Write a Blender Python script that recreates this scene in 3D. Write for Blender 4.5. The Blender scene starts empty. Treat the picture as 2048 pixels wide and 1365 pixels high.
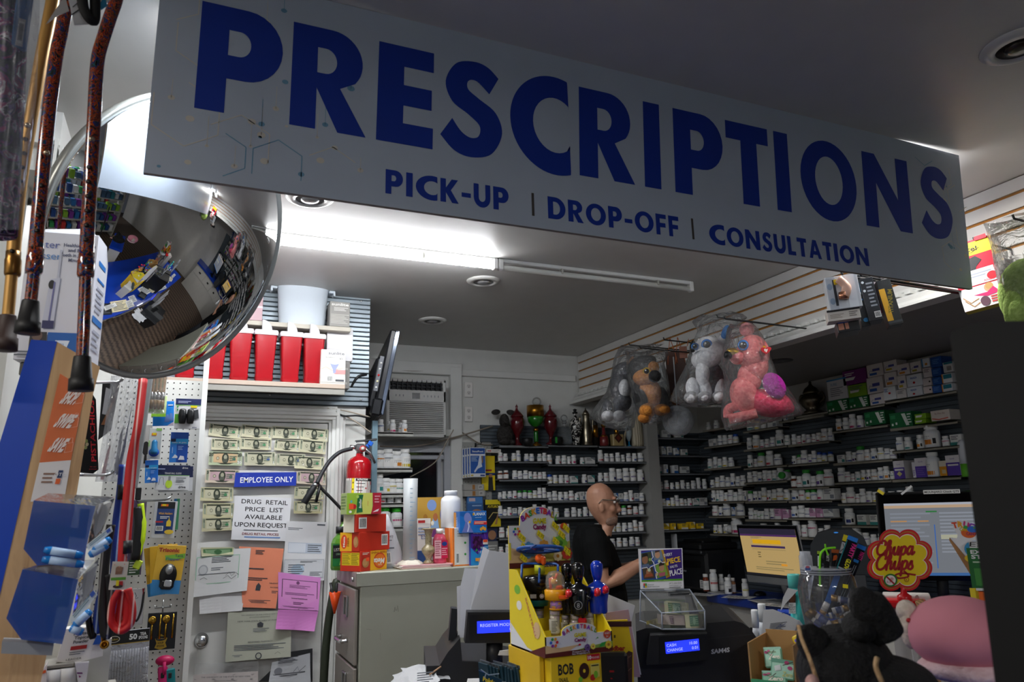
import bpy,math,random
from mathutils import Vector,Matrix
from mathutils.geometry import tessellate_polygon
random.seed(7)
S=bpy.context.scene
COL=S.collection
PI=math.pi
V=Vector
def RZ(a):return Matrix.Rotation(math.radians(a),4,'Z')
def RX(a):return Matrix.Rotation(math.radians(a),4,'X')
def RY(a):return Matrix.Rotation(math.radians(a),4,'Y')
def TR(*p):return Matrix.Translation(V(p if len(p)==3 else p[0]))

# ---------------------------------------------------------------- camera
FPX=1484.0
CR=V((0.91767,-0.39666,-0.02349));CU=V((-0.06689,-0.21249,0.97487));CF=V((0.39168,0.89304,0.22152))
CP=V((0,0,1.6))
cam=bpy.data.cameras.new('camera');co=bpy.data.objects.new('camera',cam);COL.objects.link(co)
cam.sensor_width=36;cam.lens=36*FPX/2048
m=Matrix.Identity(4)
for i in range(3):
 m[i][0]=CR[i];m[i][1]=CU[i];m[i][2]=-CF[i];m[i][3]=CP[i]
co.matrix_world=m
cam.clip_start=0.05
cam.dof.use_dof=True;cam.dof.focus_distance=2.7;cam.dof.aperture_fstop=7.0
S.camera=co
# where a point of the photograph lies on a wall or counter plane of the room
def ray(x,y):return CR*((x-1024)/FPX)-CU*((y-682.5)/FPX)+CF
def wY(x,y,Y):d=ray(x,y);return CP+d*(Y/d.y)
def wX(x,y,X):d=ray(x,y);return CP+d*(X/d.x)
def wZ(x,y,Z):d=ray(x,y);return CP+d*((Z-CP.z)/d.z)

# ---------------------------------------------------------------- world, exposure
wd=bpy.data.worlds.new('world');S.world=wd;wd.use_nodes=True
wd.node_tree.nodes['Background'].inputs[0].default_value=(0.8,0.85,1.0,1);wd.node_tree.nodes['Background'].inputs[1].default_value=0.02
S.view_settings.view_transform='Standard';S.view_settings.look='None';S.view_settings.gamma=1
S.view_settings.use_curve_mapping=False;S.view_settings.exposure=0.95
S.cycles.use_denoising=True
S.cycles.max_bounces=8;S.cycles.transparent_max_bounces=24;S.cycles.sample_clamp_indirect=6
S.cycles.caustics_reflective=False;S.cycles.caustics_refractive=False

# ---------------------------------------------------------------- materials
def lin(c):
 if isinstance(c,str):
  c=[int(c[i:i+2],16)for i in(0,2,4)]
 r=[]
 for v in c[:3]:
  v=v/255
  r.append(v/12.92 if v<=.04045 else((v+.055)/1.055)**2.4)
 return(*r,1)
MC={}
def M(c,rough=.55,metal=0,emit=0,alpha=1,trans=0,coat=0,ior=1.45,bump=0,bscale=60,spec=.5):
 k=(str(c),rough,metal,emit,alpha,trans,coat,bump,bscale,spec)
 if k in MC:return MC[k]
 mt=bpy.data.materials.new('surface_%d'%len(MC));MC[k]=mt
 mt.use_nodes=True;nt=mt.node_tree;b=nt.nodes['Principled BSDF']
 b.inputs['Base Color'].default_value=lin(c);b.inputs['Roughness'].default_value=rough
 b.inputs['Metallic'].default_value=metal;b.inputs['IOR'].default_value=ior
 b.inputs['Alpha'].default_value=alpha;b.inputs['Transmission Weight'].default_value=trans
 b.inputs['Coat Weight'].default_value=coat;b.inputs['Specular IOR Level'].default_value=spec
 if emit:
  b.inputs['Emission Color'].default_value=lin(c);b.inputs['Emission Strength'].default_value=emit
 if bump:
  tc=nt.nodes.new('ShaderNodeTexCoord');n=nt.nodes.new('ShaderNodeTexNoise');n.inputs['Scale'].default_value=bscale
  n.inputs['Detail'].default_value=5
  bp=nt.nodes.new('ShaderNodeBump');bp.inputs['Strength'].default_value=bump;bp.inputs['Distance'].default_value=.01
  nt.links.new(tc.outputs['Object'],n.inputs['Vector']);nt.links.new(n.outputs[0],bp.inputs['Height'])
  nt.links.new(bp.outputs[0],b.inputs['Normal'])
 diffuse_vary(mt,c)
 return mt
def diffuse_vary(mt,c):
 # faint procedural mottling of the base colour: nothing in a shop is one flat colour
 nt=mt.node_tree;b=nt.nodes['Principled BSDF']
 tc=nt.nodes.new('ShaderNodeTexCoord');n=nt.nodes.new('ShaderNodeTexNoise');n.inputs['Scale'].default_value=9;n.inputs['Detail'].default_value=3
 mx=nt.nodes.new('ShaderNodeMix');mx.data_type='RGBA';mx.inputs['Factor'].default_value=.5
 l=lin(c);mx.inputs['A'].default_value=tuple(v*.93 for v in l[:3])+(1,);mx.inputs['B'].default_value=tuple(min(1,v*1.05)for v in l[:3])+(1,)
 nt.links.new(tc.outputs['Object'],n.inputs['Vector']);nt.links.new(n.outputs[0],mx.inputs['Factor']);nt.links.new(mx.outputs['Result'],b.inputs['Base Color'])
def ramp_mat(key,kind,scale,stops,rough=.5,metal=0,coat=0,bump=0,distort=0,detail=4,stretch=(1,1,1),const=False):
 if key in MC:return MC[key]
 mt=bpy.data.materials.new(key);MC[key]=mt;mt.use_nodes=True;nt=mt.node_tree;b=nt.nodes['Principled BSDF']
 tc=nt.nodes.new('ShaderNodeTexCoord');mp=nt.nodes.new('ShaderNodeMapping');mp.inputs['Scale'].default_value=stretch
 nt.links.new(tc.outputs['Object'],mp.inputs['Vector'])
 if kind=='noise':
  n=nt.nodes.new('ShaderNodeTexNoise');n.inputs['Scale'].default_value=scale;n.inputs['Detail'].default_value=detail;n.inputs['Distortion'].default_value=distort;out=n.outputs[0]
 elif kind=='voronoi':
  n=nt.nodes.new('ShaderNodeTexVoronoi');n.inputs['Scale'].default_value=scale;out=n.outputs['Distance']
 else:
  n=nt.nodes.new('ShaderNodeTexWave');n.inputs['Scale'].default_value=scale;n.inputs['Distortion'].default_value=distort;n.inputs['Detail'].default_value=detail;out=n.outputs['Fac']
 nt.links.new(mp.outputs[0],n.inputs['Vector'])
 r=nt.nodes.new('ShaderNodeValToRGB');cr=r.color_ramp
 if const:cr.interpolation='CONSTANT'
 while len(cr.elements)<len(stops):cr.elements.new(.5)
 for e,(p,c)in zip(cr.elements,stops):e.position=p;e.color=lin(c)
 nt.links.new(out,r.inputs[0]);nt.links.new(r.outputs[0],b.inputs['Base Color'])
 b.inputs['Roughness'].default_value=rough;b.inputs['Metallic'].default_value=metal;b.inputs['Coat Weight'].default_value=coat
 if bump:
  bp=nt.nodes.new('ShaderNodeBump');bp.inputs['Strength'].default_value=bump;bp.inputs['Distance'].default_value=.01
  nt.links.new(out,bp.inputs['Height']);nt.links.new(bp.outputs[0],b.inputs['Normal'])
 return mt
def film(key,tint='ffffff',a=.12,rough=.12,bscale=35,bump=.6,gloss=.35):
 # thin clear plastic: mostly transparent, with glossy crinkles
 if key in MC:return MC[key]
 mt=bpy.data.materials.new(key);MC[key]=mt;mt.use_nodes=True;nt=mt.node_tree
 nt.nodes.remove(nt.nodes['Principled BSDF']);out=nt.nodes['Material Output']
 t=nt.nodes.new('ShaderNodeBsdfTransparent');t.inputs[0].default_value=tuple(1-(1-v)*.25 for v in lin(tint)[:3])+(1,)
 d=nt.nodes.new('ShaderNodeBsdfDiffuse');d.inputs[0].default_value=lin(tint)
 g=nt.nodes.new('ShaderNodeBsdfGlossy');g.inputs['Roughness'].default_value=rough
 fr=nt.nodes.new('ShaderNodeFresnel');fr.inputs[0].default_value=1.5
 tc=nt.nodes.new('ShaderNodeTexCoord');n=nt.nodes.new('ShaderNodeTexNoise');n.inputs['Scale'].default_value=bscale;n.inputs['Detail'].default_value=4;n.inputs['Distortion'].default_value=1.2
 bp=nt.nodes.new('ShaderNodeBump');bp.inputs['Strength'].default_value=bump;bp.inputs['Distance'].default_value=.02
 nt.links.new(tc.outputs['Object'],n.inputs['Vector']);nt.links.new(n.outputs[0],bp.inputs['Height'])
 nt.links.new(bp.outputs[0],g.inputs['Normal']);nt.links.new(bp.outputs[0],fr.inputs['Normal'])
 m1=nt.nodes.new('ShaderNodeMixShader');m1.inputs[0].default_value=a;nt.links.new(t.outputs[0],m1.inputs[1]);nt.links.new(d.outputs[0],m1.inputs[2])
 mm=nt.nodes.new('ShaderNodeMath');mm.operation='MULTIPLY_ADD';mm.inputs[1].default_value=gloss;mm.inputs[2].default_value=.02;nt.links.new(fr.outputs[0],mm.inputs[0])
 m2=nt.nodes.new('ShaderNodeMixShader');nt.links.new(mm.outputs[0],m2.inputs[0]);nt.links.new(m1.outputs[0],m2.inputs[1]);nt.links.new(g.outputs[0],m2.inputs[2])
 nt.links.new(m2.outputs[0],out.inputs[0])
 return mt

# ---------------------------------------------------------------- mesh builder
class Fr:
 """a flat face: origin at its lower left, u to the right, v up, both as long as the face"""
 def __init__(s,o,u,v):
  s.o=V(o);s.u=V(u);s.v=V(v);s.n=s.u.cross(s.v).normalized();s.k=0
 def p(s,a,b,off=0):return s.o+s.u*a+s.v*b+s.n*off
 @property
 def w(s):return s.u.length
 @property
 def h(s):return s.v.length
TXT={}
def text_mesh(t,bold=0):
 k=(t,bold)
 if k in TXT:return TXT[k]
 c=bpy.data.curves.new('text','FONT');c.body=t;c.size=1;c.resolution_u=2;c.offset=bold;c.fill_mode='FRONT'
 o=bpy.data.objects.new('text',c);me=o.to_mesh()
 vs=[v.co.copy()for v in me.vertices];fs=[tuple(p.vertices)for p in me.polygons]
 o.to_mesh_clear();bpy.data.objects.remove(o);bpy.data.curves.remove(c)
 if vs:
  x0=min(v.x for v in vs);x1=max(v.x for v in vs)
 else:x0=x1=0
 TXT[k]=(vs,fs,x0,x1);return TXT[k]
class B:
 def __init__(s,M4=None):s.v=[];s.f=[];s.mi=[];s.sm=[];s.mats=[];s.M=M4 or Matrix.Identity(4)
 def add(s,vs,fs,mat,smooth=False):
  n=len(s.v);s.v+=[s.M@V(v)for v in vs]
  if isinstance(mat,str):mat=M(mat,.5)
  if mat not in s.mats:s.mats.append(mat)
  k=s.mats.index(mat)
  for f in fs:s.f.append(tuple(i+n for i in f));s.mi.append(k);s.sm.append(smooth)
  return s
 def box(s,c,d,mat,bev=0,R=None):
  x,y,z=d[0]/2,d[1]/2,d[2]/2;c=V(c);R=R or Matrix.Identity(4)
  T=TR(c)@R
  if not bev:
   vs=[(i*x,j*y,k*z)for i in(-1,1)for j in(-1,1)for k in(-1,1)]
   fs=[(0,1,3,2),(4,6,7,5),(0,4,5,1),(2,3,7,6),(0,2,6,4),(1,5,7,3)]
   return s.add([T@V(v)for v in vs],fs,mat)
  b=min(bev,x*.99,y*.99,z*.99);vs=[];ix={}
  for i in(-1,1):
   for j in(-1,1):
    for k in(-1,1):
     for a in range(3):
      q=[i*(x-b),j*(y-b),k*(z-b)];q[a]=(i*x,j*y,k*z)[a]
      ix[i,j,k,a]=len(vs);vs.append(q)
  fs=[]
  for a in range(3):
   o1,o2=[q for q in range(3)if q!=a]
   for sg in(-1,1):
    loop=[]
    for p,q in((-1,-1),(1,-1),(1,1),(-1,1)):
     t=[0,0,0];t[a]=sg;t[o1]=p;t[o2]=q;loop.append(ix[t[0],t[1],t[2],a])
    flip=(sg<0)^(a==1)
    fs.append(tuple(loop[::-1]if flip else loop))
  for a in range(3):
   o1,o2=[q for q in range(3)if q!=a]
   for p in(-1,1):
    for q in(-1,1):
     t1=[0]*3;t1[o1]=p;t1[o2]=q;A=list(t1);A[a]=-1;Bq=list(t1);Bq[a]=1
     fs.append((ix[(*A,o1)],ix[(*Bq,o1)],ix[(*Bq,o2)],ix[(*A,o2)]))
  for i in(-1,1):
   for j in(-1,1):
    for k in(-1,1):fs.append((ix[i,j,k,0],ix[i,j,k,1],ix[i,j,k,2]))
  return s.add([T@V(v)for v in vs],fs,mat)
 def lathe(s,prof,mat,n=20,T=None,smooth=True,sy=1):
  T=T or Matrix.Identity(4);vs=[];fs=[]
  for r,z in prof:
   for i in range(n):
    a=2*PI*i/n;vs.append(T@V((r*math.cos(a),r*math.sin(a)*sy,z)))
  for j in range(len(prof)-1):
   for i in range(n):
    a,b=j*n+i,j*n+(i+1)%n;fs.append((a,b,b+n,a+n))
  if prof[0][0]>1e-5:fs.append(tuple(range(n))[::-1])
  if prof[-1][0]>1e-5:fs.append(tuple(range((len(prof)-1)*n,len(prof)*n)))
  return s.add(vs,fs,mat,smooth)
 def cyl(s,p0,p1,r0,mat,r1=None,n=14,smooth=True):
  p0=V(p0);p1=V(p1);d=p1-p0;q=d.to_track_quat('Z','Y').to_matrix().to_4x4()
  return s.lathe([(r0,0),(r0 if r1 is None else r1,d.length)],mat,n,TR(p0)@q,smooth)
 def sph(s,c,r,mat,nu=16,nv=10,R=None,smooth=True):
  r=(r,r,r)if not hasattr(r,'__len__')else r
  T=TR(c)@(R or Matrix.Identity(4));vs=[];fs=[]
  for j in range(1,nv):
   t=PI*j/nv
   for i in range(nu):
    a=2*PI*i/nu;vs.append(T@V((r[0]*math.sin(t)*math.cos(a),r[1]*math.sin(t)*math.sin(a),-r[2]*math.cos(t))))
  b0=len(vs);vs.append(T@V((0,0,-r[2])));vs.append(T@V((0,0,r[2])))
  for j in range(nv-2):
   for i in range(nu):
    a,b=j*nu+i,j*nu+(i+1)%nu;fs.append((a,b,b+nu,a+nu))
  for i in range(nu):
   fs.append((b0,(i+1)%nu,i));fs.append((b0+1,(nv-2)*nu+i,(nv-2)*nu+(i+1)%nu))
  return s.add(vs,fs,mat,smooth)
 def tube(s,pts,r,mat,n=8,closed=False,smooth=True,caps=True):
  pts=[V(p)for p in pts];m=len(pts);rs=r if hasattr(r,'__len__')else[r]*m;vs=[];fs=[];pv=None
  for i,p in enumerate(pts):
   a=pts[(i-1)%m]if(closed or i)else p;b=pts[(i+1)%m]if(closed or i<m-1)else p
   d=(b-a).normalized()
   if pv is None:x=d.orthogonal().normalized()
   else:
    x=pv-d*pv.dot(d);x=x.normalized()if x.length>1e-6 else d.orthogonal().normalized()
   pv=x;y=d.cross(x)
   for k in range(n):
    t=2*PI*k/n;vs.append(p+(x*math.cos(t)+y*math.sin(t))*rs[i])
  for i in range(m if closed else m-1):
   for k in range(n):
    a,b=i*n+k,i*n+(k+1)%n;c=((i+1)%m)*n
    fs.append((a,b,c+(k+1)%n,c+k))
  if not closed and caps:fs.append(tuple(range(n))[::-1]);fs.append(tuple(range((m-1)*n,m*n)))
  return s.add(vs,fs,mat,smooth)
 def prism(s,loop,fr,th,mat,side=None):
  # loop in metres in the frame's u/v directions; the front lies on the frame, the body behind it
  u=fr.u.normalized();v=fr.v.normalized();P=[fr.o+u*a+v*b for a,b in loop];n=len(P)
  A=P+[q-fr.n*th for q in P]
  tri=tessellate_polygon([P])
  def ori(t):
   nn=(P[t[1]]-P[t[0]]).cross(P[t[2]]-P[t[0]]);return t if nn.dot(fr.n)>0 else(t[0],t[2],t[1])
  tri=[ori(t)for t in tri]
  s.add(A,[tuple(t)for t in tri]+[tuple(i+n for i in(t[0],t[2],t[1]))for t in tri],mat)
  ar=sum(loop[i][0]*loop[(i+1)%n][1]-loop[(i+1)%n][0]*loop[i][1]for i in range(n))
  fs=[(i+n,(i+1)%n+n,(i+1)%n,i)for i in range(n)]
  if ar<0:fs=[f[::-1]for f in fs]
  return s.add(A,fs,side or mat)
 def flat(s,loops,fr,mat,off=0.0):
  # filled polygon with holes; loops in 0..1 face units
  L=[[fr.p(a,b,off)for a,b in lp]for lp in loops];P=[q for l in L for q in l];T=[]
  for t in tessellate_polygon(L):
   nn=(P[t[1]]-P[t[0]]).cross(P[t[2]]-P[t[0]]);T.append(tuple(t)if nn.dot(fr.n)>0 else(t[0],t[2],t[1]))
  return s.add(P,T,mat)
 def text(s,fr,t,x,y,h,mat,off=0,al='c',bold=.0,w=None,rot=0,shear=0):
  # x, y: anchor on the baseline in face units; h: cap height as a share of the face height; w: fit to this share of the width
  vs,fs,x0,x1=text_mesh(t,bold)
  if not vs:return s
  H=h*fr.h/.729;sx=H
  if w:sx=w*fr.w/max(x1-x0,1e-6)
  u=fr.u.normalized();v=fr.v.normalized();o=fr.p(x,y,off);c,sn=math.cos(math.radians(rot)),math.sin(math.radians(rot))
  dx={'l':x0,'c':(x0+x1)/2,'r':x1}[al];P=[]
  for q in vs:
   a=(q.x-dx)*sx+shear*q.y*H;b=q.y*H;P.append(o+u*(a*c-b*sn)+v*(a*sn+b*c))
  return s.add(P,fs,mat)
 def gfx(s,fr,items,step=.0003):
  for it in items:
   fr.k+=1;off=fr.k*step;k=it[0]
   if k=='r':_,x0,y0,x1,y1,mt=it;s.flat([[(x0,y0),(x1,y0),(x1,y1),(x0,y1)]],fr,mt,off)
   elif k=='e':
    _,cx,cy,rx,ry,mt=it;s.flat([[(cx+rx*math.cos(2*PI*i/24),cy+ry*math.sin(2*PI*i/24))for i in range(24)]],fr,mt,off)
   elif k=='p':s.flat([it[1]],fr,it[2],off)
   elif k=='t':
    kw=it[6]if len(it)>6 else{};s.text(fr,it[1],it[2],it[3],it[4],it[5],off,**kw)
   elif k=='l':s.stroke(fr,it[1],it[2],it[3],off)
   elif k=='lines':   # illegible small print: thin bars
    _,x0,y0,x1,y1,n,mt=it
    for i in range(n):
     yy=y1-(y1-y0)*(i+.5)/n;hh=(y1-y0)/n*.22;xe=x1-(x1-x0)*(.35*((i*37%10)/10))
     s.flat([[(x0,yy-hh),(xe,yy-hh),(xe,yy+hh),(x0,yy+hh)]],fr,mt,off)
   elif k=='bar':     # a barcode
    _,x0,y0,x1,y1=it[:5];s.flat([[(x0,y0),(x1,y0),(x1,y1),(x0,y1)]],fr,it[5],off);n=13
    for i in range(n):
     a=x0+(x1-x0)*(.08+.84*i/n);b=a+(x1-x0)*(.02+.035*((i*7)%3)/2)
     s.flat([[(a,y0+(y1-y0)*.12),(b,y0+(y1-y0)*.12),(b,y0+(y1-y0)*.9),(a,y0+(y1-y0)*.9)]],fr,it[6],off+step*.5)
  return s
 def stroke(s,fr,pts,w,mat,off=0):
  # a ribbon of width w (metres) along pts (face units)
  u=fr.u.normalized();v=fr.v.normalized();P=[(a*fr.w,b*fr.h)for a,b in pts];L=[];Rr=[]
  for i,p in enumerate(P):
   a=P[max(i-1,0)];b=P[min(i+1,len(P)-1)];dx,dy=b[0]-a[0],b[1]-a[1];l=math.hypot(dx,dy)or 1;nx,ny=-dy/l*w/2,dx/l*w/2
   L.append((p[0]+nx,p[1]+ny));Rr.append((p[0]-nx,p[1]-ny))
  o=fr.o+fr.n*off;vs=[o+u*a+v*b for a,b in Rr]+[o+u*a+v*b for a,b in L];n=len(P)
  return s.add(vs,[(i,i+1,n+i+1,n+i)for i in range(n-1)],mat)
 def mesh(s,name):
  me=bpy.data.meshes.new(name);me.from_pydata([tuple(v)for v in s.v],[],s.f)
  for mt in s.mats:me.materials.append(mt)
  me.polygons.foreach_set('material_index',s.mi);me.polygons.foreach_set('use_smooth',s.sm);me.update()
  return me
 def obj(s,name,parent=None,label=None,cat=None,group=None,T=None,kind=None):
  return link(name,s.mesh(name),parent,label,cat,group,T,kind)
def link(name,me,parent=None,label=None,cat=None,group=None,T=None,kind=None):
 o=bpy.data.objects.new(name,me);COL.objects.link(o)
 if parent:o.parent=parent
 if T is not None:o.matrix_local=T
 return tag(o,label,cat,group,kind)
def tag(o,label=None,cat=None,group=None,kind=None):
 if label:o['label']=label
 if cat:o['category']=cat
 if group:o['group']=group
 if kind:o['kind']=kind
 return o
def thing(name,label,cat,T=None,group=None):
 o=bpy.data.objects.new(name,None);COL.objects.link(o);o.empty_display_size=.05
 if T is not None:o.matrix_local=T
 return tag(o,label,cat,group)
def spline(pts,n=6,closed=False):
 pts=[V(p)for p in pts];m=len(pts);out=[]
 for i in range(m if closed else m-1):
  a,b,c,d=(pts[(i+k)%m]if closed else pts[min(max(i+k,0),m-1)]for k in(-1,0,1,2))
  for j in range(n):
   t=j/n;out.append(.5*((2*b)+(c-a)*t+(2*a-5*b+4*c-d)*t*t+(3*b-a-3*c+d)*t**3))
 if not closed:out.append(pts[-1])
 return out
def spl2(pts,n=6,closed=False):return[(q.x,q.y)for q in spline([(a,b,0)for a,b in pts],n,closed)]
WHITE=M('f2f2ee',.5);BLACK=M('101114',.45);INK=M('1b1b1e',.6);GREY=M('9a9c9f',.5);CHROME=M('d5d7da',.18,1);STEEL=M('a8abae',.35,1)
YELLOW=M('f5d312',.5);RED=M('c91622',.5);BLUE=M('0a4aa8',.5);PAPER=M('e9e9e7',.7);GREEN=M('2f9e3c',.5);ORANGE=M('ef7a1a',.5)
# ---------------------------------------------------------------- lights: tubes on the ceiling, shop lamps behind the photographer
HC=2.80
def area(name,loc,sx,sy,w,col=(1,1,1),rot=(0,0,0)):
 l=bpy.data.lights.new(name,'AREA');l.shape='RECTANGLE';l.size=sx;l.size_y=sy;l.energy=w;l.color=col
 o=bpy.data.objects.new(name,l);COL.objects.link(o);o.location=loc;o.rotation_euler=rot;return o
area('shop_ceiling_lamp',(0.2,-2.2,2.72),1.2,.3,26,(.95,.96,1))
area('shop_ceiling_lamp',(-1.4,0.6,2.72),.3,1.2,14,(1,.95,.88))
TUBE=M('fbfcff',.4,emit=34);OFFTUBE=M('dfe0da',.4);LAMPW=M('e8e8e6',.45)
def tube_light(name,label,x0,x1,y,lit,group=None):
 t=thing(name,label,'ceiling light',TR(x0,y,HC),group);L=x1-x0
 B().box((L/2,0,-.009),(L,.022,.018),LAMPW,.003).obj('housing',t)
 b=B();b.cyl((.025,0,-.042),(L-.025,0,-.042),.013,TUBE if lit else OFFTUBE,n=12);b.obj('tube',t)
 for q in(.012,L-.012):B().box((q,0,-.03),(.024,.034,.056),M('efefec',.4),.004).obj('end_cap',t)
 for q in(L*.3,L*.8):B().box((q,0,-.03),(.012,.03,.03),M('b9b7ae',.4),.002).obj('clip',t)
tube_light('tube_light','lit white tube light on the ceiling beside the round mirror',-.55,1.33,3.19,True)
tube_light('tube_light','unlit tube light on the ceiling, end to end with the lit one',1.335,2.49,3.19,False)
tube_light('tube_light','tube light glowing over the right end of the blue lettered sign',2.13,2.47,1.72,True)
tube_light('tube_light','tube light glowing over the left end of the blue lettered sign',-.10,.27,1.72,True)
area('tube_light_glow',(.39,3.19,2.735),1.8,.03,9,(.95,.98,1))
area('tube_light_glow',(2.3,1.72,2.735),.32,.03,4,(1,.95,.86))
area('tube_light_glow',(.08,1.72,2.735),.34,.03,5,(.95,.98,1))

# ---------------------------------------------------------------- setting
WALL=M('d9dad6',.6,bump=.08,bscale=14);CEIL=M('c6c5c2',.42,bump=.12,bscale=5)
SLATW=M('dcdbd8',.4);GROOVE=M('b07830',.6);METALS=M('8f9aa2',.38,.6);TRIMW=M('dfe0dd',.45)
FLOORM=ramp_mat('wood_plank_floor','wave',3,[(0,'3c3029'),(.5,'5b4a3e'),(1,'6d5b4c')],.5,distort=3,stretch=(1,6,1))
def struct(b,name,parent=None):return b.obj(name,parent,kind=None if parent else 'structure')
b=B();b.box((1.2,1.3,-.05),(6.6,9.4,.1),FLOORM);struct(b,'floor')
b=B();b.box((1.05,1.3,HC+.05),(6.3,9.4,.1),CEIL);struct(b,'ceiling')
b=B();b.box((3.47,2.0,2.43+.04),(1.12,7.0,.08),M('8d8b88',.55));struct(b,'ceiling')        # lower ceiling over the right-hand shelves
b=B();b.box((2.5,5.27,1.4),(3.3,.14,2.8),WALL);struct(b,'wall_back')
b=B();b.box((4.07,1.3,1.215),(.14,8.2,2.43),M('c9c7c2',.6));struct(b,'wall_right')
b=B();b.box((-.1,4.18,1.4),(2.0,.14,2.8),WALL);struct(b,'wall_left')        # the wall that holds the white door
b=B();b.box((.84,4.7,1.4),(.14,1.0,2.8),WALL);struct(b,'wall_side')
b=B();b.box((-2.05,0,1.4),(.1,8.4,2.8),WALL);struct(b,'wall_far_left')
b=B();b.box((1.0,-3.45,1.4),(6.2,.1,2.8),WALL);struct(b,'wall_rear')
# slatted fascia on the right: white boards with brown grooves
b=B();X=2.85;zs=[2.8,2.736,2.67,2.602,2.534,2.466]
for i in range(5):
 b.box((X+.01,2.0,(zs[i]+zs[i+1])/2+.003),(.02,6.38,zs[i]-zs[i+1]-.013),SLATW)
b.box((X+.021,2.0,2.63),(.02,6.38,.338),GROOVE)
struct(b,'wall_fascia')
b=B()
prof=[(0,2.5),(-.012,2.5),(-.016,2.488),(-.012,2.484),(-.012,2.468),(-.045,2.46),(-.05,2.448),(-.07,2.432),(-.086,2.424),(-.09,2.412),(-.09,2.402),(0,2.402)]
fr=Fr((X+.002,5.19,0),(1,0,0),(0,0,1));
vs=[(X+a,y,z)for y in(-1.18,5.19)for a,z in prof];n=len(prof)
b.add(vs,[(i,(i+1)%n,(i+1)%n+n,i+n)for i in range(n)]+[tuple(range(n))[::-1],tuple(range(n,2*n))],TRIMW)
y=-1.1
while y<5.15:
 b.box((X-.028,y,2.476),(.03,.03,.016),TRIMW);y+=.06
struct(b,'trim_1')
# left pillar with fluted capital, seen between the canes
b=B();b.box((-.62,2.52,1.9),(.3,.3,1.8),WALL);struct(b,'wall_pillar')
b=B();b.box((-.56,2.36,2.66),(.36,.30,.10),TRIMW)
for i in range(6):b.box((-.40+.013*i,2.33,2.60-.02*i),(.008,.26,.09),TRIMW)
b.box((-.5,2.36,2.58),(.26,.24,.08),TRIMW)
struct(b,'trim_2')
# ribbed metal slat panel above the door
b=B();z=2.178
while z<2.79:
 b.box((.3,4.092,z+.0135),(1.22,.016,.023),METALS,.003);z+=.0265
b.box((.3,4.1,2.487),(1.22,.008,.62),M('5c646a',.5,.4))
for px,py in((722,800),(540,790),(363,785),(722,603)):
 q=wY(px,py,4.08);b.sph(q,.006,CHROME,8,6)
struct(b,'trim_3')
# door, its casing, knob
DW=M('d6d6d3',.4);t=B()
a=wY(405,843,4.08);c=wY(655,857,4.08);dx0,dx1,dz1=a.x,c.x,a.z
t.box(((dx0+dx1)/2,4.085,dz1/2),(dx1-dx0,.03,dz1),DW,.004);door=struct(t,'door_1')
k=wY(403,1280,4.07);b=B(TR(k)@RX(90));b.lathe([(.032,0),(.032,.008),(.014,.012),(.012,.03),(.026,.04),(.03,.055),(.024,.066),(.01,.07),(0,.07)],CHROME,24);b.obj('door_handle',door)
b=B()
for s_ in(-1,1):
 xx=dx0-.05 if s_<0 else dx1+.05
 for i,(w_,d_)in enumerate(((.09,.03),(.06,.045),(.02,.055))):b.box((xx,4.1-d_/2,dz1/2+.02),(w_,d_,dz1+.14-w_),TRIMW,.003)
for i,(w_,d_)in enumerate(((.09,.032),(.06,.047),(.02,.057))):b.box(((dx0+dx1)/2,4.1-d_/2,dz1+.05),(dx1-dx0+.1,d_,w_),TRIMW,.003)
struct(b,'trim_4')
# window behind the left-hand shelves, with the air conditioner above it
p0=wY(752,1010,5.2);p1=wY(898,893,5.2);t=B();W0,W1,Z0,Z1=1.0,p1.x,1.5,p1.z
FRM=M('b9bdc4',.4)
for(cx,cz,sx,sz)in(((W0+W1)/2,Z1-.025,W1-W0,.05),((W0+W1)/2,Z0+.025,W1-W0,.05),(W1-.025,(Z0+Z1)/2,.05,Z1-Z0),(W0+.025,(Z0+Z1)/2,.05,Z1-Z0),(W1-.085,(Z0+Z1)/2-.02,.03,Z1-Z0-.1),((W0+W1)/2,Z1-.085,W1-W0-.1,.03)):
 t.box((cx,5.185,cz),(sx,.04+.004*(sz>sx),sz),FRM,.004)
win=struct(t,'window_1')
b=B();b.box(((W0+W1)/2-.03,5.188,(Z0+Z1)/2),(W1-W0-.1,.006,Z1-Z0-.1),M('0d1016',.08,spec=.6));b.obj('pane',win)
b=B()
for(cx,cz,sx,sz)in((1.4,2.63,.9,.09),(1.80,2.1,.09,1.1),(1.4,2.155,.72,.05)):b.box((cx,5.18,cz),(sx,.05+.006*(sz>sx),sz),TRIMW,.004)
struct(b,'trim_5')
a=wY(905,738,5.19);c=wY(1150,772,5.19);b=B();b.box(((a.x+c.x)/2,5.185,a.z-.028),(c.x-a.x,.03,.05),TRIMW,.004);struct(b,'trim_6')
# white upright where the back shelves end
b=B();b.box((3.41,5.12,1.2),(.1,.2,2.4),M('a6a6a2',.5));struct(b,'trim_7')
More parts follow.
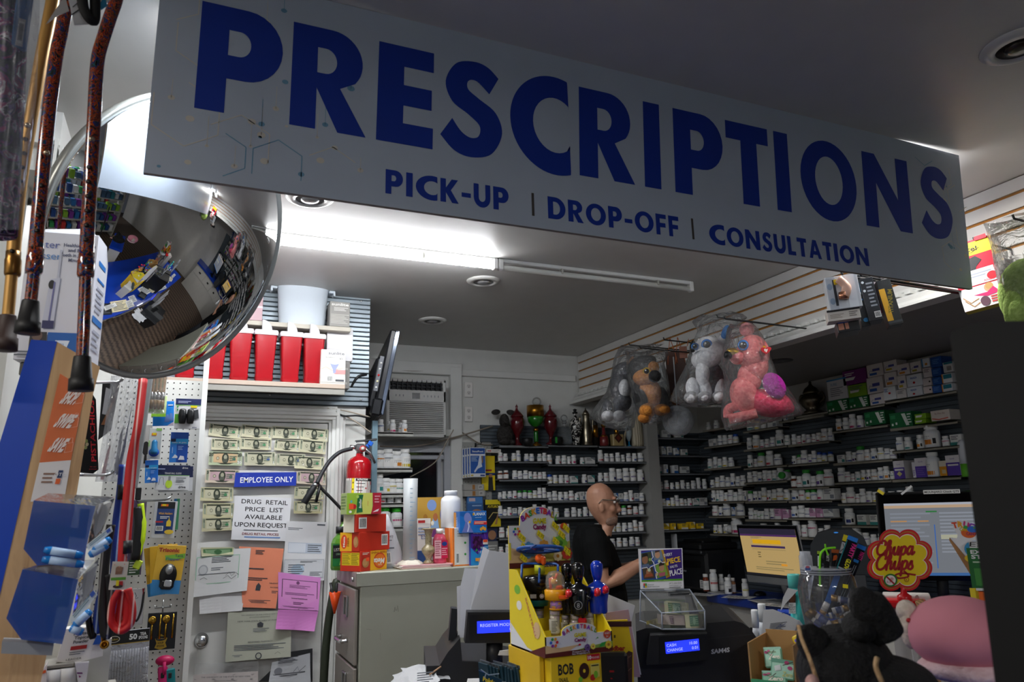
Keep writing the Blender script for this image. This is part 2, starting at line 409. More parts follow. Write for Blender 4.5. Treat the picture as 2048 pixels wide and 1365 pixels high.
# recessed downlights
for px,py,lab in((967,562,'recessed ceiling downlight beside the unlit tube light'),(865,641,'recessed ceiling downlight nearest the mounted television'),(620,396,'recessed ceiling downlight partly behind the lower edge of the sign'),(2036,92,'recessed ceiling downlight with a dark bulb in front of the sign')):
 q=wZ(px,py,HC);t=thing('downlight',lab,'ceiling light',TR(q),'recessed downlights')
 b=B();b.lathe([(.055,-.004),(.056,-.012),(.075,-.011),(.09,-.003),(.092,0)],M('d8d8d5',.35),32);b.obj('trim_ring',t)
 b=B();b.lathe([(.054,-.006),(.045,-.001),(0,-.001)],M('77767a',.4)if px<1900 else M('2a2520',.4),24);b.lathe([(.036,-.002),(.034,-.012),(.02,-.016),(0,-.017)],M('8d8d8f' if px<1900 else '3a332b',.25),20);b.obj('bulb',t)
q=wZ(1560,722,2.43);b=B(TR(q));b.lathe([(0,-.004),(.03,-.008),(.055,-.008),(.075,-.003),(.076,0)],M('4a4a4c',.4),24);b.obj('downlight',None,'small recessed downlight in the lower ceiling over the right shelves','ceiling light','recessed downlights')

# ---------------------------------------------------------------- the hanging sign
SY=1.587;SIGNM=M('b6c2d2',.34,coat=.3,spec=.5);SBLUE=M('08329a',.42)
sign=thing('hanging_sign','long pale grey sign with big blue capital letters hanging from the ceiling','sign',TR(1.16,SY,2.29))
def sz(x,z):return V((x,SY,z))-V((1.16,SY,2.29))
b=B();fr=Fr(sz(0,0),(1,0,0),(0,0,1));b.prism([(-.121,2.293),(2.402,2.291),(2.449,2.792),(2.05,2.7996),(.4,2.7996),(-.121,2.797)],fr,.012,SIGNM,M('8f887e',.6));panel_b=b
for x in(.35,2.0):
 b=B();b.cyl(sz(x,2.78)+V((0,.02,0)),sz(x,2.81)+V((0,.02,0)),.005,STEEL,n=8);b.box(sz(x,2.77)+V((0,.016,0)),(.03,.008,.03),STEEL);b.obj('hanger',sign)
def arc(cx,cy,rx,ry,a0,a1,n=14):return[(cx+rx*math.cos(math.radians(a0+(a1-a0)*i/n)),cy+ry*math.sin(math.radians(a0+(a1-a0)*i/n)))for i in range(n+1)]
def Pl():return[[(0,0),(.34,0),(.34,.32)]+[(.5,.32)]+arc(.56,.66,.44,.34,-90,90)+[(0,1)],[(.34,.54),(.34,.78)]+arc(.47,.66,.14,.12,90,-90)]
def Rl():return[[(0,0),(.33,0),(.33,.40),(.62,0),(1.0,0),(.64,.43)]+arc(.52,.70,.42,.30,-40,90)+[(0,1)],[(.33,.55),(.33,.80)]+arc(.44,.675,.15,.125,90,-90)]
def El():return[[(0,0),(1,0),(1,.21),(.46,.21),(.46,.39),(.97,.39),(.97,.6),(.46,.6),(.46,.79),(1,.79),(1,1),(0,1)]]
def Sl():return[[(.0,.17)]+spl2([(.0,.17),(.22,.03),(.5,-.01),(.82,.06),(1.0,.29),(.9,.50),(.62,.62),(.45,.70),(.46,.79),(.60,.80),(.80,.69)],6)+[(.96,.88)]+spl2([(.96,.88),(.78,.98),(.55,1.01),(.26,.95),(.09,.74),(.19,.54),(.45,.43),(.63,.33),(.61,.22),(.48,.19),(.33,.24),(.19,.36)],6)]
def Cl():return[[(1,.31)]+arc(.76,.5,.38,.29,-50,-310,24)+[(1,.69),(1,.965)]+arc(.76,.5,.76,.52,72,288,36)+[(1,.035)]]
def Il():return[[(0,0),(1,0),(1,1),(0,1)]]
def Tl():return[[(.34,0),(.72,0),(.72,.78),(1,.78),(1,1),(0,1),(0,.78),(.34,.78)]]
def Ol():return[arc(.5,.5,.5,.5,0,350,40),arc(.5,.5,.245,.30,0,350,32)]
def Nl():return[[(0,0),(.27,0),(.27,.60),(.73,0),(1,0),(1,1),(.73,1),(.73,.42),(.27,1),(0,1)]]
def Ul():return[[(0,1),(0,.42)]+arc(.5,.42,.5,.43,180,360)+[(1,1),(.7,1),(.7,.42)]+arc(.5,.42,.2,.18,360,180)+[(.3,1)]]
def Kl():return[[(0,0),(.3,0),(.3,.42),(.64,0),(1,0),(.57,.53),(.97,1),(.62,1),(.3,.62),(.3,1),(0,1)]]
def Dl():return[[(0,0),(.4,0)]+arc(.42,.5,.58,.5,-90,90)+[(0,1)],[(.3,.21),(.3,.79)]+arc(.42,.5,.27,.29,90,-90)]
def Fl():return[[(0,0),(.38,0),(.38,.37),(.92,.37),(.92,.58),(.38,.58),(.38,.79),(1,.79),(1,1),(0,1)]]
def Al():return[[(0,0),(.26,0),(.33,.2),(.67,.2),(.74,0),(1,0),(.64,1),(.36,1)],[(.41,.4),(.59,.4),(.5,.7)]]
def Ll():return[[(0,0),(1,0),(1,.21),(.46,.21),(.46,1),(0,1)]]
def Hy():return[[(0,.33),(1,.33),(1,.52),(0,.52)]]
GL=dict(P=Pl,R=Rl,E=El,S=Sl,C=Cl,I=Il,T=Tl,O=Ol,N=Nl,U=Ul,K=Kl,D=Dl,F=Fl,A=Al,L=Ll)
GL['-']=Hy
ZB,ZT=2.4575,2.7205
big=[('P',-.036,.140,0),('R',.161,.334,0),('E',.359,.498,.004),('S',.517,.682,0),('C',.706,.877,0),('R',.904,1.076,.01),('I',1.108,1.162,.012),('P',1.209,1.383,.012),('T',1.395,1.555,.014),('I',1.578,1.633,.016),('O',1.680,1.914,.012),('N',1.944,2.153,.022),('S',2.2,2.355,.02)]
b=B();zo=-.0025
for ch,x0,x1,sk in big:
 lo,hi=(ZB-.006,ZT+.006)if ch in 'OC' else(ZB,ZT)
 loops=[[(x0+(x1-x0)*u+sk*(v_-.15),lo+(hi-lo)*v_)for u,v_ in lp]for lp in GL[ch]()]
 f2=Fr(sz(0,0),(1,0,0),(0,0,1));b.flat(loops,f2,SBLUE,.0006)
wd_=dict(P=.7,I=.27,C=.9,K=.78,U=.74,D=.84,R=.74,O=1.0,F=.56,N=.88,S=.62,L=.5,T=.62,A=.82);wd_['-']=.4
def small(txt,x0,x1,zb,zt,kern=.13):
 tot=sum(wd_[c]for c in txt)+kern*(len(txt)-1);s_=(x1-x0)/tot;x=x0
 for c in txt:
  w=wd_[c]*s_;loops=[[(x+w*u,zb+(zt-zb)*v_)for u,v_ in lp]for lp in GL[c]()]
  b.flat(loops,Fr(sz(0,0),(1,0,0),(0,0,1)),SBLUE,.0006);x+=w+kern*s_
small('PICK-UP',.383,.696,2.3255,2.3865);small('DROP-OFF',.805,1.209,2.3225,2.383);small('CONSULTATION',1.312,1.928,2.319,2.378)
b.obj('lettering',sign)
for x in(.763,1.256):b=B();b.flat([[(x-.0035,2.323),(x+.0035,2.323),(x+.0035,2.385),(x-.0035,2.385)]],Fr(sz(0,0),(1,0,0),(0,0,1)),M('4a4642',.5),.0006);b.obj('divider_bar',sign)
b=panel_b;lm=M('cfcac0',.4);lb=M('6f9dba',.4);fs_=Fr(sz(0,0),(1,0,0),(0,0,1))
def hexa(cx,cz,r,mt,sides):
 P=[(cx+r*math.sin(math.radians(60*i)),cz+r*math.cos(math.radians(60*i)))for i in range(7)]
 for i in sides:b.stroke(fs_,[P[i],P[i+1]],.0022,mt,.0003)
for cx,cz,r,mt,sd in((-.085,2.71,.05,lm,(1,2,0)),(-.05,2.44,.075,lm,(0,1,2,3,4)),(.06,2.39,.07,lm,(0,1,5)),(.14,2.355,.06,lb,(0,5,1,4)),(.03,2.36,.05,lb,(0,1,2)),(.26,2.36,.06,lm,(5,0)),(-.02,2.62,.07,lm,(2,3,4)),(2.33,2.40,.055,lm,(4,3,5,0)),(2.42,2.48,.06,lm,(3,4,2)),(2.33,2.70,.06,lm,(2,1,3)),(2.40,2.62,.05,lm,(2,4,5)),(2.26,2.77,.05,lb,(2,3))):
 hexa(cx,cz,r,mt,sd)
rg=random.Random(3)
for i in range(34):
 cx=rg.uniform(-.11,.34)if i<26 else rg.uniform(2.25,2.4);cz=rg.uniform(2.31,2.5)if i%3 else rg.uniform(2.31,2.78);r=rg.choice((.004,.007,.009));mt=rg.choice((lm,lm,lb))
 b.flat([[(cx+r*math.cos(2*PI*k/14),cz+r*.8*math.sin(2*PI*k/14))for k in range(14)]],fs_,mt,.0003)
 if i%2:b.stroke(fs_,[(cx,cz),(cx,cz+rg.uniform(.03,.07))],.0012,mt,.0003)
b.obj('panel',sign)

# ---------------------------------------------------------------- convex security mirror
nrm=V((.684,-.622,-.382)).normalized();mc=V((-.058,2.058,2.316))
T=TR(mc)@nrm.to_track_quat('Z','Y').to_matrix().to_4x4()
mir=thing('convex_mirror','big round convex security mirror hanging at the left end of the sign','mirror',T)
Rr=.38;sag=.12;Rs=(Rr*Rr+sag*sag)/(2*sag);a0=math.asin(Rr/Rs)
b=B();b.lathe([(Rs*math.sin(a0*(1-i/40))*.985,Rs*math.cos(a0*(1-i/40))-Rs+sag)for i in range(41)],M('e6e8ea',.015,1),96);b.obj('mirror_dome',mir)
b=B();b.lathe([(.2,-.03),(Rr,-.022),(Rr+.004,-.008),(Rr+.003,.004),(Rr-.004,.006),(Rr-.01,0)],M('a9aca8',.3,.5),96);b.obj('rim',mir)
b=B();L=T.inverted()@V((-.50,2.42,2.52));b.cyl((0,0,-.03),L,.012,STEEL);b.obj('wall_bracket',mir)
# ---------------------------------------------------------------- medicine shelves and bottles
ORD=['first','second','third','fourth','fifth','sixth','seventh','eighth','ninth','tenth','eleventh','twelfth','thirteenth','fourteenth','fifteenth','sixteenth']
HD=M('eceef0',.38);SHG=M('8b8f93',.42,.3);SHT=M('9d988a',.45,.2);RIBD=M('59626a',.5,.4)
LABC=['3a62b0','c23a4a','d8c22a','6a4aa0','2f8f8a','e08a2a','2a3f86','c02a6a','9aa0a8']
BOT={}
def bottle_meshes(r,h,body,cap,band,var):
 k=(r,h,body,cap,band,var)
 if k in BOT:return BOT[k]
 ch=min(.022,h*.24);sh=h-ch;bm_=M(body,.35)if body!='amber' else M('7a2f12',.2,coat=.5)
 b=B();b.lathe([(r*.92,0),(r,.003),(r,sh*.80),(r*.93,sh*.9),(r*.66,sh*.97),(r*.62,h-ch*.5)],bm_,14);me=b.mesh('bottle_body')
 c=B();n=14;c.lathe([(r*.80,0),(r*.82,ch*.12),(r*.82,ch*.92),(r*.76,ch),(0,ch)],M(cap,.4),n,TR(0,0,h-ch));mc_=c.mesh('cap')
 l=B();z0,z1=sh*.10,sh*.74;lw='f4f4f2';bc=M(band,.5)
 def strip(a0,a1,za,zb,mt,rr):
  n=max(2,int((a1-a0)/18));vs=[]
  for i in range(n+1):
   a=math.radians(a0+(a1-a0)*i/n);vs+=[(rr*math.cos(a),rr*math.sin(a),za),(rr*math.cos(a),rr*math.sin(a),zb)]
  l.add(vs,[(2*i,2*i+2,2*i+3,2*i+1)for i in range(n)],mt,True)
 strip(180,360,z0,z1,lw,r*1.008);d=z1-z0
 if var==0:strip(205,330,z0,z0+d*.28,bc,r*1.016)
 elif var==1:strip(200,340,z0+d*.45,z0+d*.62,bc,r*1.016)
 elif var==2:strip(255,310,z0+d*.1,z0+d*.5,bc,r*1.016)
 else:strip(190,350,z0+d*.8,z0+d*.92,bc,r*1.016)
 for i in range(3):strip(225,300-15*i,z0+d*(.74-.13*i),z0+d*(.78-.13*i),'7d8088',r*1.014)
 if var==2:strip(318,340,z0+d*.15,z0+d*.6,INK,r*1.014)
 BOT[k]=(me,mc_,l.mesh('label_wrap'));return BOT[k]
KINDS={'s':(.0185,.056),'m':(.0215,.068),'t':(.022,.086),'l':(.029,.098),'w':(.027,.076),'X':(.04,.115)}
def bottle(p,kind,label,group,rot,rg,cap='f3f3f1',body='eceef0',band=None,sc=1.0,cat='bottle',lie=None):
 r,h=KINDS[kind];me,mc_,ml=bottle_meshes(round(r*sc,4),round(h*sc*rg.choice((.94,1,1.06)),4),body,cap,band or rg.choice(LABC),rg.choice((0,1,2,3)))
 T=TR(p)@RZ(rot+rg.uniform(-25,25))
 if lie:T=TR(V(p)+V((0,0,r*sc)))@RZ(rot)@RX(90)
 o=link('pill_bottle',me,None,label,cat,group,T);link('cap',mc_,o);link('label_wrap',ml,o);return o
NB=0
def shelf_row(org,du,n_out,length,spec,where,group,rg,sc=1.0):
 """org: left end of the shelf at its front edge; du: direction along it (left to right as seen); n_out: towards the viewer"""
 global NB
 W=dict(s=.040,m=.045,t=.046,l=.060,w=.058,g=.048,b=.048,a=.044,G=.06,X=.088,k=.03,j=.03,d=.055,_=.03,n=.045,c=.05);W.update({'1':.05,'2':.07,'3':.09,'4':.05,'5':.07,'6':.06,'7':.05})
 toks=list(spec);tot=sum(W[t]for t in toks)*sc;f=length/tot;f=min(f,1.25)if tot<length else f
 x=.004;rot=math.degrees(math.atan2(du.y,du.x));cnt=0
 nb=sum(t!='_' for t in toks)
 for t in toks:
  w=W[t]*sc*f;c=org+du*(x+w/2)-n_out*(.034+rg.uniform(0,.012))+V((0,0,.001));x+=w
  if t=='_':continue
  cnt+=1;pos=ORD[cnt-1]+' from left' if cnt<=nb else ''
  s2=sc*min(1,f)*.98
  if t in '1234567':
   bw,bh,col,bc={'1':(.04,.07,'e9e9e6','6d7f9f'),'2':(.062,.055,'ededea','3d8f8a'),'3':(.085,.06,'e6e6e4','8a8f98'),'4':(.045,.05,'f0c419','efece2'),'5':(.065,.045,'f2ca1c','f4f2ea'),'6':(.055,.06,'d9a3c8','efeef0'),'7':(.04,.065,'eef0f2','2a6fc0')}[t]
   bw*=s2;bh*=s2*rg.choice((.9,1,1.1));b=B();T=TR(c)@RZ(rot);dp=.06
   b.box((0,.02,bh/2),(bw,dp,bh),M(col,.5),.0012);fr=Fr((-bw/2,-.0102,0),(bw,0,0),(0,0,bh));k=rg.choice((0,1,2))
   it=[('r',.0,.0,1,.3,M(bc,.5))]if k==0 else[('r',.6,.1,.95,.45,M(bc,.5))]if k==1 else[('p',[(.5,1),(1,.5),(1,1)],M(bc,.5)),('r',0,0,1,.12,M(bc,.5))]
   it+=[('lines',.1,.5,.75,.9,3,'4c5058')];b.gfx(fr,it)
   word={'1':'upright white','2':'low white','3':'wide white','4':'yellow','5':'long yellow','6':'pink','7':'white and blue'}[t]
   b.obj('medicine_box',None,'%s medicine box, %s %s'%(word,pos,where),'box','medicine boxes on the shelves',T);continue
  kind,cap,body,band,word={'g':('m','2f9c33','eceef0',None,'green capped'),'b':('m','1c4fb0','eceef0','d8c22a','blue capped'),'a':('m','f0f0ee','amber','e8e8e4','brown'),'G':('l','2f9c33','eceef0',None,'large green capped'),'n':('m','f3f3f1','eceef0','2a2f7c','white'),'c':('m','f3f3f1','eceef0','a01848','white'),'d':('l','f3f3f1','e4e6e8','22357e','large white'),'k':('s','f3f3f1','eceef0','2f9c33','small white'),'j':('s','f3f3f1','eceef0','d8b422','small white')}.get(t,(t,'f3f3f1','eceef0',None,{'s':'small white','m':'white','t':'tall white','l':'large white','w':'wide white','X':'very large white'}[t]if t in 'smtlwX' else ''))
  NB+=1
  bottle(c,kind,'%s pill bottle, %s %s'%(word,pos,where),group,rot,rg,cap,body,band,s2)
def plank(name_label,a,c,depth,n_out,mat,th=.016):
 """metal shelf whose front top edge runs from a to c"""
 d=c-a;L=d.length;du=d.normalized();b=B();fr=Matrix(((du.x,-n_out.x,0,a.x),(du.y,-n_out.y,0,a.y),(0,0,1,a.z),(0,0,0,1)))
 b.M=fr;b.box((L/2,depth/2,-.003),(L,depth,.006),mat,.001);b.box((L/2,.003,-th/2),(L,.006,th),mat,.001)
 for x in(.004,L-.004):b.add([(x,.004,-.006),(x,depth,-.006),(x,depth,-.025)],[(0,1,2),(2,1,0)],mat)
 b.obj('shelf',None,name_label,'shelf','medicine shelves')
# ribbed panels behind the shelves
def ribbed(name,c,sx,sz,axis):
 b=B();z=0
 while z<sz:
  if axis=='x':b.box((c[0],c[1],c[2]+z+.012),(sx,.012,.022),RIBD)
  else:b.box((c[0],c[1],c[2]+z+.012),(.012,sx,.022),RIBD)
  z+=.026
 if axis=='x':b.box((c[0],c[1]+.006,c[2]+sz/2),(sx,.006,sz),'2c3238')
 else:b.box((c[0]+.006,c[1],c[2]+sz/2),(.006,sx,sz),'2c3238')
 struct(b,name)
YB=5.05
xl,xr=wY(985,900,YB).x,3.36
ribbed('wall_panel',((xl+xr)/2-.02,5.188,.9),xr-xl+.04,1.32,'x')
ribbed('wall_panel',(3.72,5.188,.9),.54,1.28,'x')
ribbed('wall_panel',(3.988,3.85,.9),2.66,1.28,'y')
rg=random.Random(11)
NOUT=V((0,-1,0));DX=V((1,0,0))
bays=[('left',999,1097,[(894,None),(925,'mm_mt_mm_mm'),(961,'aa_mmmssss'),(1000,'smmcgggmtt'),(1034,'tsm1cnmtmt'),(1077,'mmmssss'),(1111,'smsmsms')]),
  ('middle',1097,1195,[(892.5,None),(931,'m_mmsm_s3'),(969.5,'bmmm2_n2'),(1003.5,'mmmnms1ms'),(1037,'tm_mmsmn')]),
  ('right',1199,1293,[(895,None),(926,'tnnnsnmw'),(965.5,'nmdddll'),(1006,'ms171mt1m'),(1033,'mnmsgamt'),(1067,'17mmnmtm'),(1097,'msmmnnm')])]
RNK=['top','second','third','fourth','fifth','sixth','lowest']
SHELFZ={}
for bay,x0,x1,rows in bays:
 for k,(y,spec)in enumerate(rows):
  a=wY(x0,y-2.2,YB);c=wY(x1,y-2.2,YB);z=(a.z+c.z)/2;a.z=c.z=z;SHELFZ[bay,k]=z
  plank('grey metal shelf, %s from top in the %s bay on the back wall'%(('topmost','second','third','fourth','fifth','sixth','seventh')[k],bay),a,c,.135,NOUT,SHG)
  if spec:shelf_row(a,DX,NOUT,(c-a).length,spec,'on shelf %d of back wall %s bay'%(k+1,bay)if 0 else 'on %s shelf of back wall %s bay'%(('top','second','third','fourth','fifth','sixth','seventh')[k],bay),'pill bottles on the shelves',rg)
# corner bay between the white upright and the right-hand wall
for k,(y,spec)in enumerate([(878,'13_2'),(913,'11172'),(949,'27_73'),(981,'ssmssmsmtt'),(1015,'jmmbmtmsm23'),(1062,'454_545')]):
 a=wY(1312,y-2.2,YB);c=wY(1420,y-2.2,YB);a.z=c.z=(a.z+c.z)/2
 plank('grey metal shelf, %s from top in the corner bay'%('topmost','second','third','fourth','fifth','sixth')[k],a,c,.135,NOUT,SHG)
 shelf_row(a,DX,NOUT,(c-a).length,spec,'on %s shelf of the corner bay'%('top','second','third','fourth','fifth','sixth')[k],'pill bottles on the shelves',rg)
# right-hand wall
XR=3.87;NX=V((-1,0,0));DY=V((0,-1,0))
bay_r=[('first',[((1405,864,1485,851),'s_m'),((1408,897,1481,888),'3mmmb'),((1408,939.5,1481,936),'mtmmm'),((1413,977,1485,977),'smtmtmn'),((1417,1006.5,1487,1005.5),'tttmwmt1'),((1417,1035,1488,1035),'wml7l'),((1420,1070,1487,1072),'ssm_X')]),
  ('second',[((1486,866,1555,855),'wbb3'),((1487,903,1573,893),'tlssmlm'),((1487,939,1573,932),'tsGlw'),((1488,968,1573,963.5),'mmmmmmwg'),((1490,1006,1573,1004),'gnntmwww'),((1490,1041,1573,1043),'nkkknn66'),((1490,1074,1573,1078),'mmwmt')]),
  ('third',[((1557,844.6,1647,833),'1_'),((1576,893,1657,884),'tccmcclt'),((1576,932,1657,926),'nglmtbbb'),((1576,979,1657,974.5),'amGmGl'),((1577,1004.5,1663,1003),'wtggt3'),((1576,1038.5,1660,1038.5),'wwm663'),((1576,1076,1660,1080),'lmlsm')]),
  ('fourth',[((1657,827,1768,811),None),((1664,866,1774,851),'mmtms____'),((1666,929,1784,921.3),'2msGmmmms'),((1668,968,1782,962),'lmsmmmmtts'),((1675,1009,1762,1009),'mlstmmt'),((1683,1053,1762,1054),'d22'),((1683,1092,1762,1096),'mlmsm')]),
  ('fifth',[((1770,805,1912,784.5),None),((1780,860.6,1914,844),None),((1784,905,1917,893),'mm_mXs2'),((1784,963.5,1920,955),None),((1766,1009,1925,1009),'mmt_'),((1766,1054,1930,1056),'2m3')])]
RSH={}
for bay,rows in bay_r:
 for k,((x0,y0,x1,y1),spec)in enumerate(rows):
  a=wX(x0,y0-2.4,XR);c=wX(x1,y1-2.4,XR);a.z=c.z=(a.z+c.z)/2;RSH[bay,k]=(a,c)
  plank('beige metal shelf, %s from top in the %s bay on the right wall'%(('topmost','second','third','fourth','fifth','sixth','seventh')[k],bay),a,c,.12,NX,SHT)
  if spec:shelf_row(a,DY,NX,(c-a).length,spec,'on %s shelf of right wall %s bay'%(('top','second','third','fourth','fifth','sixth','seventh')[k],bay),'pill bottles on the shelves',rg,1.12)
# medicine cartons on the right wall: picture corners of the front, colours, wording of the label
PUR='5b3fa8'
def carton(x0,y0,x1,y1,base,items,label,X=None,dp=.09):
 X=X or XR+.012;c=wX((x0+x1)/2,(y0+y1)/2,X);ya=wX(x0,(y0+y1)/2,X).y;yb=wX(x1,(y0+y1)/2,X).y
 za=wX((x0+x1)/2,y0,X).z;zb=wX((x0+x1)/2,y1,X).z;w=ya-yb-.002;h=za-zb-.001
 b=B();b.box((0,dp/2,h/2),(w,dp,h),M(base,.5),.001);fr=Fr((-w/2,-.0002,0),(w,0,0),(0,0,h));b.gfx(fr,items)
 return b.obj('medicine_carton',None,label,'box','cartons on the right wall',TR(X,(ya+yb)/2,zb)@RZ(-90))
def q(sx,sy):return 1600+sx/3.592,680+sy/3.592
def ct(a,b_,c,d,base,items,label):x0,y0=q(a,b_);x1,y1=q(c,d);return carton(x0,y0,x1,y1,base,items,label)
LN=('lines',.12,.5,.8,.9,3,'55585f');BL='2f5fb0';OR='e0902a';PU=M(PUR,.5);WT='eeece8';TEAL='1c7f92';LG='e9efe6'
def needle(cc):return[('r',.15,.12,.6,.3,cc),('r',.35,.42,.8,.62,'4a4f9a'),('l',[(.1,.3),(.2,.5),(.35,.45)],.003,'7a7e96')]
dgi=[('p',[(.55,.9),(.72,.9),(.86,.1),(.72,.1)],LG),('lines',.8,.2,.97,.9,4,LG),('r',.06,.6,.28,.85,'2f8f55'),('r',.08,.15,.16,.3,LG),('r',.26,.2,.34,.36,LG)]
for z in((195,278,340,430,'e4e4e6',[('r',0,.93,1,1,'3a8fd0'),('t','SURE',.35,.68,.13,'6f97c0'),('lines',.15,.15,.8,.6,5,'8d9098')],'white carton with blue top edge leaning beside the silver samovar'),
  (305,212,478,318,'7a2a78',[('p',[(.1,.3),(.45,.3),(.55,.5),(.1,.5)],WT),('lines',.1,.6,.5,.85,2,WT)],'purple carton topmost over the lime green one'),
  (345,318,480,408,'7fae1e',[('p',[(.1,.35),(.55,.35),(.65,.6),(.1,.6)],WT),LN],'lime green carton directly under the purple one'),
  (192,430,346,522,'156b34',dgi,'dark green carton under the leaning white one, upper right shelves'),
  (348,405,492,494,'156b34',dgi,'dark green carton under the lime green one'),
  (478,172,598,264,'e7e0dc',needle(BL),'white needle carton with blue bar, topmost beside the purple one'),
  (478,266,598,384,'e7e0dc',needle(BL),'white needle carton with blue bar, middle of its stack'),
  (500,385,606,468,'e7e0dc',needle(BL),'white needle carton with blue bar, lowest of its stack'),
  (600,148,696,228,'e7e0dc',needle('d0b22a'),'white needle carton with yellow bar, highest of all cartons'),
  (606,231,696,333,'e7e0dc',needle(OR),'white needle carton with upright orange bar'),
  (598,336,690,432,'e9ecef',[('e',.5,.5,.1,.08,RED),('lines',.1,.6,.4,.9,3,BL)],'white carton with red dot, beside the lowest needle carton'),
  (697,172,788,253,'e7e0dc',needle(OR),'white needle carton with flat orange bar'),
  (791,156,868,236,'e7e0dc',needle('b0a22a'),'white needle carton with olive bar'),
  (699,256,763,354,'e7e0dc',needle('d0b22a'),'narrow white needle carton with yellow bar'),
  (766,246,880,333,'e8ecf0',[('t','READI',.45,.62,.16,BL,dict(bold=.03)),('e',.45,.3,.08,.1,RED)],'white carton with blue word and red dot, upper of two'),
  (766,336,880,405,'e8ecf0',[('t','READI',.45,.58,.18,BL,dict(bold=.03)),('e',.45,.25,.08,.1,RED)],'white carton with blue word and red dot, lower of two'),
  (692,357,764,420,'e4e0dc',[LN],'plain white carton between the two red dotted ones'),
  (872,132,932,196,'dfe6ec',[('r',0,0,.15,1,'3f8fc0'),('r',.4,.2,.7,.45,OR)],'small pale carton with blue edge on top of the row'),
  (883,200,945,270,'e2d8d4',[LN],'small cream carton under the pale blue edged one'),
  (881,274,945,330,'e2d8d4',[('r',.7,.4,.9,.6,INK)],'small cream carton, second from bottom of its stack'),
  (885,333,950,386,'e2d8d4',[('r',.7,.4,.9,.6,INK)],'small cream carton, lowest of its stack'),
  (936,120,1018,198,'1f57a6',[('lines',.15,.3,.8,.8,3,'5f8fd0')],'dark blue carton, topmost of the blue stack'),
  (944,201,1014,264,'1f57a6',[('lines',.15,.3,.8,.8,3,'5f8fd0')],'dark blue carton, second in the blue stack'),
  (949,267,1014,324,'1f57a6',[('lines',.15,.3,.8,.8,3,'5f8fd0')],'dark blue carton, third in the blue stack'),
  (950,327,1014,383,'1f57a6',[('lines',.15,.3,.8,.8,3,'5f8fd0')],'dark blue carton, lowest in the blue stack'),
  (1026,158,1100,234,'e2e4e6',[('r',.1,.8,1,.98,TEAL),('bar',.3,.1,.9,.65,WT,INK)],'white and teal carton with barcode beside the blue stack'),
  (1018,240,1096,310,'e2e4e6',[('r',.15,.45,.95,.9,TEAL),('r',0,0,.1,1,OR)],'white, teal and orange carton, upper of two'),
  (1018,314,1096,374,'e2e4e6',[('r',.15,.4,.95,.9,TEAL),('r',0,0,.1,1,OR)],'white, teal and orange carton, lower of two'),
  (462,512,612,612,'0f6a38',dgi,'dark green carton beside small bottles, left of two on its shelf'),
  (642,520,806,630,'0f6a38',dgi,'dark green carton beside the lime green pair'),
  (822,530,905,568,'86b81e',[('p',[(.1,.3),(.6,.3),(.7,.7),(.1,.7)],WT)],'lime green carton, upper of the flat pair'),
  (822,569,905,602,'86b81e',[('p',[(.1,.3),(.6,.3),(.7,.7),(.1,.7)],WT)],'lime green carton, lower of the flat pair'),
  (938,504,1078,580,'e6dcd4',[('t','Rx Fiber Bar',.5,.62,.16,'9a5a50'),('l',[(.05,.25),(.4,.1),(.9,.2)],.006,'d0563a')],'cream carton with red swoosh beside the lime green pair'),
  (672,868,752,1000,'e8e2e4',[('r',0,0,1,.62,PU),('r',.1,.45,.9,.55,WT),('p',[(.5,.12),(.75,.27),(.5,.42),(.25,.27)],'d8cf8a'),('t','Carefit',.5,.76,.07,'7a5aa8')],'white and purple carton with a pale diamond, front'),
  (826,848,915,990,'e8e2e4',[('r',0,0,1,.58,PU),('t','Carefit',.5,.78,.07,'7a5aa8'),('lines',.1,.1,.8,.5,4,'7a62b8')],'white and purple carton beside the orange labelled bottle'),
  (1000,868,1058,978,'efe4d0',[('r',0,0,1,.62,'e8a22a'),('r',.3,.15,.8,.4,'d8c8a0')],'cream and yellow carton on the purple carton shelf'),
  (1048,828,1150,976,'e8e2e4',[('r',0,0,1,.64,PU),('r',.12,.48,.9,.56,WT),('t','Carefit',.5,.8,.07,'7a5aa8')],'white and purple carton, largest and rightmost'),
  (805,878,830,992,'ece9ee',[('lines',.1,.1,.9,.5,5,'8a6ab0')],'narrow white carton between two purple ones')):
 ct(*z)
x0,y0=q(970,985);p_=wX(x0,y0,XR+.04);bottle(p_,'t','white bottle with orange label among the purple cartons','pill bottles on the shelves',-90,random.Random(2),band='e08a1a',sc=1.7)
x0,y0=q(1200,985);p_=wX(x0,y0,XR+.03);b=B(TR(p_));b.lathe([(.022,0),(.024,.004),(.024,.07)],'63b52c',14);b.lathe([(.024,.07),(.023,.18),(.012,.2),(0,.2)],'dfe3ea',14);b.obj('spray_tube',None,'tall white and green tube at the right end of the purple carton shelf','bottle')
# large bottle lying on its side, low on the right wall
a,c=RSH['first',6];bottle(a.lerp(c,.62)+V((.06,0,.004)),'X','very large white bottle lying on its side behind the computer','pill bottles on the shelves',200,random.Random(4),sc=.8,lie=True)
a,c=RSH['second',3];bottle(a.lerp(c,.93)+V((.05,0,.004)),'l','green capped bottle lying on its side, cap facing out','pill bottles on the shelves',-75,random.Random(4),cap='2f9c33',lie=True)
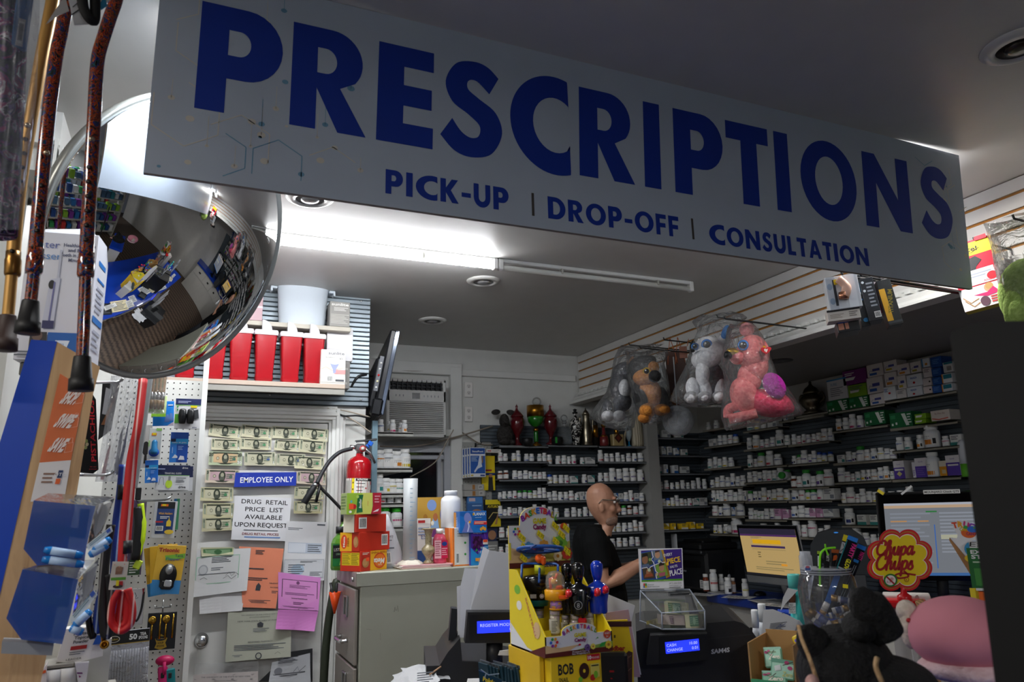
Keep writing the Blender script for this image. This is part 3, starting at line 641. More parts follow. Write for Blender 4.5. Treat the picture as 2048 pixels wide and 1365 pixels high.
# ---------------------------------------------------------------- air conditioner, outlets, television
def rectY(x0,y0,x1,y1,Y):
 c=wY((x0+x1)/2,(y0+y1)/2,Y);w=abs(wY(x1,(y0+y1)/2,Y).x-wY(x0,(y0+y1)/2,Y).x);h=abs(wY((x0+x1)/2,y0,Y).z-wY((x0+x1)/2,y1,Y).z);return c,w,h
PLW='dcdcda'
c,w,h=rectY(772,759,891,875,5.02);t=thing('air_conditioner','white window air conditioner with horizontal louvres above the dark window','air conditioner',TR(c))
b=B()
for z,hh in((h/2-.012,.024),(-h/2+.012,.024),(h*.2,.085)):b.box((0,.06,z),(w,.18,hh),PLW,.006)
for s_ in(-1,1):b.box((s_*(w/2-.012),.06,0),(.024,.18,h),PLW,.006)
b.box((0,.11,0),(w-.02,.1,h-.02),'2a2d33');b.obj('casing',t)
b=B()
for i in range(11):b.box((-w/2+.04+i*(w-.08)/10,-.015,h*.39),(.006,.03,.075),'1d2026')
b.box((0,.005,h*.39),(w-.05,.01,.08),'16181d')
for i in range(3):b.box((0,-.012,h*.36+i*.022),(w-.05,.02,.004),'3b3f46')
b.obj('air_outlet',t)
b=B()
for i in range(17):b.box((0,-.02,h*.07-i*h*.0335),(w-.04,.03,.006),PLW,.002,RX(-25))
b.obj('louvre',t);b=B()
fr=Fr((-w/2,-.031,h*.2-.042),(w,0,0),(0,0,.085));b.gfx(fr,[('r',.42,.25,.55,.75,M('23262c',.2))]+[('e',.62+.06*i,.5,.008,.1,'8b8f96')for i in range(5)]+[('e',.15+.06*i,.5,.008,.1,'8b8f96')for i in range(3)]);b.obj('control_panel',t)
for px,py,lab in((937,780,'upper'),(937,829,'lower')):
 c,w,h=rectY(px-8,py-15,px+8,py+15,5.19);t=thing('wall_outlet','white double wall outlet on the back wall, %s of the two'%lab,'outlet',TR(c),'wall outlets')
 B().box((0,-.003,0),(w,.008,h),M('eceae6',.35),.002).obj('cover_plate',t)
 for s_ in(-1,1):
  b=B();fr=Fr((-.018,-.0075,s_*h*.22-.015),(.036,0,0),(0,0,.03));b.gfx(fr,[('e',.5,.5,.48,.5,'dcdad6'),('r',.3,.5,.36,.8,INK),('r',.64,.5,.7,.8,INK),('e',.5,.28,.08,.12,INK)]);b.obj('socket',t)
# television on a wall arm, seen almost edge-on
p_top=wY(795,662,4.0);p_bot=wY(762,830,4.0)
zc=(p_top.z+p_bot.z)/2;H=(p_top-p_bot).length;tilt=math.degrees(math.atan2(p_top.x-p_bot.x,p_top.z-p_bot.z));L=.78
base=(p_top+p_bot)/2
T=TR(base)@RZ(-8)@RY(tilt)     # local: y into depth, z up, x is the screen normal
tv=thing('television','black flat television on a wall arm, tilted down and seen edge on','television',T)
b=B();b.box((-.022,L/2,0),(.035,L,H),M('15161a',.35),.008);b.box((-.055,L/2,-.05),(.05,L*.7,H*.62),'1b1c21',.015);b.box((-.03,.02,-H*.42),(.06,.06,H*.2),M('0e0f12',.3),.01);b.obj('housing',tv)
b=B();b.box((.002,.006,0),(.026,.012,H),M('8d97a8',.12,.9),.004);b.box((.002,L-.006,0),(.02,.012,H),M('15161a',.3),.004)
for s_ in(-1,1):b.box((.0,L/2,s_*(H/2-.008)),(.022,L,.016),M('15161a',.25),.004)
b.obj('bezel',tv)
B().box((.001,L/2,0),(.006,L-.03,H-.05),M('4c5056',.06,spec=.9),.001).obj('screen',tv)
b=B();fr=Fr((-.081,.10,-.12),(0,.0001,0),(0,0,.2))
for i in range(5):b.cyl((-.055,-.001,-.1+i*.035),(-.055,-.006,-.1+i*.035),.006,M(('c9c9c9','d9d4b0','b02020','c9c9c9','c9c9c9')[i],.3),n=10)
b.box((-.055,.0,-.02),(.022,.004,.2),'5a5d64');b.obj('port_panel',tv)
b=B();b.tube(spline([(-.08,.1,-.02),(-.16,.05,-.05),(-.19,.08,-.16),(-.14,.12,-.2)],6),.007,BLACK,8);b.obj('power_cord',tv)
b=B();ti=T.inverted();b.tube([(-.06,.3,-.12),(-.13,.3,-.14)],.02,BLACK,8);b.tube([V((-.13,.3,-.14)),ti@V((.915,4.4,zc-.16))],.018,BLACK,8);b.box((-.1,.3,-.13),(.03,.12,.12),BLACK,.004);b.obj('wall_arm',tv)

# ---------------------------------------------------------------- keepsakes along the top back shelf
ZS=SHELFZ['left',0];YO=5.10
def keep(px0,px1,y0,label,cat,name):
 a=wY(px0,890,YO);c=wY(px1,890,YO);zt=wY((px0+px1)/2,y0,YO).z;px=(px0+px1)/2
 k='left' if px<1097 else 'middle' if px<1197 else 'right';z=SHELFZ[k,0]+.0008
 return thing(name,label,cat,TR((a.x+c.x)/2,YO,z),None),(c.x-a.x)*.9,zt-z
RG=M('5a0f18',.12,coat=.6);GOLD=M('a8782a',.3,1);DK='17130f';GLS=film('clear_glass','e8eef0',.10,.05,3,.1,.7)
t,w,h=keep(985,1036,818,'dark furry rabbit figure with ears held out sideways on the top shelf','figurine','rabbit_figurine')
FURD=ramp_mat('dark_fur','noise',60,[(.3,'0f0d0c'),(.6,'2e2a28'),(.8,'4a4542')],.8,bump=1)
b=B();b.sph((0,0,h*.28),(w*.36,.05,h*.30),FURD);b.sph((-w*.05,-.01,h*.66),(w*.2,.045,h*.2),FURD);b.sph((-.02,-.03,h*.1),(w*.25,.05,h*.1),FURD);b.sph((w*.2,-.03,h*.08),(w*.15,.04,h*.08),FURD);b.sph((-w*.06,-.055,h*.62),(.022,.018,.02),FURD);b.obj('body',t)
for s_ in(-1,1):b=B();b.sph((s_*w*.33-.01,0,h*.90),(w*.20,.014,h*.075),FURD,R=RY(s_*8));b.obj('ear',t)
def urn(px0,px1,lab):
 t,w,h=keep(px0,px1,808,lab,'urn','lidded_urn');r=w/2
 b=B();b.lathe([(r*.7,0),(r*.75,.01),(r*.3,.03),(r*.28,h*.22),(r*.5,h*.28),(r*.92,h*.42),(r,h*.55),(r*.86,h*.68)],RG,20);b.obj('bowl',t)
 b=B();b.lathe([(r*.9,h*.68),(r*.92,h*.7),(r*.5,h*.80),(r*.2,h*.85),(r*.14,h*.9),(r*.2,h*.93),(r*.05,h*.97),(0,h)],RG,20);b.obj('lid',t)
urn(1020,1050,'dark red glass urn with pointed lid, between the rabbit figure and green goblet')
urn(1088,1117,'dark red glass urn with pointed lid, right of the green and gold goblet')
t,w,h=keep(1038,1061,878,'low black round display base in front of the left red urn','pedestal','round_pedestal');b=B(TR(0,-.045,0));b.lathe([(w/2,0),(w/2,h*.8),(w*.44,h),(0,h)],BLACK,20);b.obj('base',t)
t,w,h=keep(1055,1090,812,'green glass goblet with gold rim and stem on the top shelf','goblet','goblet');r=w/2;GG=M('1e7a1c',.1,coat=.6)
b=B();b.lathe([(r*.12,h*.46),(r*.5,h*.5),(r*.9,h*.60),(r,h*.74)],GG,24);b.obj('bowl',t);b=B();b.lathe([(r*1.005,h*.72),(r,h),(r*.96,h),(r*.97,h*.74)],GOLD,24);b.obj('rim',t)
b=B();b.lathe([(r*.7,0),(r*.6,h*.03),(r*.2,h*.08),(r*.25,h*.1)],GOLD,20);b.lathe([(r*.22,h*.36),(r*.34,h*.38),(r*.3,h*.42),(r*.14,h*.46)],GOLD,20);b.obj('foot',t)
b=B();b.lathe([(r*(.2+.1*(i%2)),h*(.1+.26*i/12))for i in range(13)],GG,16);b.obj('stem',t)
b=B();b.sph((r*.35,.02,h+r*.5),r*.55,GLS,20,14);b.obj('glass_ball',t)
t,w,h=keep(1098,1121,876,'low black base with a green stripe in front of the right red urn','pedestal','round_pedestal');b=B(TR(0,-.045,0));b.lathe([(w/2,0),(w/2,h*.8),(w*.44,h),(0,h)],BLACK,20);b.box((-w*.3,-w*.38,h*.55),(.012,.012,h*.8),GREEN);b.obj('base',t)
t,w,h=keep(1118,1142,829,'clear square glass decanter with round stopper','decanter','decanter');b=B();b.box((0,0,h*.3),(w*.95,w*.8,h*.58),GLS,.006);b.cyl((0,0,h*.59),(0,0,h*.72),w*.14,GLS);b.obj('bottle',t);b=B();b.sph((0,0,h*.87),w*.3,GLS);b.cyl((0,0,h*.7),(0,0,h*.78),w*.22,GLS);b.obj('stopper',t)
t,w,h=keep(1140,1165,818,'black and white patterned bottle vase beside the silver ewer','vase','patterned_vase');PT=ramp_mat('black_white_scrolls','noise',26,[(0,'0c0c0e'),(.5,'0c0c0e'),(.53,'d9d6d0'),(1,'d9d6d0')],.25,distort=2.5,const=True);r=w/2
b=B();b.lathe([(r*.55,0),(r*.5,.01),(r*.75,h*.25),(r,h*.5),(r*.8,h*.66),(r*.3,h*.76),(r*.28,h*.86)],PT,20);b.obj('body',t);b=B();b.lathe([(r*.4,h*.86),(r*.42,h*.9),(r*.2,h*.92),(r*.35,h*.97),(0,h)],BLACK,16);b.obj('stopper',t)
t,w,h=keep(1160,1188,816,'tarnished silver ewer with pointed lid and handle','ewer','silver_ewer');SV=M('8f8674',.28,1);r=w*.42
b=B();b.lathe([(r,0),(r*.95,.012),(r*.8,h*.1),(r*.95,h*.25),(r*.85,h*.45),(r*.6,h*.62),(r*.55,h*.76),(r*.66,h*.8)],SV,22);b.obj('body',t);b=B();b.lathe([(r*.68,h*.8),(r*.4,h*.89),(r*.1,h*.94),(r*.12,h*.97),(0,h)],SV,18);b.obj('lid',t)
b=B();b.tube(spline([(r*.6,0,h*.76),(r*1.25,0,h*.7),(r*1.2,0,h*.4),(r*.85,0,h*.28)],6),.006,SV);b.obj('handle',t);b=B();b.tube(spline([(-r*.8,0,h*.45),(-r*1.15,0,h*.6),(-r*1.1,0,h*.74)],5),[.012]*5+[.01]*6,SV);b.obj('spout',t)
t,w,h=keep(1186,1197,838,'slim dark bottle with gold band beside the silver ewer','bottle','slim_bottle');b=B();b.lathe([(w/2,0),(w/2,h*.8),(w*.3,h*.9),(w*.3,h)],DK,14);b.obj('body',t);b=B();b.lathe([(w*.51,h*.3),(w*.51,h*.75)],GOLD,14);b.obj('band',t)
t,w,h=keep(1199,1218,843,'small red and gold rose bottle with a tall neck','bottle','perfume_bottle');r=w/2;b=B();b.lathe([(r*.8,0),(r,.015),(r*.9,h*.35),(r*.35,h*.5),(r*.3,h*.75)],M('7a2a2c',.25,coat=.4),16);b.obj('body',t);b=B();b.lathe([(r*.42,h*.75),(r*.5,h*.85),(r*.3,h)],GOLD,14);b.lathe([(r*.85,h*.36),(r*.62,h*.44)],GOLD,14);b.obj('stopper',t)
t,w,h=keep(1221,1247,856,'square cream and gold bottle with a dark diamond','bottle','square_bottle');b=B();b.box((0,0,h*.33),(w*.9,w*.5,h*.62),M('b09a68',.35),.005);fr=Fr((-w*.45,-w*.255,.02),(w*.9,0,0),(0,0,h*.6));b.gfx(fr,[('p',[(.5,.05),(.9,.5),(.5,.95),(.1,.5)],'3b1a14'),('p',[(.5,.25),(.72,.5),(.5,.75),(.28,.5)],'6b2a1c')]);b.obj('body',t);b=B();b.lathe([(w*.16,h*.64),(w*.13,h*.74),(w*.2,h*.84),(w*.08,h*.94),(0,h)],GOLD,14);b.obj('stopper',t)
t,w,h=keep(1246,1257,858,'small curved cream horn ornament beside the blue stemmed glass','ornament','horn_ornament');b=B();b.tube(spline([(-w*.2,0,0),(-w*.3,0,h*.35),(0,0,h*.7),(w*.4,0,h)],5),[.014,.014,.014,.013,.013,.012,.012,.011,.01,.009,.008,.007,.006,.005,.004,.002],'b5a88c',10);b.obj('horn',t)
t,w,h=keep(1252,1265,853,'slim pale glass on a bright blue stem','glass','stemmed_glass');r=w/2;b=B();b.lathe([(r*.8,0),(r*.7,.004),(r*.2,.012),(r*.2,h*.25)],M('1490c8',.15,coat=.5),14);b.obj('stem',t);b=B();b.lathe([(r*.25,h*.25),(r*.85,h*.5),(r,h*.75),(r*.7,h)],M('b9c8cf',.15,alpha=.6),16);b.obj('cup',t)
t,w,h=keep(1264,1287,826,'tall cream ceramic vase with ridges at the end of the top shelf','vase','cream_vase');r=w/2;b=B()
for k in range(1):b.lathe([(r*.9,0),(r,.02),(r*.95,h*.4),(r*.8,h*.75),(r*.68,h*.95),(r*.74,h),(r*.6,h)],ramp_mat('ridged_cream','wave',18,[(0,'9c9078'),(1,'cfc6ae')],.5,distort=1.5,bump=.4),18)
b.obj('body',t)
# silver samovar on the high right shelf
p0=wX(1627,829,XR+.05);p1=wX(1627,760,XR+.05);h=p1.z-p0.z;a,c=RSH['third',0]
sp_=thing('samovar','ornate tarnished silver samovar on a small shelf below the lower ceiling','samovar',TR(p0));SV2=M('6f6656',.3,1);r=.085
b=B();b.lathe([(r*.9,0),(r*.95,.01),(r*.5,.03),(r*.8,h*.25),(r,h*.4),(r*.85,h*.52),(r*.6,h*.58)],SV2,24);b.obj('body',sp_);b=B();b.lathe([(r*.62,h*.58),(r*.66,h*.64),(r*.5,h*.76),(r*.2,h*.84),(r*.1,h*.9),(r*.14,h*.94),(0,h)],SV2,24);b.obj('lid',sp_)
for s_ in(-1,1):b=B();b.tube(spline([(0,s_*r*.8,h*.3),(0,s_*r*1.3,h*.42),(0,s_*r*1.1,h*.6),(0,s_*r*.7,h*.55)],5),.008,SV2);b.obj('handle',sp_)
a=wX(1592,834,XR);c=wX(1655,827,XR);a.z=c.z=p0.z-.0006;plank('beige metal shelf carrying the silver samovar near the lower ceiling',a,c,.12,NX,SHT)

# ---------------------------------------------------------------- sharps containers and shelf above the door
YS=3.86
def spx(x,y):return wY(x,y,YS)
a=spx(334,757);c=spx(690,762);zsh=(a.z+c.z)/2-.008
b=B();b.box(((a.x+c.x)/2,3.965,zsh-.012),(c.x-a.x,.23,.024),'b3a294',.002);b.box(((a.x+c.x)/2,3.862,zsh-.03),(c.x-a.x,.012,.05),'8f8d87',.002);b.obj('wall_shelf',None,'beige shelf above the door, holding the red containers','shelf')
zu=spx(650,652).z;a2=spx(480,640);c2=spx(702,655);Yu=3.93
cu0=wY(480,640,Yu);cu1=wY(702,654,Yu);zu=(cu0.z+cu1.z)/2
b=B();b.box(((cu0.x+cu1.x)/2-.06,4.007,zu-.012),(cu1.x-cu0.x+.12,.15,.024),'b9b3a6',.002);b.box(((cu0.x+cu1.x)/2-.06,4.07,zu-.04),(cu1.x-cu0.x+.12,.02,.06),'8a857c');b.obj('wall_shelf',None,'upper beige shelf above the door, holding the white tub','shelf')
SRED=M('a4141f',.3,coat=.2,alpha=.97);SLID=M('dcd6dc',.35)
def sharps(xc,ytop,ybot,lab,lean=0):
 p0=wY(xc[1],ybot,YS+.03);pt=wY(xc[0],ytop,YS+.03);z=zsh+.0006;h=pt.z-z;wt,wb=.108,.082
 t=thing('sharps_container',lab,'container',TR((p0.x+pt.x)/2,YS+.075,z)@RY(lean),'red sharps containers');b=B();dt,db=.11,.08;n=5
 def ring(w_,d_,z_,r=.014):
  o=[]
  for cx,cy,a0 in((w_/2-r,d_/2-r,0),(-w_/2+r,d_/2-r,90),(-w_/2+r,-d_/2+r,180),(w_/2-r,-d_/2+r,270)):
   o+=[(cx+r*math.cos(math.radians(a0+22.5*k)),cy+r*math.sin(math.radians(a0+22.5*k)),z_)for k in range(5)]
  return o
 R=[ring(wb-.016,db-.016,0),ring(wb,db,.01),ring(wb+.006,db+.004,h*.12),ring(wb+(wt-wb)*.13-.004,db+.008,h*.14),ring(wt,dt,h-.03)];vs=[q for r_ in R for q in r_];m_=20
 fs=[(j*m_+i,j*m_+(i+1)%m_,(j+1)*m_+(i+1)%m_,(j+1)*m_+i)for j in range(4)for i in range(m_)]+[tuple(range(m_))[::-1]]
 b.add(vs,fs,SRED,True);b.obj('bin',t)
 b=B();R=[ring(wt+.008,dt+.008,h-.034),ring(wt+.012,dt+.012,h-.02),ring(wt+.006,dt+.006,h-.008),ring(wt*.7,dt*.6,h-.002)];vs=[q for r_ in R for q in r_]
 b.add(vs,[(j*m_+i,j*m_+(i+1)%m_,(j+1)*m_+(i+1)%m_,(j+1)*m_+i)for j in range(3)for i in range(m_)]+[tuple(range(3*m_,4*m_))],SLID,True);b.obj('lid',t)
 b=B();fr=Fr((-.02,-.02,h-.004),(.05,0,0),(0,0,.05));b.prism([(0,0)]+[(.05*math.cos(a_*PI/16),.058*math.sin(a_*PI/16))for a_ in range(0,9)],fr,.035,M('d6d2da',.3,alpha=.8));b.obj('flap',t)
sharps((372,372),656,752,'red sharps container mostly hidden behind the round mirror')
sharps((433,428),652,754,'red sharps container partly hidden by the mirror rim')
sharps((484,478),654,756,'red sharps container with a pinkish label, right of the mirror')
sharps((536,526),658,759,'red sharps container, third from the right on its shelf')
sharps((586,579),662,761,'red sharps container, second from the right on its shelf')
sharps((634,622),666,763,'red sharps container at the right end beside the white boxes')
p=wY(606,640,Yu+.06);wtub=.0;c0=wY(551,575,Yu+.06);c1=wY(662,575,Yu+.06);r=(c1.x-c0.x)/2;ht=wY(606,572,Yu+.06).z-zu
TUBM='c9d3dc';t=thing('tub','large pale grey plastic tub on the upper shelf over the door','tub',TR((c0.x+c1.x)/2,Yu+.075,zu+.0005));dp=.44
b=B();b.lathe([(r*.80,0),(r*.82,.004),(r*.92,ht*.93),(r*.95,ht*.94),(r*.97,ht),(r*.92,ht),(r*.88,ht*.9),(r*.8,.02),(0,.02)],TUBM,40,sy=dp);b.obj('bucket',t)
b=B();b.lathe([(r*.96,ht*.96),(r*1.02,ht*.98),(r*1.02,ht*1.03),(r*.9,ht*1.05),(0,ht*1.05)],TUBM,40,sy=dp);b.obj('lid',t)
for s_ in(-1,1):b=B();b.box((s_*r*1.04,0,ht*.9),(r*.22,.05,.014),TUBM,.005);b.box((s_*r*1.13,0,ht*.86),(.01,.05,.03),TUBM,.003);b.obj('handle',t)
def wallbox(x0,y0,x1,y1,Y,dp,base,items,name,label,cat,zb=None,lean=0,group=None,side=None):
 c,w,h=rectY(x0,y0,x1,y1,Y);z=c.z-h/2 if zb is None else zb;h=(c.z+h/2)-z
 b=B();b.box((0,dp/2,h/2),(w,dp,h),M(base,.5),.0015);fr=Fr((-w/2,-.0004,0),(w,0,0),(0,0,h));b.gfx(fr,items)
 return b.obj(name,None,label,cat,group,TR(c.x,Y,z)@RY(lean))
GT='e9e8e6';DGY='4b4d52'
wallbox(660,604,700,650,Yu,.1,'8f8d88',[('t','sunlite',.5,.84,.11,'e6e4e0',dict(bold=.03,w=.86)),('lines',.2,.62,.9,.78,3,'dcdad6'),('lines',.06,.1,.95,.5,7,'bdbab4')],'light_bulb_box','grey light bulb box with pale wording on the upper shelf','box',zu+.0005)
wallbox(642,700,691,764,YS+.0,.11,'e6e4de',[('t','sunlite',.62,.86,.09,'6b6d74',dict(bold=.02,w=.66)),('t','LED Reflector',.36,.76,.04,DGY,dict(w=.4)),('t','65',.82,.72,.07,DGY),('l',[(.02,.42),(.2,.5),(.45,.4),(.9,.48)],.006,'e0bcae'),('r',.55,.3,1,.42,'d88a8a'),('p',[(.35,.62),(.75,.62),(.62,.44),(.6,.32),(.5,.32),(.48,.44)],'8e96c8'),('e',.55,.62,.2,.05,'c9cfe6'),('r',0,.05,1,.25,'d6d2ca'),('bar',.25,.07,.5,.24,WHITE,INK),('r',.6,.08,.95,.14,DGY)],'light_bulb_box','white light bulb box with a lamp picture beside the red containers','box',zsh+.0005)
wallbox(654,656,706,722,YS+.115,.1,'dcdcde',[('r',.02,.02,.98,.35,M('c9c9cc',.3)),('l',[(.3,.35),(.5,.6),(.7,.4)],.003,M('eeeeee',.2))],'storage_box','plain white box standing on a grey box beside the red containers','box')
wallbox(658,722,700,764,YS+.12,.09,'7f7d7a',[('lines',.1,.1,.9,.8,4,'a5a29c')],'storage_box','grey box under the plain white box on the lower shelf','box',zsh+.0005)
wallbox(494,578,526,640,Yu,.1,'b99aa0',[('r',.0,.4,1,.46,'d9c6ca')],'storage_box','pinkish translucent box half hidden by the round mirror','box',zu+.0005)
# ---------------------------------------------------------------- things taped to the white door
DZ=[0]
def sheet(tl,tr,br,bl,base,items,name,label,cat,group=None,Y=4.066,th=.0008,curl=0.0):
 DZ[0]+=1;y=Y-.0016*DZ[0]if Y==4.066 else Y
 P=[wY(*q,y)for q in(bl,br,tr,tl)];o=P[0];b=B(TR(-o));u=((P[1]-P[0])+(P[2]-P[3]))/2;v=((P[3]-P[0])+(P[2]-P[1]))/2
 n=6;vs=[]
 for j in range(n+1):
  for i in range(n+1):
   s_,t_=i/n,j/n;q=P[0]*(1-s_)*(1-t_)+P[1]*s_*(1-t_)+P[2]*s_*t_+P[3]*(1-s_)*t_
   vs.append(q+V((0,-curl*((1-t_)**2)*(.4+.6*abs(2*s_-1)),0)))
 N=(n+1)**2;b.add(vs+[q+V((0,th,0))for q in vs],[(j*(n+1)+i,j*(n+1)+i+1,(j+1)*(n+1)+i+1,(j+1)*(n+1)+i)for j in range(n)for i in range(n)]+[(N+j*(n+1)+i,N+(j+1)*(n+1)+i,N+(j+1)*(n+1)+i+1,N+j*(n+1)+i+1)for j in range(n)for i in range(n)],M(base,.65))
 b.gfx(Fr(P[0]+V((0,-curl*.35,0)),u,v),items,.0002)
 return b.obj(name,None,label,cat,group,TR(o))
BG=M('2c3428',.7);BGR='1f8a50';BLT=M('8a927e',.7)
def note(val,back=False,seal='1f8a50'):
 if back:return[('r',.05,.14,.95,.88,'4f7a4e'),('r',.12,.25,.88,.76,'7fa27a'),('e',.5,.5,.12,.26,'3d6a3f'),('t',val,.13,.62,.2,PAPER),('t',val,.87,.2,.2,PAPER)]
 pp={'5':'b79aa0','20':'c8ab84'}.get(val);sl=M(seal,.6);it=[]
 if pp:it+=[('r',.25,.1,.72,.9,M(pp,.6))]
 it+=[('r',.03,.06,.97,.16,BG),('r',.12,.84,.88,.93,BG),('r',.03,.06,.1,.94,BLT),('r',.9,.06,.97,.94,BLT),('r',.14,.2,.86,.8,M('b9b79e' if not pp else pp,.65)),
  ('e',.5,.5,.105,.38,BG),('e',.5,.58,.05,.17,'9c9c86'),('p',[(.42,.2),(.58,.2),(.56,.42),(.5,.47),(.44,.42)],'4a4f44'),('e',.27,.5,.045,.12,BG),('e',.27,.5,.034,.09,'b9b79e'),('e',.76,.46,.05,.13,sl),
  ('t',val,.07,.66,.22,BG,dict(bold=.02)),('t',val,.93,.66,.22,BG,dict(bold=.02)),('t',val,.93,.1,.22,PAPER,dict(bold=.02)),('lines',.62,.3,.84,.72,3,'6d7a66')]
 return it
def b2(*p):return[(400+x/6.068,835+y/6.068)for x,y in p]
for P,val,lab,base,seal in(
 (b2((120,75),(508,110),(490,268),(100,222)),'2','two dollar note taped at the top left corner of the white door','c9c5a8','1f8a50'),
 (b2((512,85),(872,122),(868,270),(500,235)),'2','two dollar note, second from left in the top row on the door','c9c5a8','1f8a50'),
 (b2((877,105),(1210,128),(1206,265),(875,255)),'2','two dollar note, third from left in the top row on the door','c6c3a8','1f8a50'),
 (b2((1217,122),(1558,150),(1548,300),(1212,265)),'2','two dollar note, rightmost in the top row on the door','c4c1a4','1f8a50'),
 (b2((140,255),(490,270),(490,405),(135,395)),'2','two dollar note with a shiny spot, leftmost in the second row','c9c5a8','1f8a50'),
 (b2((495,250),(868,268),(862,400),(492,388)),'2','two dollar note, second from left in the second row','c9c5a8','1f8a50'),
 (b2((915,275),(1215,285),(1202,425),(895,400)),'2','tilted two dollar note, third from left in the second row','c4c1a4','1f8a50'),
 (b2((1212,275),(1532,290),(1520,452),(1202,420)),'1','one dollar note at the right end of the second row','c0bda0','1f8a50'),
 (b2((115,415),(512,420),(508,590),(100,580)),'20','peach and green twenty dollar note at the left of the third row','aab596','1d6a50'),
 (b2((535,425),(915,425),(918,590),(535,585)),'1','one dollar note with blue seal left of centre in the third row','bcbaa2','24489a'),
 (b2((925,440),(1280,450),(1270,600),(922,590)),'1','one dollar note partly covered by another in the third row','b4b29c','24489a'),
 (b2((1145,470),(1508,485),(1500,640),(1145,620)),'1','one dollar note overlapping its neighbour, right end of the third row','c9c6a6','1f8a50'),
 (b2((72,628),(478,640),(465,800),(55,795)),'5','pinkish five dollar note left of the blue employee sign','c3b5a4','2d5d5a'),
 (b2((1175,655),(1535,670),(1525,825),(1170,805)),'5','pinkish five dollar note right of the blue employee sign','c3b5a4','2d5d5a'),
 (b2((5,850),(405,855),(400,1020),(0,1015)),'1','one dollar note directly under the left five dollar note','bab592','1f8a50'),
 (b2((1150,845),(1512,850),(1500,1000),(1140,990)),'2','two dollar note behind the black hose nozzle','b0ad90','1f8a50'),
 (b2((35,1045),(415,1045),(412,1215),(30,1220)),'1','one dollar note, middle of the three on the left of the price list','b8b390','1f8a50'),
 (b2((1140,1020),(1490,1020),(1485,1170),(1135,1170)),'1','one dollar note, lowest of those right of the price list','a8a27e','1f8a50'),
 (b2((30,1220),(420,1210),(425,1370),(20,1390)),'1','crooked one dollar note, lowest of three left of the price list','aeA98a','1f8a50')):
 sheet(*P,base.lower(),note(val,seal=seal),'dollar_note',lab,'banknote','banknotes taped to the door',curl=.003)
def d1(*p):return[(370+x/4.476,1060+y/4.476)for x,y in p]
GI=M('5f646c',.7);DI=M('3a3d44',.7)
sheet((471,946),(593,945),(592,972),(468,975),'0e2f9e',[('t','EMPLOYEE ONLY',.52,.3,.4,'eef0f4',dict(w=.86,bold=.012)),('lines',.12,.8,.22,.88,1,'4a6ac0')],'door_sign','blue sign with white capital letters across the white door','sign',th=.003)
sheet((470,992),(583,997),(576,1083),(462,1080),'dcdde2',[('t','DRUG  RETAIL',.53,.83,.105,INK,dict(w=.82,bold=.012)),('t','PRICE  LIST',.53,.655,.105,INK,dict(w=.67,bold=.012)),('t','AVAILABLE',.53,.48,.105,INK,dict(w=.66,bold=.012)),('t','UPON REQUEST',.5,.30,.105,INK,dict(w=.93,bold=.012)),('lines',.2,.2,.8,.25,1,GI),('t','DRUG RETAIL PRICES',.5,.115,.055,'7a1f2a',dict(w=.64,bold=.015)),('lines',.22,.04,.85,.1,1,'6b8fc8')],'price_notice','white notice with big black capitals about the price list','notice')
sheet((573,1043),(655,1045),(648,1162),(565,1158),'d9dade',[('r',.75,.93,.95,.96,GI),('lines',.05,.83,.4,.88,2,GI),('r',.08,.44,.9,.62,'b8c2d2'),('r',.09,.45,.5,.61,'d2d8e2'),('lines',.55,.46,.88,.6,4,GI)],'registration_form','white form with small print on the right of the door','paper')
sheet(*d1((890,262),(1252,262),(1245,430),(870,440)),'c9cbd0',[('r',.02,.03,.98,.97,'9a9ea8'),('r',.03,.05,.97,.95,'cdd0d6'),('e',.35,.45,.16,.3,'a8bfd4'),('lines',.12,.2,.52,.75,5,GI),('lines',.65,.12,.95,.35,3,GI),('lines',.4,.8,.8,.92,2,GI)],'registration_card','grey bordered certificate card above the pink certificate','paper')
sheet(*d1((485,150),(885,170),(812,705),(515,695)),'e58a6a',[('lines',.27,.88,.5,.96,3,DI),('lines',.05,.62,.5,.66,1,DI),('lines',.05,.44,.6,.5,2,DI),('p',[(.3,.28),(.42,.28),(.44,.36),(.38,.41),(.32,.36)],DI),('t','VALIDATED',.8,.40,.02,DI,dict(w=.3,bold=.02)),('t','9/17/2021',.8,.33,.02,DI,dict(w=.24,bold=.02)),('lines',.72,.24,.88,.29,2,DI),('lines',.05,.07,.7,.13,3,DI)],'certificate','orange certificate sheet in the middle of the door','paper',curl=.006)
sheet(*d1((128,590),(535,560),(510,725),(130,755)),'d2d2d4',[],'paper_sheet','blank white sheet showing below the green bordered certificate','paper',curl=.01)
sheet(*d1((45,188),(590,165),(552,545),(20,612)),'d6d7d9',[('r',.1,.26,.82,.88,'9fc4ae'),('r',.115,.28,.805,.86,'d3d5d6'),('e',.22,.58,.08,.12,'a6aab0'),('e',.22,.58,.06,.09,'c2c5c8'),('lines',.35,.72,.68,.86,4,DI),('lines',.35,.55,.55,.63,2,GI),('l',[(.6,.42),(.66,.5),(.7,.4),(.76,.48),(.82,.42)],.0015,INK),('l',[(.56,.36),(.64,.42),(.7,.34),(.78,.41)],.0015,INK),('l',[(.18,.38),(.24,.42),(.3,.37)],.0015,INK),('lines',.15,.47,.75,.5,1,GI)],'certificate','white certificate with a thin green border on the left of the door','paper',curl=.012)
sheet(*d1((140,160),(437,158),(432,222),(150,240)),'b7b795',note('1',True),'dollar_note','green backed dollar note taped over the green bordered certificate','banknote','banknotes taped to the door',curl=.01)
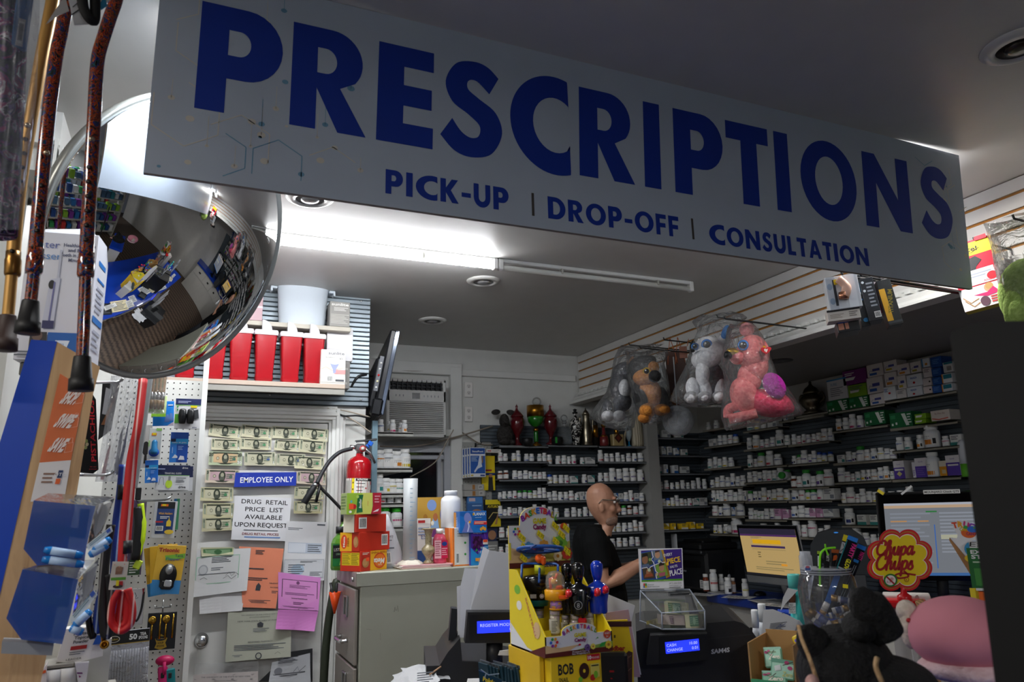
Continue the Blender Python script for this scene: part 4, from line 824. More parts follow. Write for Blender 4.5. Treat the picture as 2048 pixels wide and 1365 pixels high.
sheet(*d1((385,742),(955,722),(945,1138),(360,1185)),'b3b5a6',[('t','THE UNIVERSITY OF THE STATE OF NEW YORK',.52,.93,.022,DI,dict(w=.62)),('t','EDUCATION DEPARTMENT',.5,.88,.022,DI,dict(w=.32)),('t','NEW YORK STATE BOARD OF PHARMACY',.52,.80,.03,DI,dict(w=.72)),('p',[(.47,.68),(.55,.68),(.56,.75),(.51,.79),(.46,.75)],DI),('lines',.4,.58,.65,.66,3,GI),('t','REGISTERED PHARMACY',.52,.36,.03,DI,dict(w=.38)),('lines',.12,.2,.92,.33,4,GI),('e',.5,.08,.05,.07,DI),('e',.5,.08,.035,.05,'a8aa9c'),('l',[(.75,.1),(.8,.14),(.86,.08),(.9,.13)],.0012,INK),('lines',.1,.08,.25,.13,2,GI)],'pharmacy_certificate','grey green certificate in the lower middle of the door','paper',curl=.006)
sheet(*d1((835,380),(1215,430),(1195,725),(833,708)),'d98bd0',[('r',.07,.02,.93,.86,'3a2a3a'),('r',.085,.04,.915,.845,'dc92d2'),('e',.45,.78,.04,.05,'7a4a78'),('lines',.25,.62,.75,.72,3,'7a4a78'),('lines',.15,.42,.85,.5,2,'7a4a78'),('t','Licensed Establishment',.5,.32,.035,'3a2a3a',dict(w=.38,bold=.02)),('lines',.35,.15,.6,.24,2,'7a4a78'),('lines',.1,.06,.9,.11,2,'7a4a78')],'certificate','pink certificate with a dark border, folded at the bottom','paper',curl=.004)
sheet(*d1((835,712),(1195,730),(1150,905),(805,885)),'c274b8',[],'paper_flap','plain pink folded lower half hanging below the bordered pink certificate','paper',curl=.03)
sheet(*d1((945,1095),(1142,1065),(1142,1365),(660,1365)),'1d1e21',[],'dark_sheet','dark backing sheet behind the grey photocopied certificate at the door bottom','paper',th=.004)
sheet(*d1((780,1190),(1120,1105),(1120,1365),(745,1365)),'a9abb0',[('lines',.2,.7,.7,.95,5,DI),('e',.22,.4,.1,.15,'7b7e86'),('l',[(.6,.3),(.7,.5),(.75,.3),(.9,.5)],.002,INK),('lines',.1,.15,.9,.3,2,DI)],'certificate','grey photocopied certificate with curled top at the door bottom','paper',curl=.02)
sheet(*d1((75,1300),(655,1268),(655,1375),(70,1375)),'c5bdbb',[('t','THE UNIVERSITY OF THE STATE OF NEW YORK',.5,.45,.14,DI,dict(w=.76)),('t','EDUCATION DEPARTMENT',.5,.1,.1,DI,dict(w=.35))],'certificate','pale certificate at the very bottom left under clear plastic','paper')
pl=d1((90,1200),(660,1180),(650,1372),(80,1372));P=[wY(*q_,4.02)for q_ in pl];b=B(TR(-P[3]));n=10
vs=[P[3]*(1-i/n)*(1-j/n)+P[2]*(i/n)*(1-j/n)+P[1]*(i/n)*(j/n)+P[0]*(1-i/n)*(j/n)+V((0,.012*math.sin(i*2.1+j)*math.cos(j*1.7),0))for j in range(n+1)for i in range(n+1)]
b.add(vs,[(j*11+i,j*11+i+1,(j+1)*11+i+1,(j+1)*11+i)for j in range(n)for i in range(n)],film('crinkled_sleeve','eef0f2',.12,.1,25,1.0,.8),True);b.obj('plastic_sleeve',None,'crinkled clear plastic sleeve over the lowest pale certificate','plastic sleeve',None,TR(P[3]))

# ---------------------------------------------------------------- fire extinguisher
YE=3.97;pt=wY(719,915,YE);pb=wY(714,1030,YE);r=(wY(743,950,YE).x-wY(694,950,YE).x)/2
fe=thing('fire_extinguisher','red fire extinguisher with black hose mounted beside the white door','fire extinguisher',TR(pb.x,YE,pb.z)@RY(math.degrees(math.atan2(pt.x-pb.x,pt.z-pb.z))));ti=(TR(pb.x,YE,pb.z)@RY(math.degrees(math.atan2(pt.x-pb.x,pt.z-pb.z)))).inverted();H=pt.z-pb.z;XR_=M('a60a17',.22,coat=.6)
b=B();b.lathe([(r,-.12),(r,H*.86),(r*.93,H*.93),(r*.7,H*.985),(r*.32,H*1.02),(r*.3,H*1.06)],XR_,32);b.obj('cylinder',fe)
b=B();rr=r*1.006;vs=[];n=16
def wrap(a0,a1,z0,z1,mt,k=1.006,n=12):
 vs=[]
 for i in range(n+1):
  a=math.radians(a0+(a1-a0)*i/n);vs+=[(r*k*math.cos(a),r*k*math.sin(a),z0),(r*k*math.cos(a),r*k*math.sin(a),z1)]
 b.add(vs,[(2*i,2*i+2,2*i+3,2*i+1)for i in range(n)],mt,True)
z0,z1=H*.24,H*.62
wrap(175,355,z0,z1,'e6e4df');wrap(228,240,z0,z1,'f0dc1a',1.012,3);wrap(246,348,z1-.014,z1-.001,INK,1.012);wrap(185,222,z0+.01,z1-.01,'b9b7b2',1.011,4)
for i,zz in enumerate((.8,.5,.2)):wrap(232,236,z0+(z1-z0)*zz-.005,z0+(z1-z0)*zz+.005,INK,1.018,2)
for i in range(3):wrap(250,290-6*i,z0+(z1-z0)*(.75-.16*i),z0+(z1-z0)*(.78-.16*i),DI,1.012,4);wrap(252+32*i,268+32*i,z0+.008,z0+.032,INK,1.012,3);wrap(256+32*i,263+32*i,z0+.013,z0+.028,WHITE,1.018,3)
for zz in(.8,.42):wrap(328,340,z0+(z1-z0)*zz-.01,z0+(z1-z0)*zz+.008,RED,1.013,3)
wrap(292,298,z0+.058,z0+.066,RED,1.013,2)
b.text(Fr((-.03,-r*1.03,z1-.0135),(.06,0,0),(0,0,.014)),'INSTRUCTIONS',.62,.2,.6,WHITE,al='c',bold=.03,w=.9);b.obj('instruction_label',fe)
b=B();b.cyl((0,0,H*1.05),(0,0,H*1.2),r*.28,STEEL);b.box((0,0,H*1.17),(.045,.035,.04),STEEL,.006);b.cyl((-.02,0,H*1.17),(-.055,0,H*1.18),.011,CHROME);b.obj('valve',fe)
b=B();b.box((.03,0,H*1.30),(.12,.022,.012),CHROME,.004,RY(-8));b.obj('lever',fe);b=B();b.tube([(.02,0,H*1.18),(.055,0,H*1.08),(.085,0,H*.9)],[.01,.009,.006],STEEL,8);b.obj('carry_handle',fe)
b=B(TR(.008,-.03,H*1.14)@RX(90));b.lathe([(.017,0),(.017,.008),(0,.008)],M('b02a34',.3),18);b.lathe([(.012,.0085),(0,.0086)],M('d5cfc4',.3),16);b.obj('pressure_gauge',fe)
b=B();b.box((.05,-.025,H*1.24),(.025,.012,.025),'1f62c8',.003,RY(30));b.cyl((.03,-.022,H*1.22),(.045,-.022,H*1.16),.005,'1f62c8');b.obj('pull_seal',fe)
hp=[(704,898),(680,905),(660,922),(645,945),(634,967)]
b=B();b.tube(spline([ti@wY(x,y,YE-.015*i)for i,(x,y)in enumerate(hp)],6),.0105,'23262b',10);b.obj('hose',fe)
A_,C_=ti@wY(632,968,YE-.06),ti@wY(608,1007,YE-.06);b=B();b.cyl(A_,A_.lerp(C_,.15),.015,STEEL);b.tube([A_.lerp(C_,.12),A_.lerp(C_,.2),A_.lerp(C_,.98),C_],[.012,.0155,.0175,.016],'1a1c20',14);b.obj('nozzle',fe)
b=B();b.tube(spline([ti@wY(x,y,YE-.05)for x,y in((636,968),(645,980),(660,995),(686,1022))],5),.008,BLACK,8);b.tube([ti@wY(640,972,YE-.055),ti@wY(632,1005,YE-.055)],.008,BLACK,8);b.obj('hose_clip_strap',fe)
b=B();b.box((0,.08,H*.4),(.05,.10,.3),STEEL);b.obj('wall_bracket',fe)

# ---------------------------------------------------------------- loose cables on the wall
def cable(pts,r,mt,label):
 P=[wY(x,y,Y)for x,y,Y in pts];b=B();b.tube(spline(P,6),r,mt,6);b.obj('cable',None,label,'cable','loose cables')
BEI='b0a596'
cable([(650,817,4.08),(690,822,4.06),(740,835,4.06)],.004,BEI,'beige cable running right from the hole above the door')
cable([(655,817,4.07),(705,840,4.06),(742,866,4.08)],.0035,'c4b8a6','pale cable sagging from the hole above the door to the metal strip')
cable([(668,820,4.06),(686,832,4.05),(715,832,4.05),(742,838,4.06)],.005,BLACK,'black cable looped beside the hole above the door')
cable([(760,893,5.1),(830,893,5.1),(900,878,5.12),(985,853,5.15)],.006,'8f8579','thick beige cable strung below the air conditioner to the back shelves')
cable([(909,858,5.165),(925,866,5.16),(960,888,5.16),(985,890,5.16)],.005,'8f8579','beige cable drooping down to the foot care pegboard')
cable([(907,860,5.06),(893,885,5.06),(870,925,5.06),(820,955,5.06)],.004,'a59a8c','thin beige cable hanging across the dark window')
cable([(757,741,5.17),(800,742,5.16),(850,743,5.16),(905,742,5.17)],.005,'9c9488','cable running along the top of the air conditioner frame')
c,w,h=rectY(742,840,753,1100,4.09);b=B();b.box((0,0,0),(w,.02,h),M('7e9aa8',.4,.5));b.obj('metal_strip',None,'narrow blue grey metal strip on the wall corner beside the extinguisher','strip',None,TR(c))
# ---------------------------------------------------------------- filing cabinet and what stands on it
CX0,CX1,CY0,CY1,CZ=.70,1.44,3.30,3.74,1.352
CABM=M('9c9d90',.45,.1);CABF=M('8d867f',.4,.2)
fc=thing('filing_cabinet','tall grey green metal filing cabinet standing beside the white door','filing cabinet',TR(CX0,CY0,0))
W,D=CX1-CX0,CY1-CY0
b=B();b.box((W/2+.008,D/2,CZ/2),(W-.016,D,CZ),CABM,.004);b.box((W/2,-.0015,CZ-.03),(W,.004,.055),CABM,.001);b.box((.006,D/2,CZ-.03),(.02,D,.06),CABF,.003)
fr=Fr((0,-.0008,CZ-.5),(W,0,0),(0,0,.5));b.gfx(fr,[('l',[(.22,.66),(.225,.7),(.23,.67)],.002,M('5b5850',.7)),('l',[(.235,.67),(.24,.71),(.245,.66)],.0015,M('5b5850',.7)),('l',[(.14,.5),(.142,.44)],.001,M('77756b',.7)),('l',[(.06,.54),(.09,.53)],.001,M('77756b',.7))]);b.obj('carcass',fc)
b=B();b.cyl((-.004,.05,CZ-.03),(-.014,.05,CZ-.03),.011,CHROME,n=16);b.obj('lock',fc)
zt=CZ-.065
for i in range(4):
 dh=.315;z=zt-dh*(i+.5);b=B();b.box((.004,D/2,z),(.016,D-.03,dh-.01),CABF,.004);dr=b.obj('drawer',fc)
 b=B();zz=z+dh*.22
 for(yy,z2,sy,sz_)in((.0,.04,.07,.008),(.0,-.04,.07,.008),(.032,0,.008,.08),(-.032,0,.008,.08)):b.box((-.008,D*.5+yy-.03,zz+z2),(.008,sy,sz_),STEEL,.002)
 b.obj('label_holder',dr);b=B();zz=z-dh*.22
 b.tube(spline([(-.004,D*.5-.07,zz),(-.03,D*.5-.06,zz-.004),(-.034,D*.5,zz-.004),(-.03,D*.5+.06,zz-.004),(-.004,D*.5+.07,zz)],4),.009,CHROME,8);b.obj('drawer_handle',dr)
# orange pen holder stuck on the top drawer
p=wX(675,1205,CX0-.02);t=thing('pen_pouch','orange cone shaped holder with two black pens on the cabinet drawer','pen holder',TR(CX0-.0045,p.y,p.z));b=B();b.lathe([(.004,-.05),(.028,.045),(.025,.045),(.003,-.045)],M('f0521a',.25,alpha=.9),16,TR(-.028,0,0));b.obj('cone',t)
for s_ in(-1,1):b=B();b.cyl((-.028,s_*.008,-.01),(-.035-.01*s_,s_*.025,.085),.006,BLACK);b.obj('pen',t)
# boxes stacked on the corner
def boxat(px,py,Y,w,d,h,yaw,base,front,left,name,label,cat,z=CZ+.0006,group=None,right=None,top=None,off=(0,0)):
 """front lower-left corner of the box at the photo point (x only), standing on height z"""
 p=wY(px,py,Y);T=TR(p.x,Y,z)@RZ(yaw);b=B();b.box((w/2,d/2,h/2),(w,d,h),M(base,.42),.0012)
 if front:b.gfx(Fr((0,-.0003,0),(w,0,0),(0,0,h)),front)
 if left:b.gfx(Fr((-.0003,d,0),(0,-d,0),(0,0,h)),left)
 if right:b.gfx(Fr((w+.0003,0,0),(0,d,0),(0,0,h)),right)
 if top:b.gfx(Fr((0,0,h+.0003),(w,0,0),(0,d,0)),top)
 return b.obj(name,None,label,cat,group,T)
RO='c9301a';YL='f2b31a';OB='ef7d12';CREAM='efe6d2';DR='8e1c12';STK='ff5a2a'
def cookie(x,y,rx,ry):return[('e',x,y,rx,ry,'b5804a'),('e',x-rx*.2,y+ry*.1,rx*.7,ry*.7,'c99660')]
meta=[('r',.36,0,1,1,YL),('e',.72,.48,.24,.40,'d8481a'),('e',.72,.48,.2,.33,'ea7a1c'),('t','Meta',.7,.58,.27,WHITE,dict(rot=180,bold=.03,shear=.2,w=.42)),('t','MUCIL',.72,.3,.07,WHITE,dict(rot=180)),('t','FIBER THINS',.68,.95,.11,DR,dict(rot=180,w=.6)),('lines',.05,.82,.3,.95,2,CREAM)]+cookie(.17,.42,.13,.24)+[('r',.18,.5,.3,.68,STK)]
facts=[('r',.08,.3,.94,.94,'e2c41c'),('lines',.1,.34,.5,.92,7,'8f7a12'),('lines',.55,.34,.92,.92,7,'8f7a12')]
zz=CZ+.0006;BX=[]
boxat(721,1140,3.335,.163,.125,.084,33,RO,meta,facts,'cracker_box','red and orange fiber cracker box, lowest of the stack on the filing cabinet','box',zz,'fiber boxes stacked on the cabinet')
zz+=.0846
metaL=[('r',0,0,.62,1,YL),('e',.22,.5,.17,.38,'d8481a'),('t','Meta',.26,.5,.14,WHITE,dict(rot=90,bold=.03,w=.36)),('t','FIBER',.48,.5,.14,DR,dict(rot=90,w=.3))]+cookie(.84,.5,.13,.3)
boxat(718,1110,3.34,.182,.125,.080,30,RO,[('bar',.72,.25,.93,.85,WHITE,INK)],metaL,'cracker_box','red cracker box with yellow end, second from bottom of the cabinet stack','box',zz,'fiber boxes stacked on the cabinet')
zz+=.0806
boxat(712,1072,3.34,.16,.10,.077,22,'c4301c',[('bar',.08,.2,.34,.82,WHITE,INK)],[('r',0,0,.85,1,CREAM)],'cracker_box','red cracker box with barcode, directly under the green and red box','box',zz,'fiber boxes stacked on the cabinet')
zz+=.0776
bf=[('r',0,0,.74,1,'9cc43a'),('p',[(.2,0),(.74,0),(.74,1),(.45,1)],'d6da6a'),('p',[(.74,1),(1,1),(1,0),(.70,0),(.76,.4)],'b51430'),('p',[(.28,.06),(.46,.1),(.43,.5),(.47,.92),(.31,.9),(.29,.5)],'0f6a38'),('t','Benefiber',.415,.5,.12,WHITE,dict(rot=90,bold=.02,shear=.15,w=.25)),('t','100 PERCENT',.62,.5,.05,'c0622a',dict(rot=90,w=.14)),('lines',.8,.5,.96,.9,3,'e3a0a8'),('e',.2,.36,.07,.12,RED),('r',.06,.24,.19,.5,STK),('e',.1,.12,.04,.06,WHITE),('p',[(.74,.08),(.9,.12),(.94,.24),(.86,.2)],'f4e6ea'),('e',.12,.6,.03,.06,'5fb0c8'),('e',.3,.82,.04,.07,'b8d86a')]
boxat(693,1035,3.34,.157,.09,.092,6,'9cae6a',bf,[('lines',.1,.2,.9,.9,5,'5f7a3a')],'fiber_box','lime green and dark red fiber supplement box topmost on the cabinet stack','box',zz,'fiber boxes stacked on the cabinet')
# mouthwash bottles behind the stack
LQ=M('6fb23a',.12,trans=.5,coat=.4);def_z=CZ+.0006
def mouthwash(px,Y,z,h,lab,r=.038):
 p=wY(px,1100,Y);t=thing('mouthwash_bottle',lab,'bottle',TR(p.x,Y,z),'green mouthwash bottles');b=B();b.lathe([(r*.9,0),(r,.01),(r,h*.62),(r*.8,h*.72),(r*.42,h*.8),(r*.42,h*.86)],LQ,8,smooth=False);b.obj('bottle',t)
 b=B();b.lathe([(r*.5,h*.84),(r*.5,h),(0,h)],'1a1c1e',12);b.obj('cap',t);b=B();fr=Fr((-r*.95,-r*.96,h*.1),(r*1.9,0,0),(0,0,h*.5));b.gfx(fr,[('r',0,0,1,1,'1c7a3a'),('r',0,.35,1,.95,'15191c'),('t','LISTERINE',.5,.68,.14,WHITE,dict(w=.86)),('t','ORIGINAL',.5,.5,.09,'9ad0a0',dict(w=.6)),('p',[(.4,.05),(.6,.05),(.5,.3)],'8fd05a')]);b.obj('label',t)
mouthwash(679,3.52,def_z,.19,'green mouthwash bottle squeezed behind the orange box stack')
mouthwash(688,3.64,def_z,.25,'taller green mouthwash bottle at the back corner of the filing cabinet')
# crumpled white pharmacy bag
pc=[wY(x,y,3.47)for x,y in((762,1142),(800,1140),(808,1070),(786,1045),(762,1030))];z0=CZ+.0006
t=thing('pharmacy_bag','crumpled white plastic mailing bag leaning beside the orange box stack','bag',TR((pc[0].x+pc[1].x)/2-.01,3.5,z0));hb=pc[4].z-z0;b=B();n=14;vs=[]
for j in range(9):
 v_=j/8;z=hb*v_
 for i in range(n):
  a=2*PI*i/n;r_=.058*(1-.62*v_**1.6)*(1+.14*math.sin(3*a+5*v_));vs.append((r_*1.25*math.cos(a)-.02*v_,r_*.62*math.sin(a)+.01*v_,z))
b.add(vs,[(j*n+i,j*n+(i+1)%n,(j+1)*n+(i+1)%n,(j+1)*n+i)for j in range(8)for i in range(n)]+[tuple(range(n))[::-1],tuple(range(8*n,9*n))],M('d7dadf',.35,bump=.5,bscale=25),True)
fr=Fr((-.045,-.043,.01),(.08,-.003,0),(-.01,.018,hb*.85));b.gfx(fr,[('t','G',.12,.62,.12,INK,dict(bold=.02)),('t','pharmacy',.58,.62,.07,INK,dict(w=.62)),('lines',.1,.5,.8,.57,2,GI),('bar',.2,.05,.7,.3,PAPER,INK),('lines',.1,.35,.9,.42,1,GI)]);b.obj('bag',t)
# papers, graduated cylinder, vase and the rest
b=B()
for i,(c_,dx)in enumerate((('d9c9b0',0),('d98a9a',.006),('e3dcd2',-.004),('c96a7a',.01),('e8dfd8',.002),('d8a0a8',.012))):b.box((.0+dx,0,.0012+.0024*i),(.235,.16,.0022),M(c_,.6))
p=wY(842,1137,3.42);b.obj('paper_stack',None,'small stack of pink and cream papers under the plastic cylinder','paper stack',None,TR(p.x,3.42,CZ+.0006));ZP=CZ+.0158
FROST=M('c4c8cb',.35,alpha=.72);p=wY(820,1120,3.41);hc=wY(820,958,3.41).z-ZP;t=thing('measuring_cylinder','tall frosted plastic measuring cylinder on the filing cabinet','measuring cylinder',TR(p.x,3.41,ZP));r=.034
b=B();b.lathe([(r*1.0,.006),(r*.93,hc*.5),(r,hc),(r*.94,hc),(r*.87,hc*.5),(r*.9,.01),(0,.01)],FROST,24);b.obj('tube',t);b=B();b.lathe([(r*1.9,0),(r*1.7,.008),(r*1.05,.02),(0,.02)],'d9d2c4',6,smooth=False);b.obj('base',t);b=B();fr=Fr((-.012,-r*.99,.03),(.03,0,0),(0,0,hc*.85));b.gfx(fr,[('r',0,i/16,.4 if i%4 else .8,i/16+.008,'7fa3c0')for i in range(16)]);b.obj('scale_marks',t)
p=wY(857,1128,3.40);hv=wY(857,1057,3.40).z-ZP;MAR=ramp_mat('veined_marble','noise',22,[(.3,'6e6448'),(.5,'a89a78'),(.7,'8a7d5c'),(.9,'c9bd9c')],.25,distort=3,coat=.3);k=.034
t=thing('stone_vase','small veined stone vase with a flared rim beside the pink bottle','vase',TR(p.x,3.40,ZP));b=B();b.lathe([(k*.68,0),(k*.7,hv*.05),(k*.35,hv*.12),(k*.5,hv*.2),(k*.9,hv*.33),(k*.92,hv*.42),(k*.6,hv*.5),(k*.42,hv*.54),(k*.46,hv*.58),(k*.44,hv*.8),(k*.6,hv*.94),(k*.95,hv*.97),(k*.95,hv),(k*.5,hv)],MAR,24);b.obj('body',t)
p=wY(882,1128,3.38);hb=wY(882,1058,3.38).z-ZP;t=thing('medicine_bottle','clear bottle of pink liquid with a pink label on the cabinet','bottle',TR(p.x,3.40,ZP));r=.033;PK=M('d8506e',.1,alpha=.85,coat=.5)
b=B();b.lathe([(r*.95,0),(r,.005),(r,hb*.68),(r*.7,hb*.82),(r*.42,hb*.86),(r*.4,hb*.9)],PK,20,sy=.7);b.obj('bottle',t);b=B();b.lathe([(r*.5,hb*.86),(r*.5,hb),(0,hb)],WHITE,18,sy=1);b.obj('cap',t)
b=B();fr=Fr((-r*.95,-r*.72,hb*.14),(r*1.9,0,0),(0,0,hb*.52));b.gfx(fr,[('r',0,0,.5,1,'eebfc6'),('r',.5,0,1,1,'c8144a'),('e',.75,.8,.2,.12,'1f3f8a'),('lines',.54,.15,.96,.6,4,'f2b8c0'),('lines',.04,.1,.46,.95,7,'b05a6a')]);b.obj('label',t)
boxat(906,1130,3.36,.087,.10,.17,3,'e9e7e2',[('r',0,0,.08,1,OB),('r',.94,0,1,1,OB),('r',.1,.0,.96,.03,OB),('bar',.18,.05,.34,.35,WHITE,'3a4a44'),('e',.7,.6,.06,.03,GREEN),('e',.7,.3,.06,.03,GREEN),('lines',.25,.75,.6,.95,3,'a9b0a8')],[('r',0,0,.55,1,'e8741c'),('r',.6,0,1,1,'f08a2a')],'medicine_box','tall white box with orange edges beside the pink bottle','box')
gum=[('r',0,0,1,.52,'1f8fd8'),('p',[(0,.5),(.4,.3),(.62,.45),(1,.7),(1,1),(0,1)],'4a1f9a'),('p',[(.72,1),(.88,.6),(.8,1)],'7a4ac8')]+[('e',.16+.13*(i%4)+.06*((i//4)%2),.78-.065*(i//4),.065,.05,M('3a1040' if i%3 else '5a2068',.35))for i in range(20)]+[('t','elderberry',.36,.93,.05,'d8c8f0',dict(rot=180,w=.5)),('r',.66,.58,.94,.7,'e8e6e2'),('r',.68,.64,.92,.72,STK),('t','Cures & L',.62,.4,.07,WHITE,dict(rot=180,w=.5)),('t','Gummies',.56,.2,.12,'f6a21a',dict(rot=180,bold=.05,w=.7)),('p',[(.2,.38),(.35,.42),(.28,.48)],GREEN),('lines',.5,.46,.95,.52,2,'b8e0f8')]
boxat(942,1128,3.345,.089,.085,.158,4,'1f6fc0',gum,[('r',0,0,1,1,'2a3fa0')],'gummy_box','purple and blue gummy vitamin box with dark berries, upside down','box')
zf=wY(950,1066,3.35).z
flx=[('p',[(0,0),(1,0),(1,.35),(0,.8)],'1272c8'),('e',.28,.7,.13,.24,'7a86c8'),('e',.36,.62,.08,.18,'7a86c8'),('p',[(.2,.5),(.36,.5),(.4,.25),(.5,.02),(.06,.02),(.14,.25)],'6a78c0'),('l',[(.3,.5),(.33,.3),(.28,.05)],.006,'c8d0f0'),('e',.36,.5,.04,.06,'f0b01a'),('t','FLANAX',.72,.8,.14,WHITE,dict(w=.46,bold=.015)),('e',.5,.86,.035,.06,'c89a1a'),('lines',.56,.68,.8,.72,1,'b8d8f8'),('p',[(.5,.38),(1,.36),(1,.53),(.53,.55)],'d01c1c'),('lines',.54,.4,.98,.52,2,'f2d8c0')]+[('e',.78+.07*i,.16+.05*(i%2),.05,.08,'e0a030')for i in range(3)]
boxat(920,1066,3.34,.131,.095,wY(950,1023,3.34).z-zf,-2,'1260b0',flx,[('r',0,0,.4,.96,'c8842a'),('t','FLANAX',.6,.45,.12,WHITE,dict(rot=90,w=.6))],'pain_relief_box','blue box with a glowing figure and red stripe on top of others','box',zf)
# big white bottle balanced on an upturned one, and boxes behind
def jar(px,Y,z,h,r,name,lab,flip=False):
 p=wY(px,1060,Y);t=thing(name,lab,'bottle',TR(p.x,Y,z));pr=[(r*.94,0),(r,h*.03),(r,h*.7),(r*.93,h*.79),(r*.62,h*.86),(r*.6,h*.9)];pc_=[(r*.66,h*.88),(r*.67,h*.98),(r*.62,h),(0,h)]
 if flip:pr=[(a,h-c_)for a,c_ in pr[::-1]];pc_=[(a,h-c_)for a,c_ in pc_[::-1]]
 b=B();b.lathe(pr,M('e4e6ea',.35),26);b.obj('jar_body',t);b=B();b.lathe(pc_,M('e9ebee',.35),26);b.obj('cap',t)
zj=wY(902,1056,3.50).z;jar(902,3.50,zj,wY(902,982,3.50).z-zj,.049,'supply_bottle','large plain white bottle standing on top of another white bottle')
jar(899,3.50,CZ+.0006,zj-CZ-.0012,.052,'supply_bottle','large plain white bottle under another, behind the pink bottle')
boxat(833,1120,3.58,.07,.06,.215,0,'dcd9d4',[('r',0,.88,1,1,'e6e2dc'),('r',.1,.9,.6,.96,'b02a2a'),('t','ES',.5,.55,.1,'5a6a9a'),('r',0,0,1,.3,'2f4f8a'),('lines',.1,.62,.9,.82,3,'8a96b0')],None,'medicine_box','white and blue box behind the stone vase on the cabinet','box')
c,w,h=rectY(834,995,893,1075,3.68);b=B();b.box((0,.002,0),(w,.004,h),'b9903a');b.gfx(Fr((-w/2,-.0004,-h/2),(w,0,0),(0,0,h)),[('r',0,0,1,.22,'6a2f6a'),('e',.5,.8,.16,.14,'7f9ad0'),('e',.9,.55,.12,.22,'3f62b0'),('p',[(.45,.22),(.75,.22),(.68,.55),(.55,.5)],'8fb0d8'),('e',.62,.5,.08,.1,'b06a40'),('e',.28,.5,.07,.08,'a8742a'),('e',.52,.35,.05,.06,'f0e8d8'),('lines',.1,.3,.4,.36,1,'f0e0b0')]);b.obj('poster',None,'mustard yellow poster standing at the back of the filing cabinet','poster',None,TR(c))
b=B();b.box((0,0,(c.z-h/2-CZ)/2),(w*.9,.05,c.z-h/2-CZ-.001),'d8d6d2',.002);b.obj('storage_box',None,'plain pale box at the back of the cabinet under the yellow poster','box',None,TR(c.x,3.69,CZ+.0004))
# dark green thing leaning in the gap by the door
p0=wY(668,1175,3.8);b=B();b.tube(spline([(p0.x+.03,3.82,1.30),(p0.x-.0,3.82,1.22),(p0.x-.03,3.82,.9),(p0.x-.04,3.82,.05)],6),[.01]*3+[.02]*16,'2c3326',10);b.obj('folded_umbrella',None,'dark green folded umbrella in the gap between door and cabinet','umbrella')

# ---------------------------------------------------------------- short shelves by the dark window
YT=4.42
SHW=M('b9bab4',.45,.1)
lst=[(846,866,822,'ttt','top',745),(902,937,820,'mmmm','second',747),(958,987,806,'tmmm','third',750),(995,1006,806,'mmm','fourth',756),(1027,1054,806,'GG','lowest',756)]
for yt,yb,xr_,spec,w_,xl_ in lst:
 a=wY(max(xl_,748),yb,YT);c=wY(xr_+4,yb,YT);a.x=max(a.x,.925);a.z=c.z
 b=B();b.box(((a.x+c.x)/2,YT+.1,a.z-.006),(c.x-a.x,.22,.012),SHW,.002);b.box(((a.x+c.x)/2,YT-.006,a.z-.012),(c.x-a.x,.008,.026),SHW,.001);b.add([(a.x,YT+.19,a.z-.012),(c.x,YT+.19,a.z-.012),(a.x,YT+.19,a.z-.06)],[(0,2,1)],SHW)
 b.obj('wall_shelf',None,'short pale shelf, %s of the five beside the dark window'%w_,'shelf','short window shelves')
 n=len(spec);L=c.x-a.x-.02
 for row in(0,1):
  for i,k in enumerate(spec):
   cap='f3f3f1' if k!='G' else '35b52a';kk='l' if k=='G' else k
   lab='%s pill bottle, %s from left in %s row on %s short window shelf'%('green capped' if k=='G' else 'white',ORD[i],'front' if row==0 else 'back',w_)
   bottle(V((a.x+.012+L*(i+.5)/n,YT+.035+.07*row,a.z+.0006)),kk,lab,'bottles by the dark window',0,rg,cap,sc=1.0*(yb-yt)/(23 if k in 'tG' else 22)if yb-yt>15 else .9)
b=B();zz=wY(780,1037,YT).z;b.box((1.02,YT+.02,zz),(.18,.08,.05),'d9d9d6',.002);b.obj('storage_box',None,'long plain white box lying under the fourth short window shelf','box')

# ---------------------------------------------------------------- pegboard of foot care packs
YG=5.17
PEGM='9fa09c'
def pegboard(name,x0,y0,x1,y1,Y,lab,pitch=.0254,mt=PEGM,hole=.0032):
 c,w,h=rectY(x0,y0,x1,y1,Y);b=B();b.box((0,.006,0),(w,.01,h),mt);fr=Fr((-w/2,.0005,-h/2),(w,0,0),(0,0,h));nx,nz=int(w/pitch),int(h/pitch)
 vs=[];fs=[]
 for i in range(nx):
  for j in range(nz):
   cx,cz=-w/2+pitch*(i+.5),-h/2+pitch*(j+.5);k=len(vs);vs+=[(cx+hole*math.cos(q_*PI/3),.0004,cz+hole*math.sin(q_*PI/3))for q_ in range(6)];fs.append(tuple(range(k,k+6)))
 b.add(vs,fs,M('1a1a1b',.8));return b.obj(name,None,lab,'pegboard',None,TR(c)),c,w,h
pegboard('pegboard',921,883,984,1118,YG,'grey pegboard hung with foot care packs beside the back shelves')
def pack(x0,y0,x1,y1,Y,dp,base,items,label,name='hanging_pack',cat='package',hook=True,yaw=0,roll=0,group=None,parts=None):
 """a card or carton hanging from a hook: photo box of its face, distance, thickness"""
 c,w,h=rectY(x0,y0,x1,y1,Y);T=TR(c)@RY(roll)@RZ(yaw);b=B();b.box((0,dp/2,0),(w,dp,h),M(base,.4),.0008);b.gfx(Fr((-w/2,-.0003,-h/2),(w,0,0),(0,0,h)),items)
 o=b.obj(name,None,label,cat,group,T)
 if parts:parts(o,w,h)
 return o
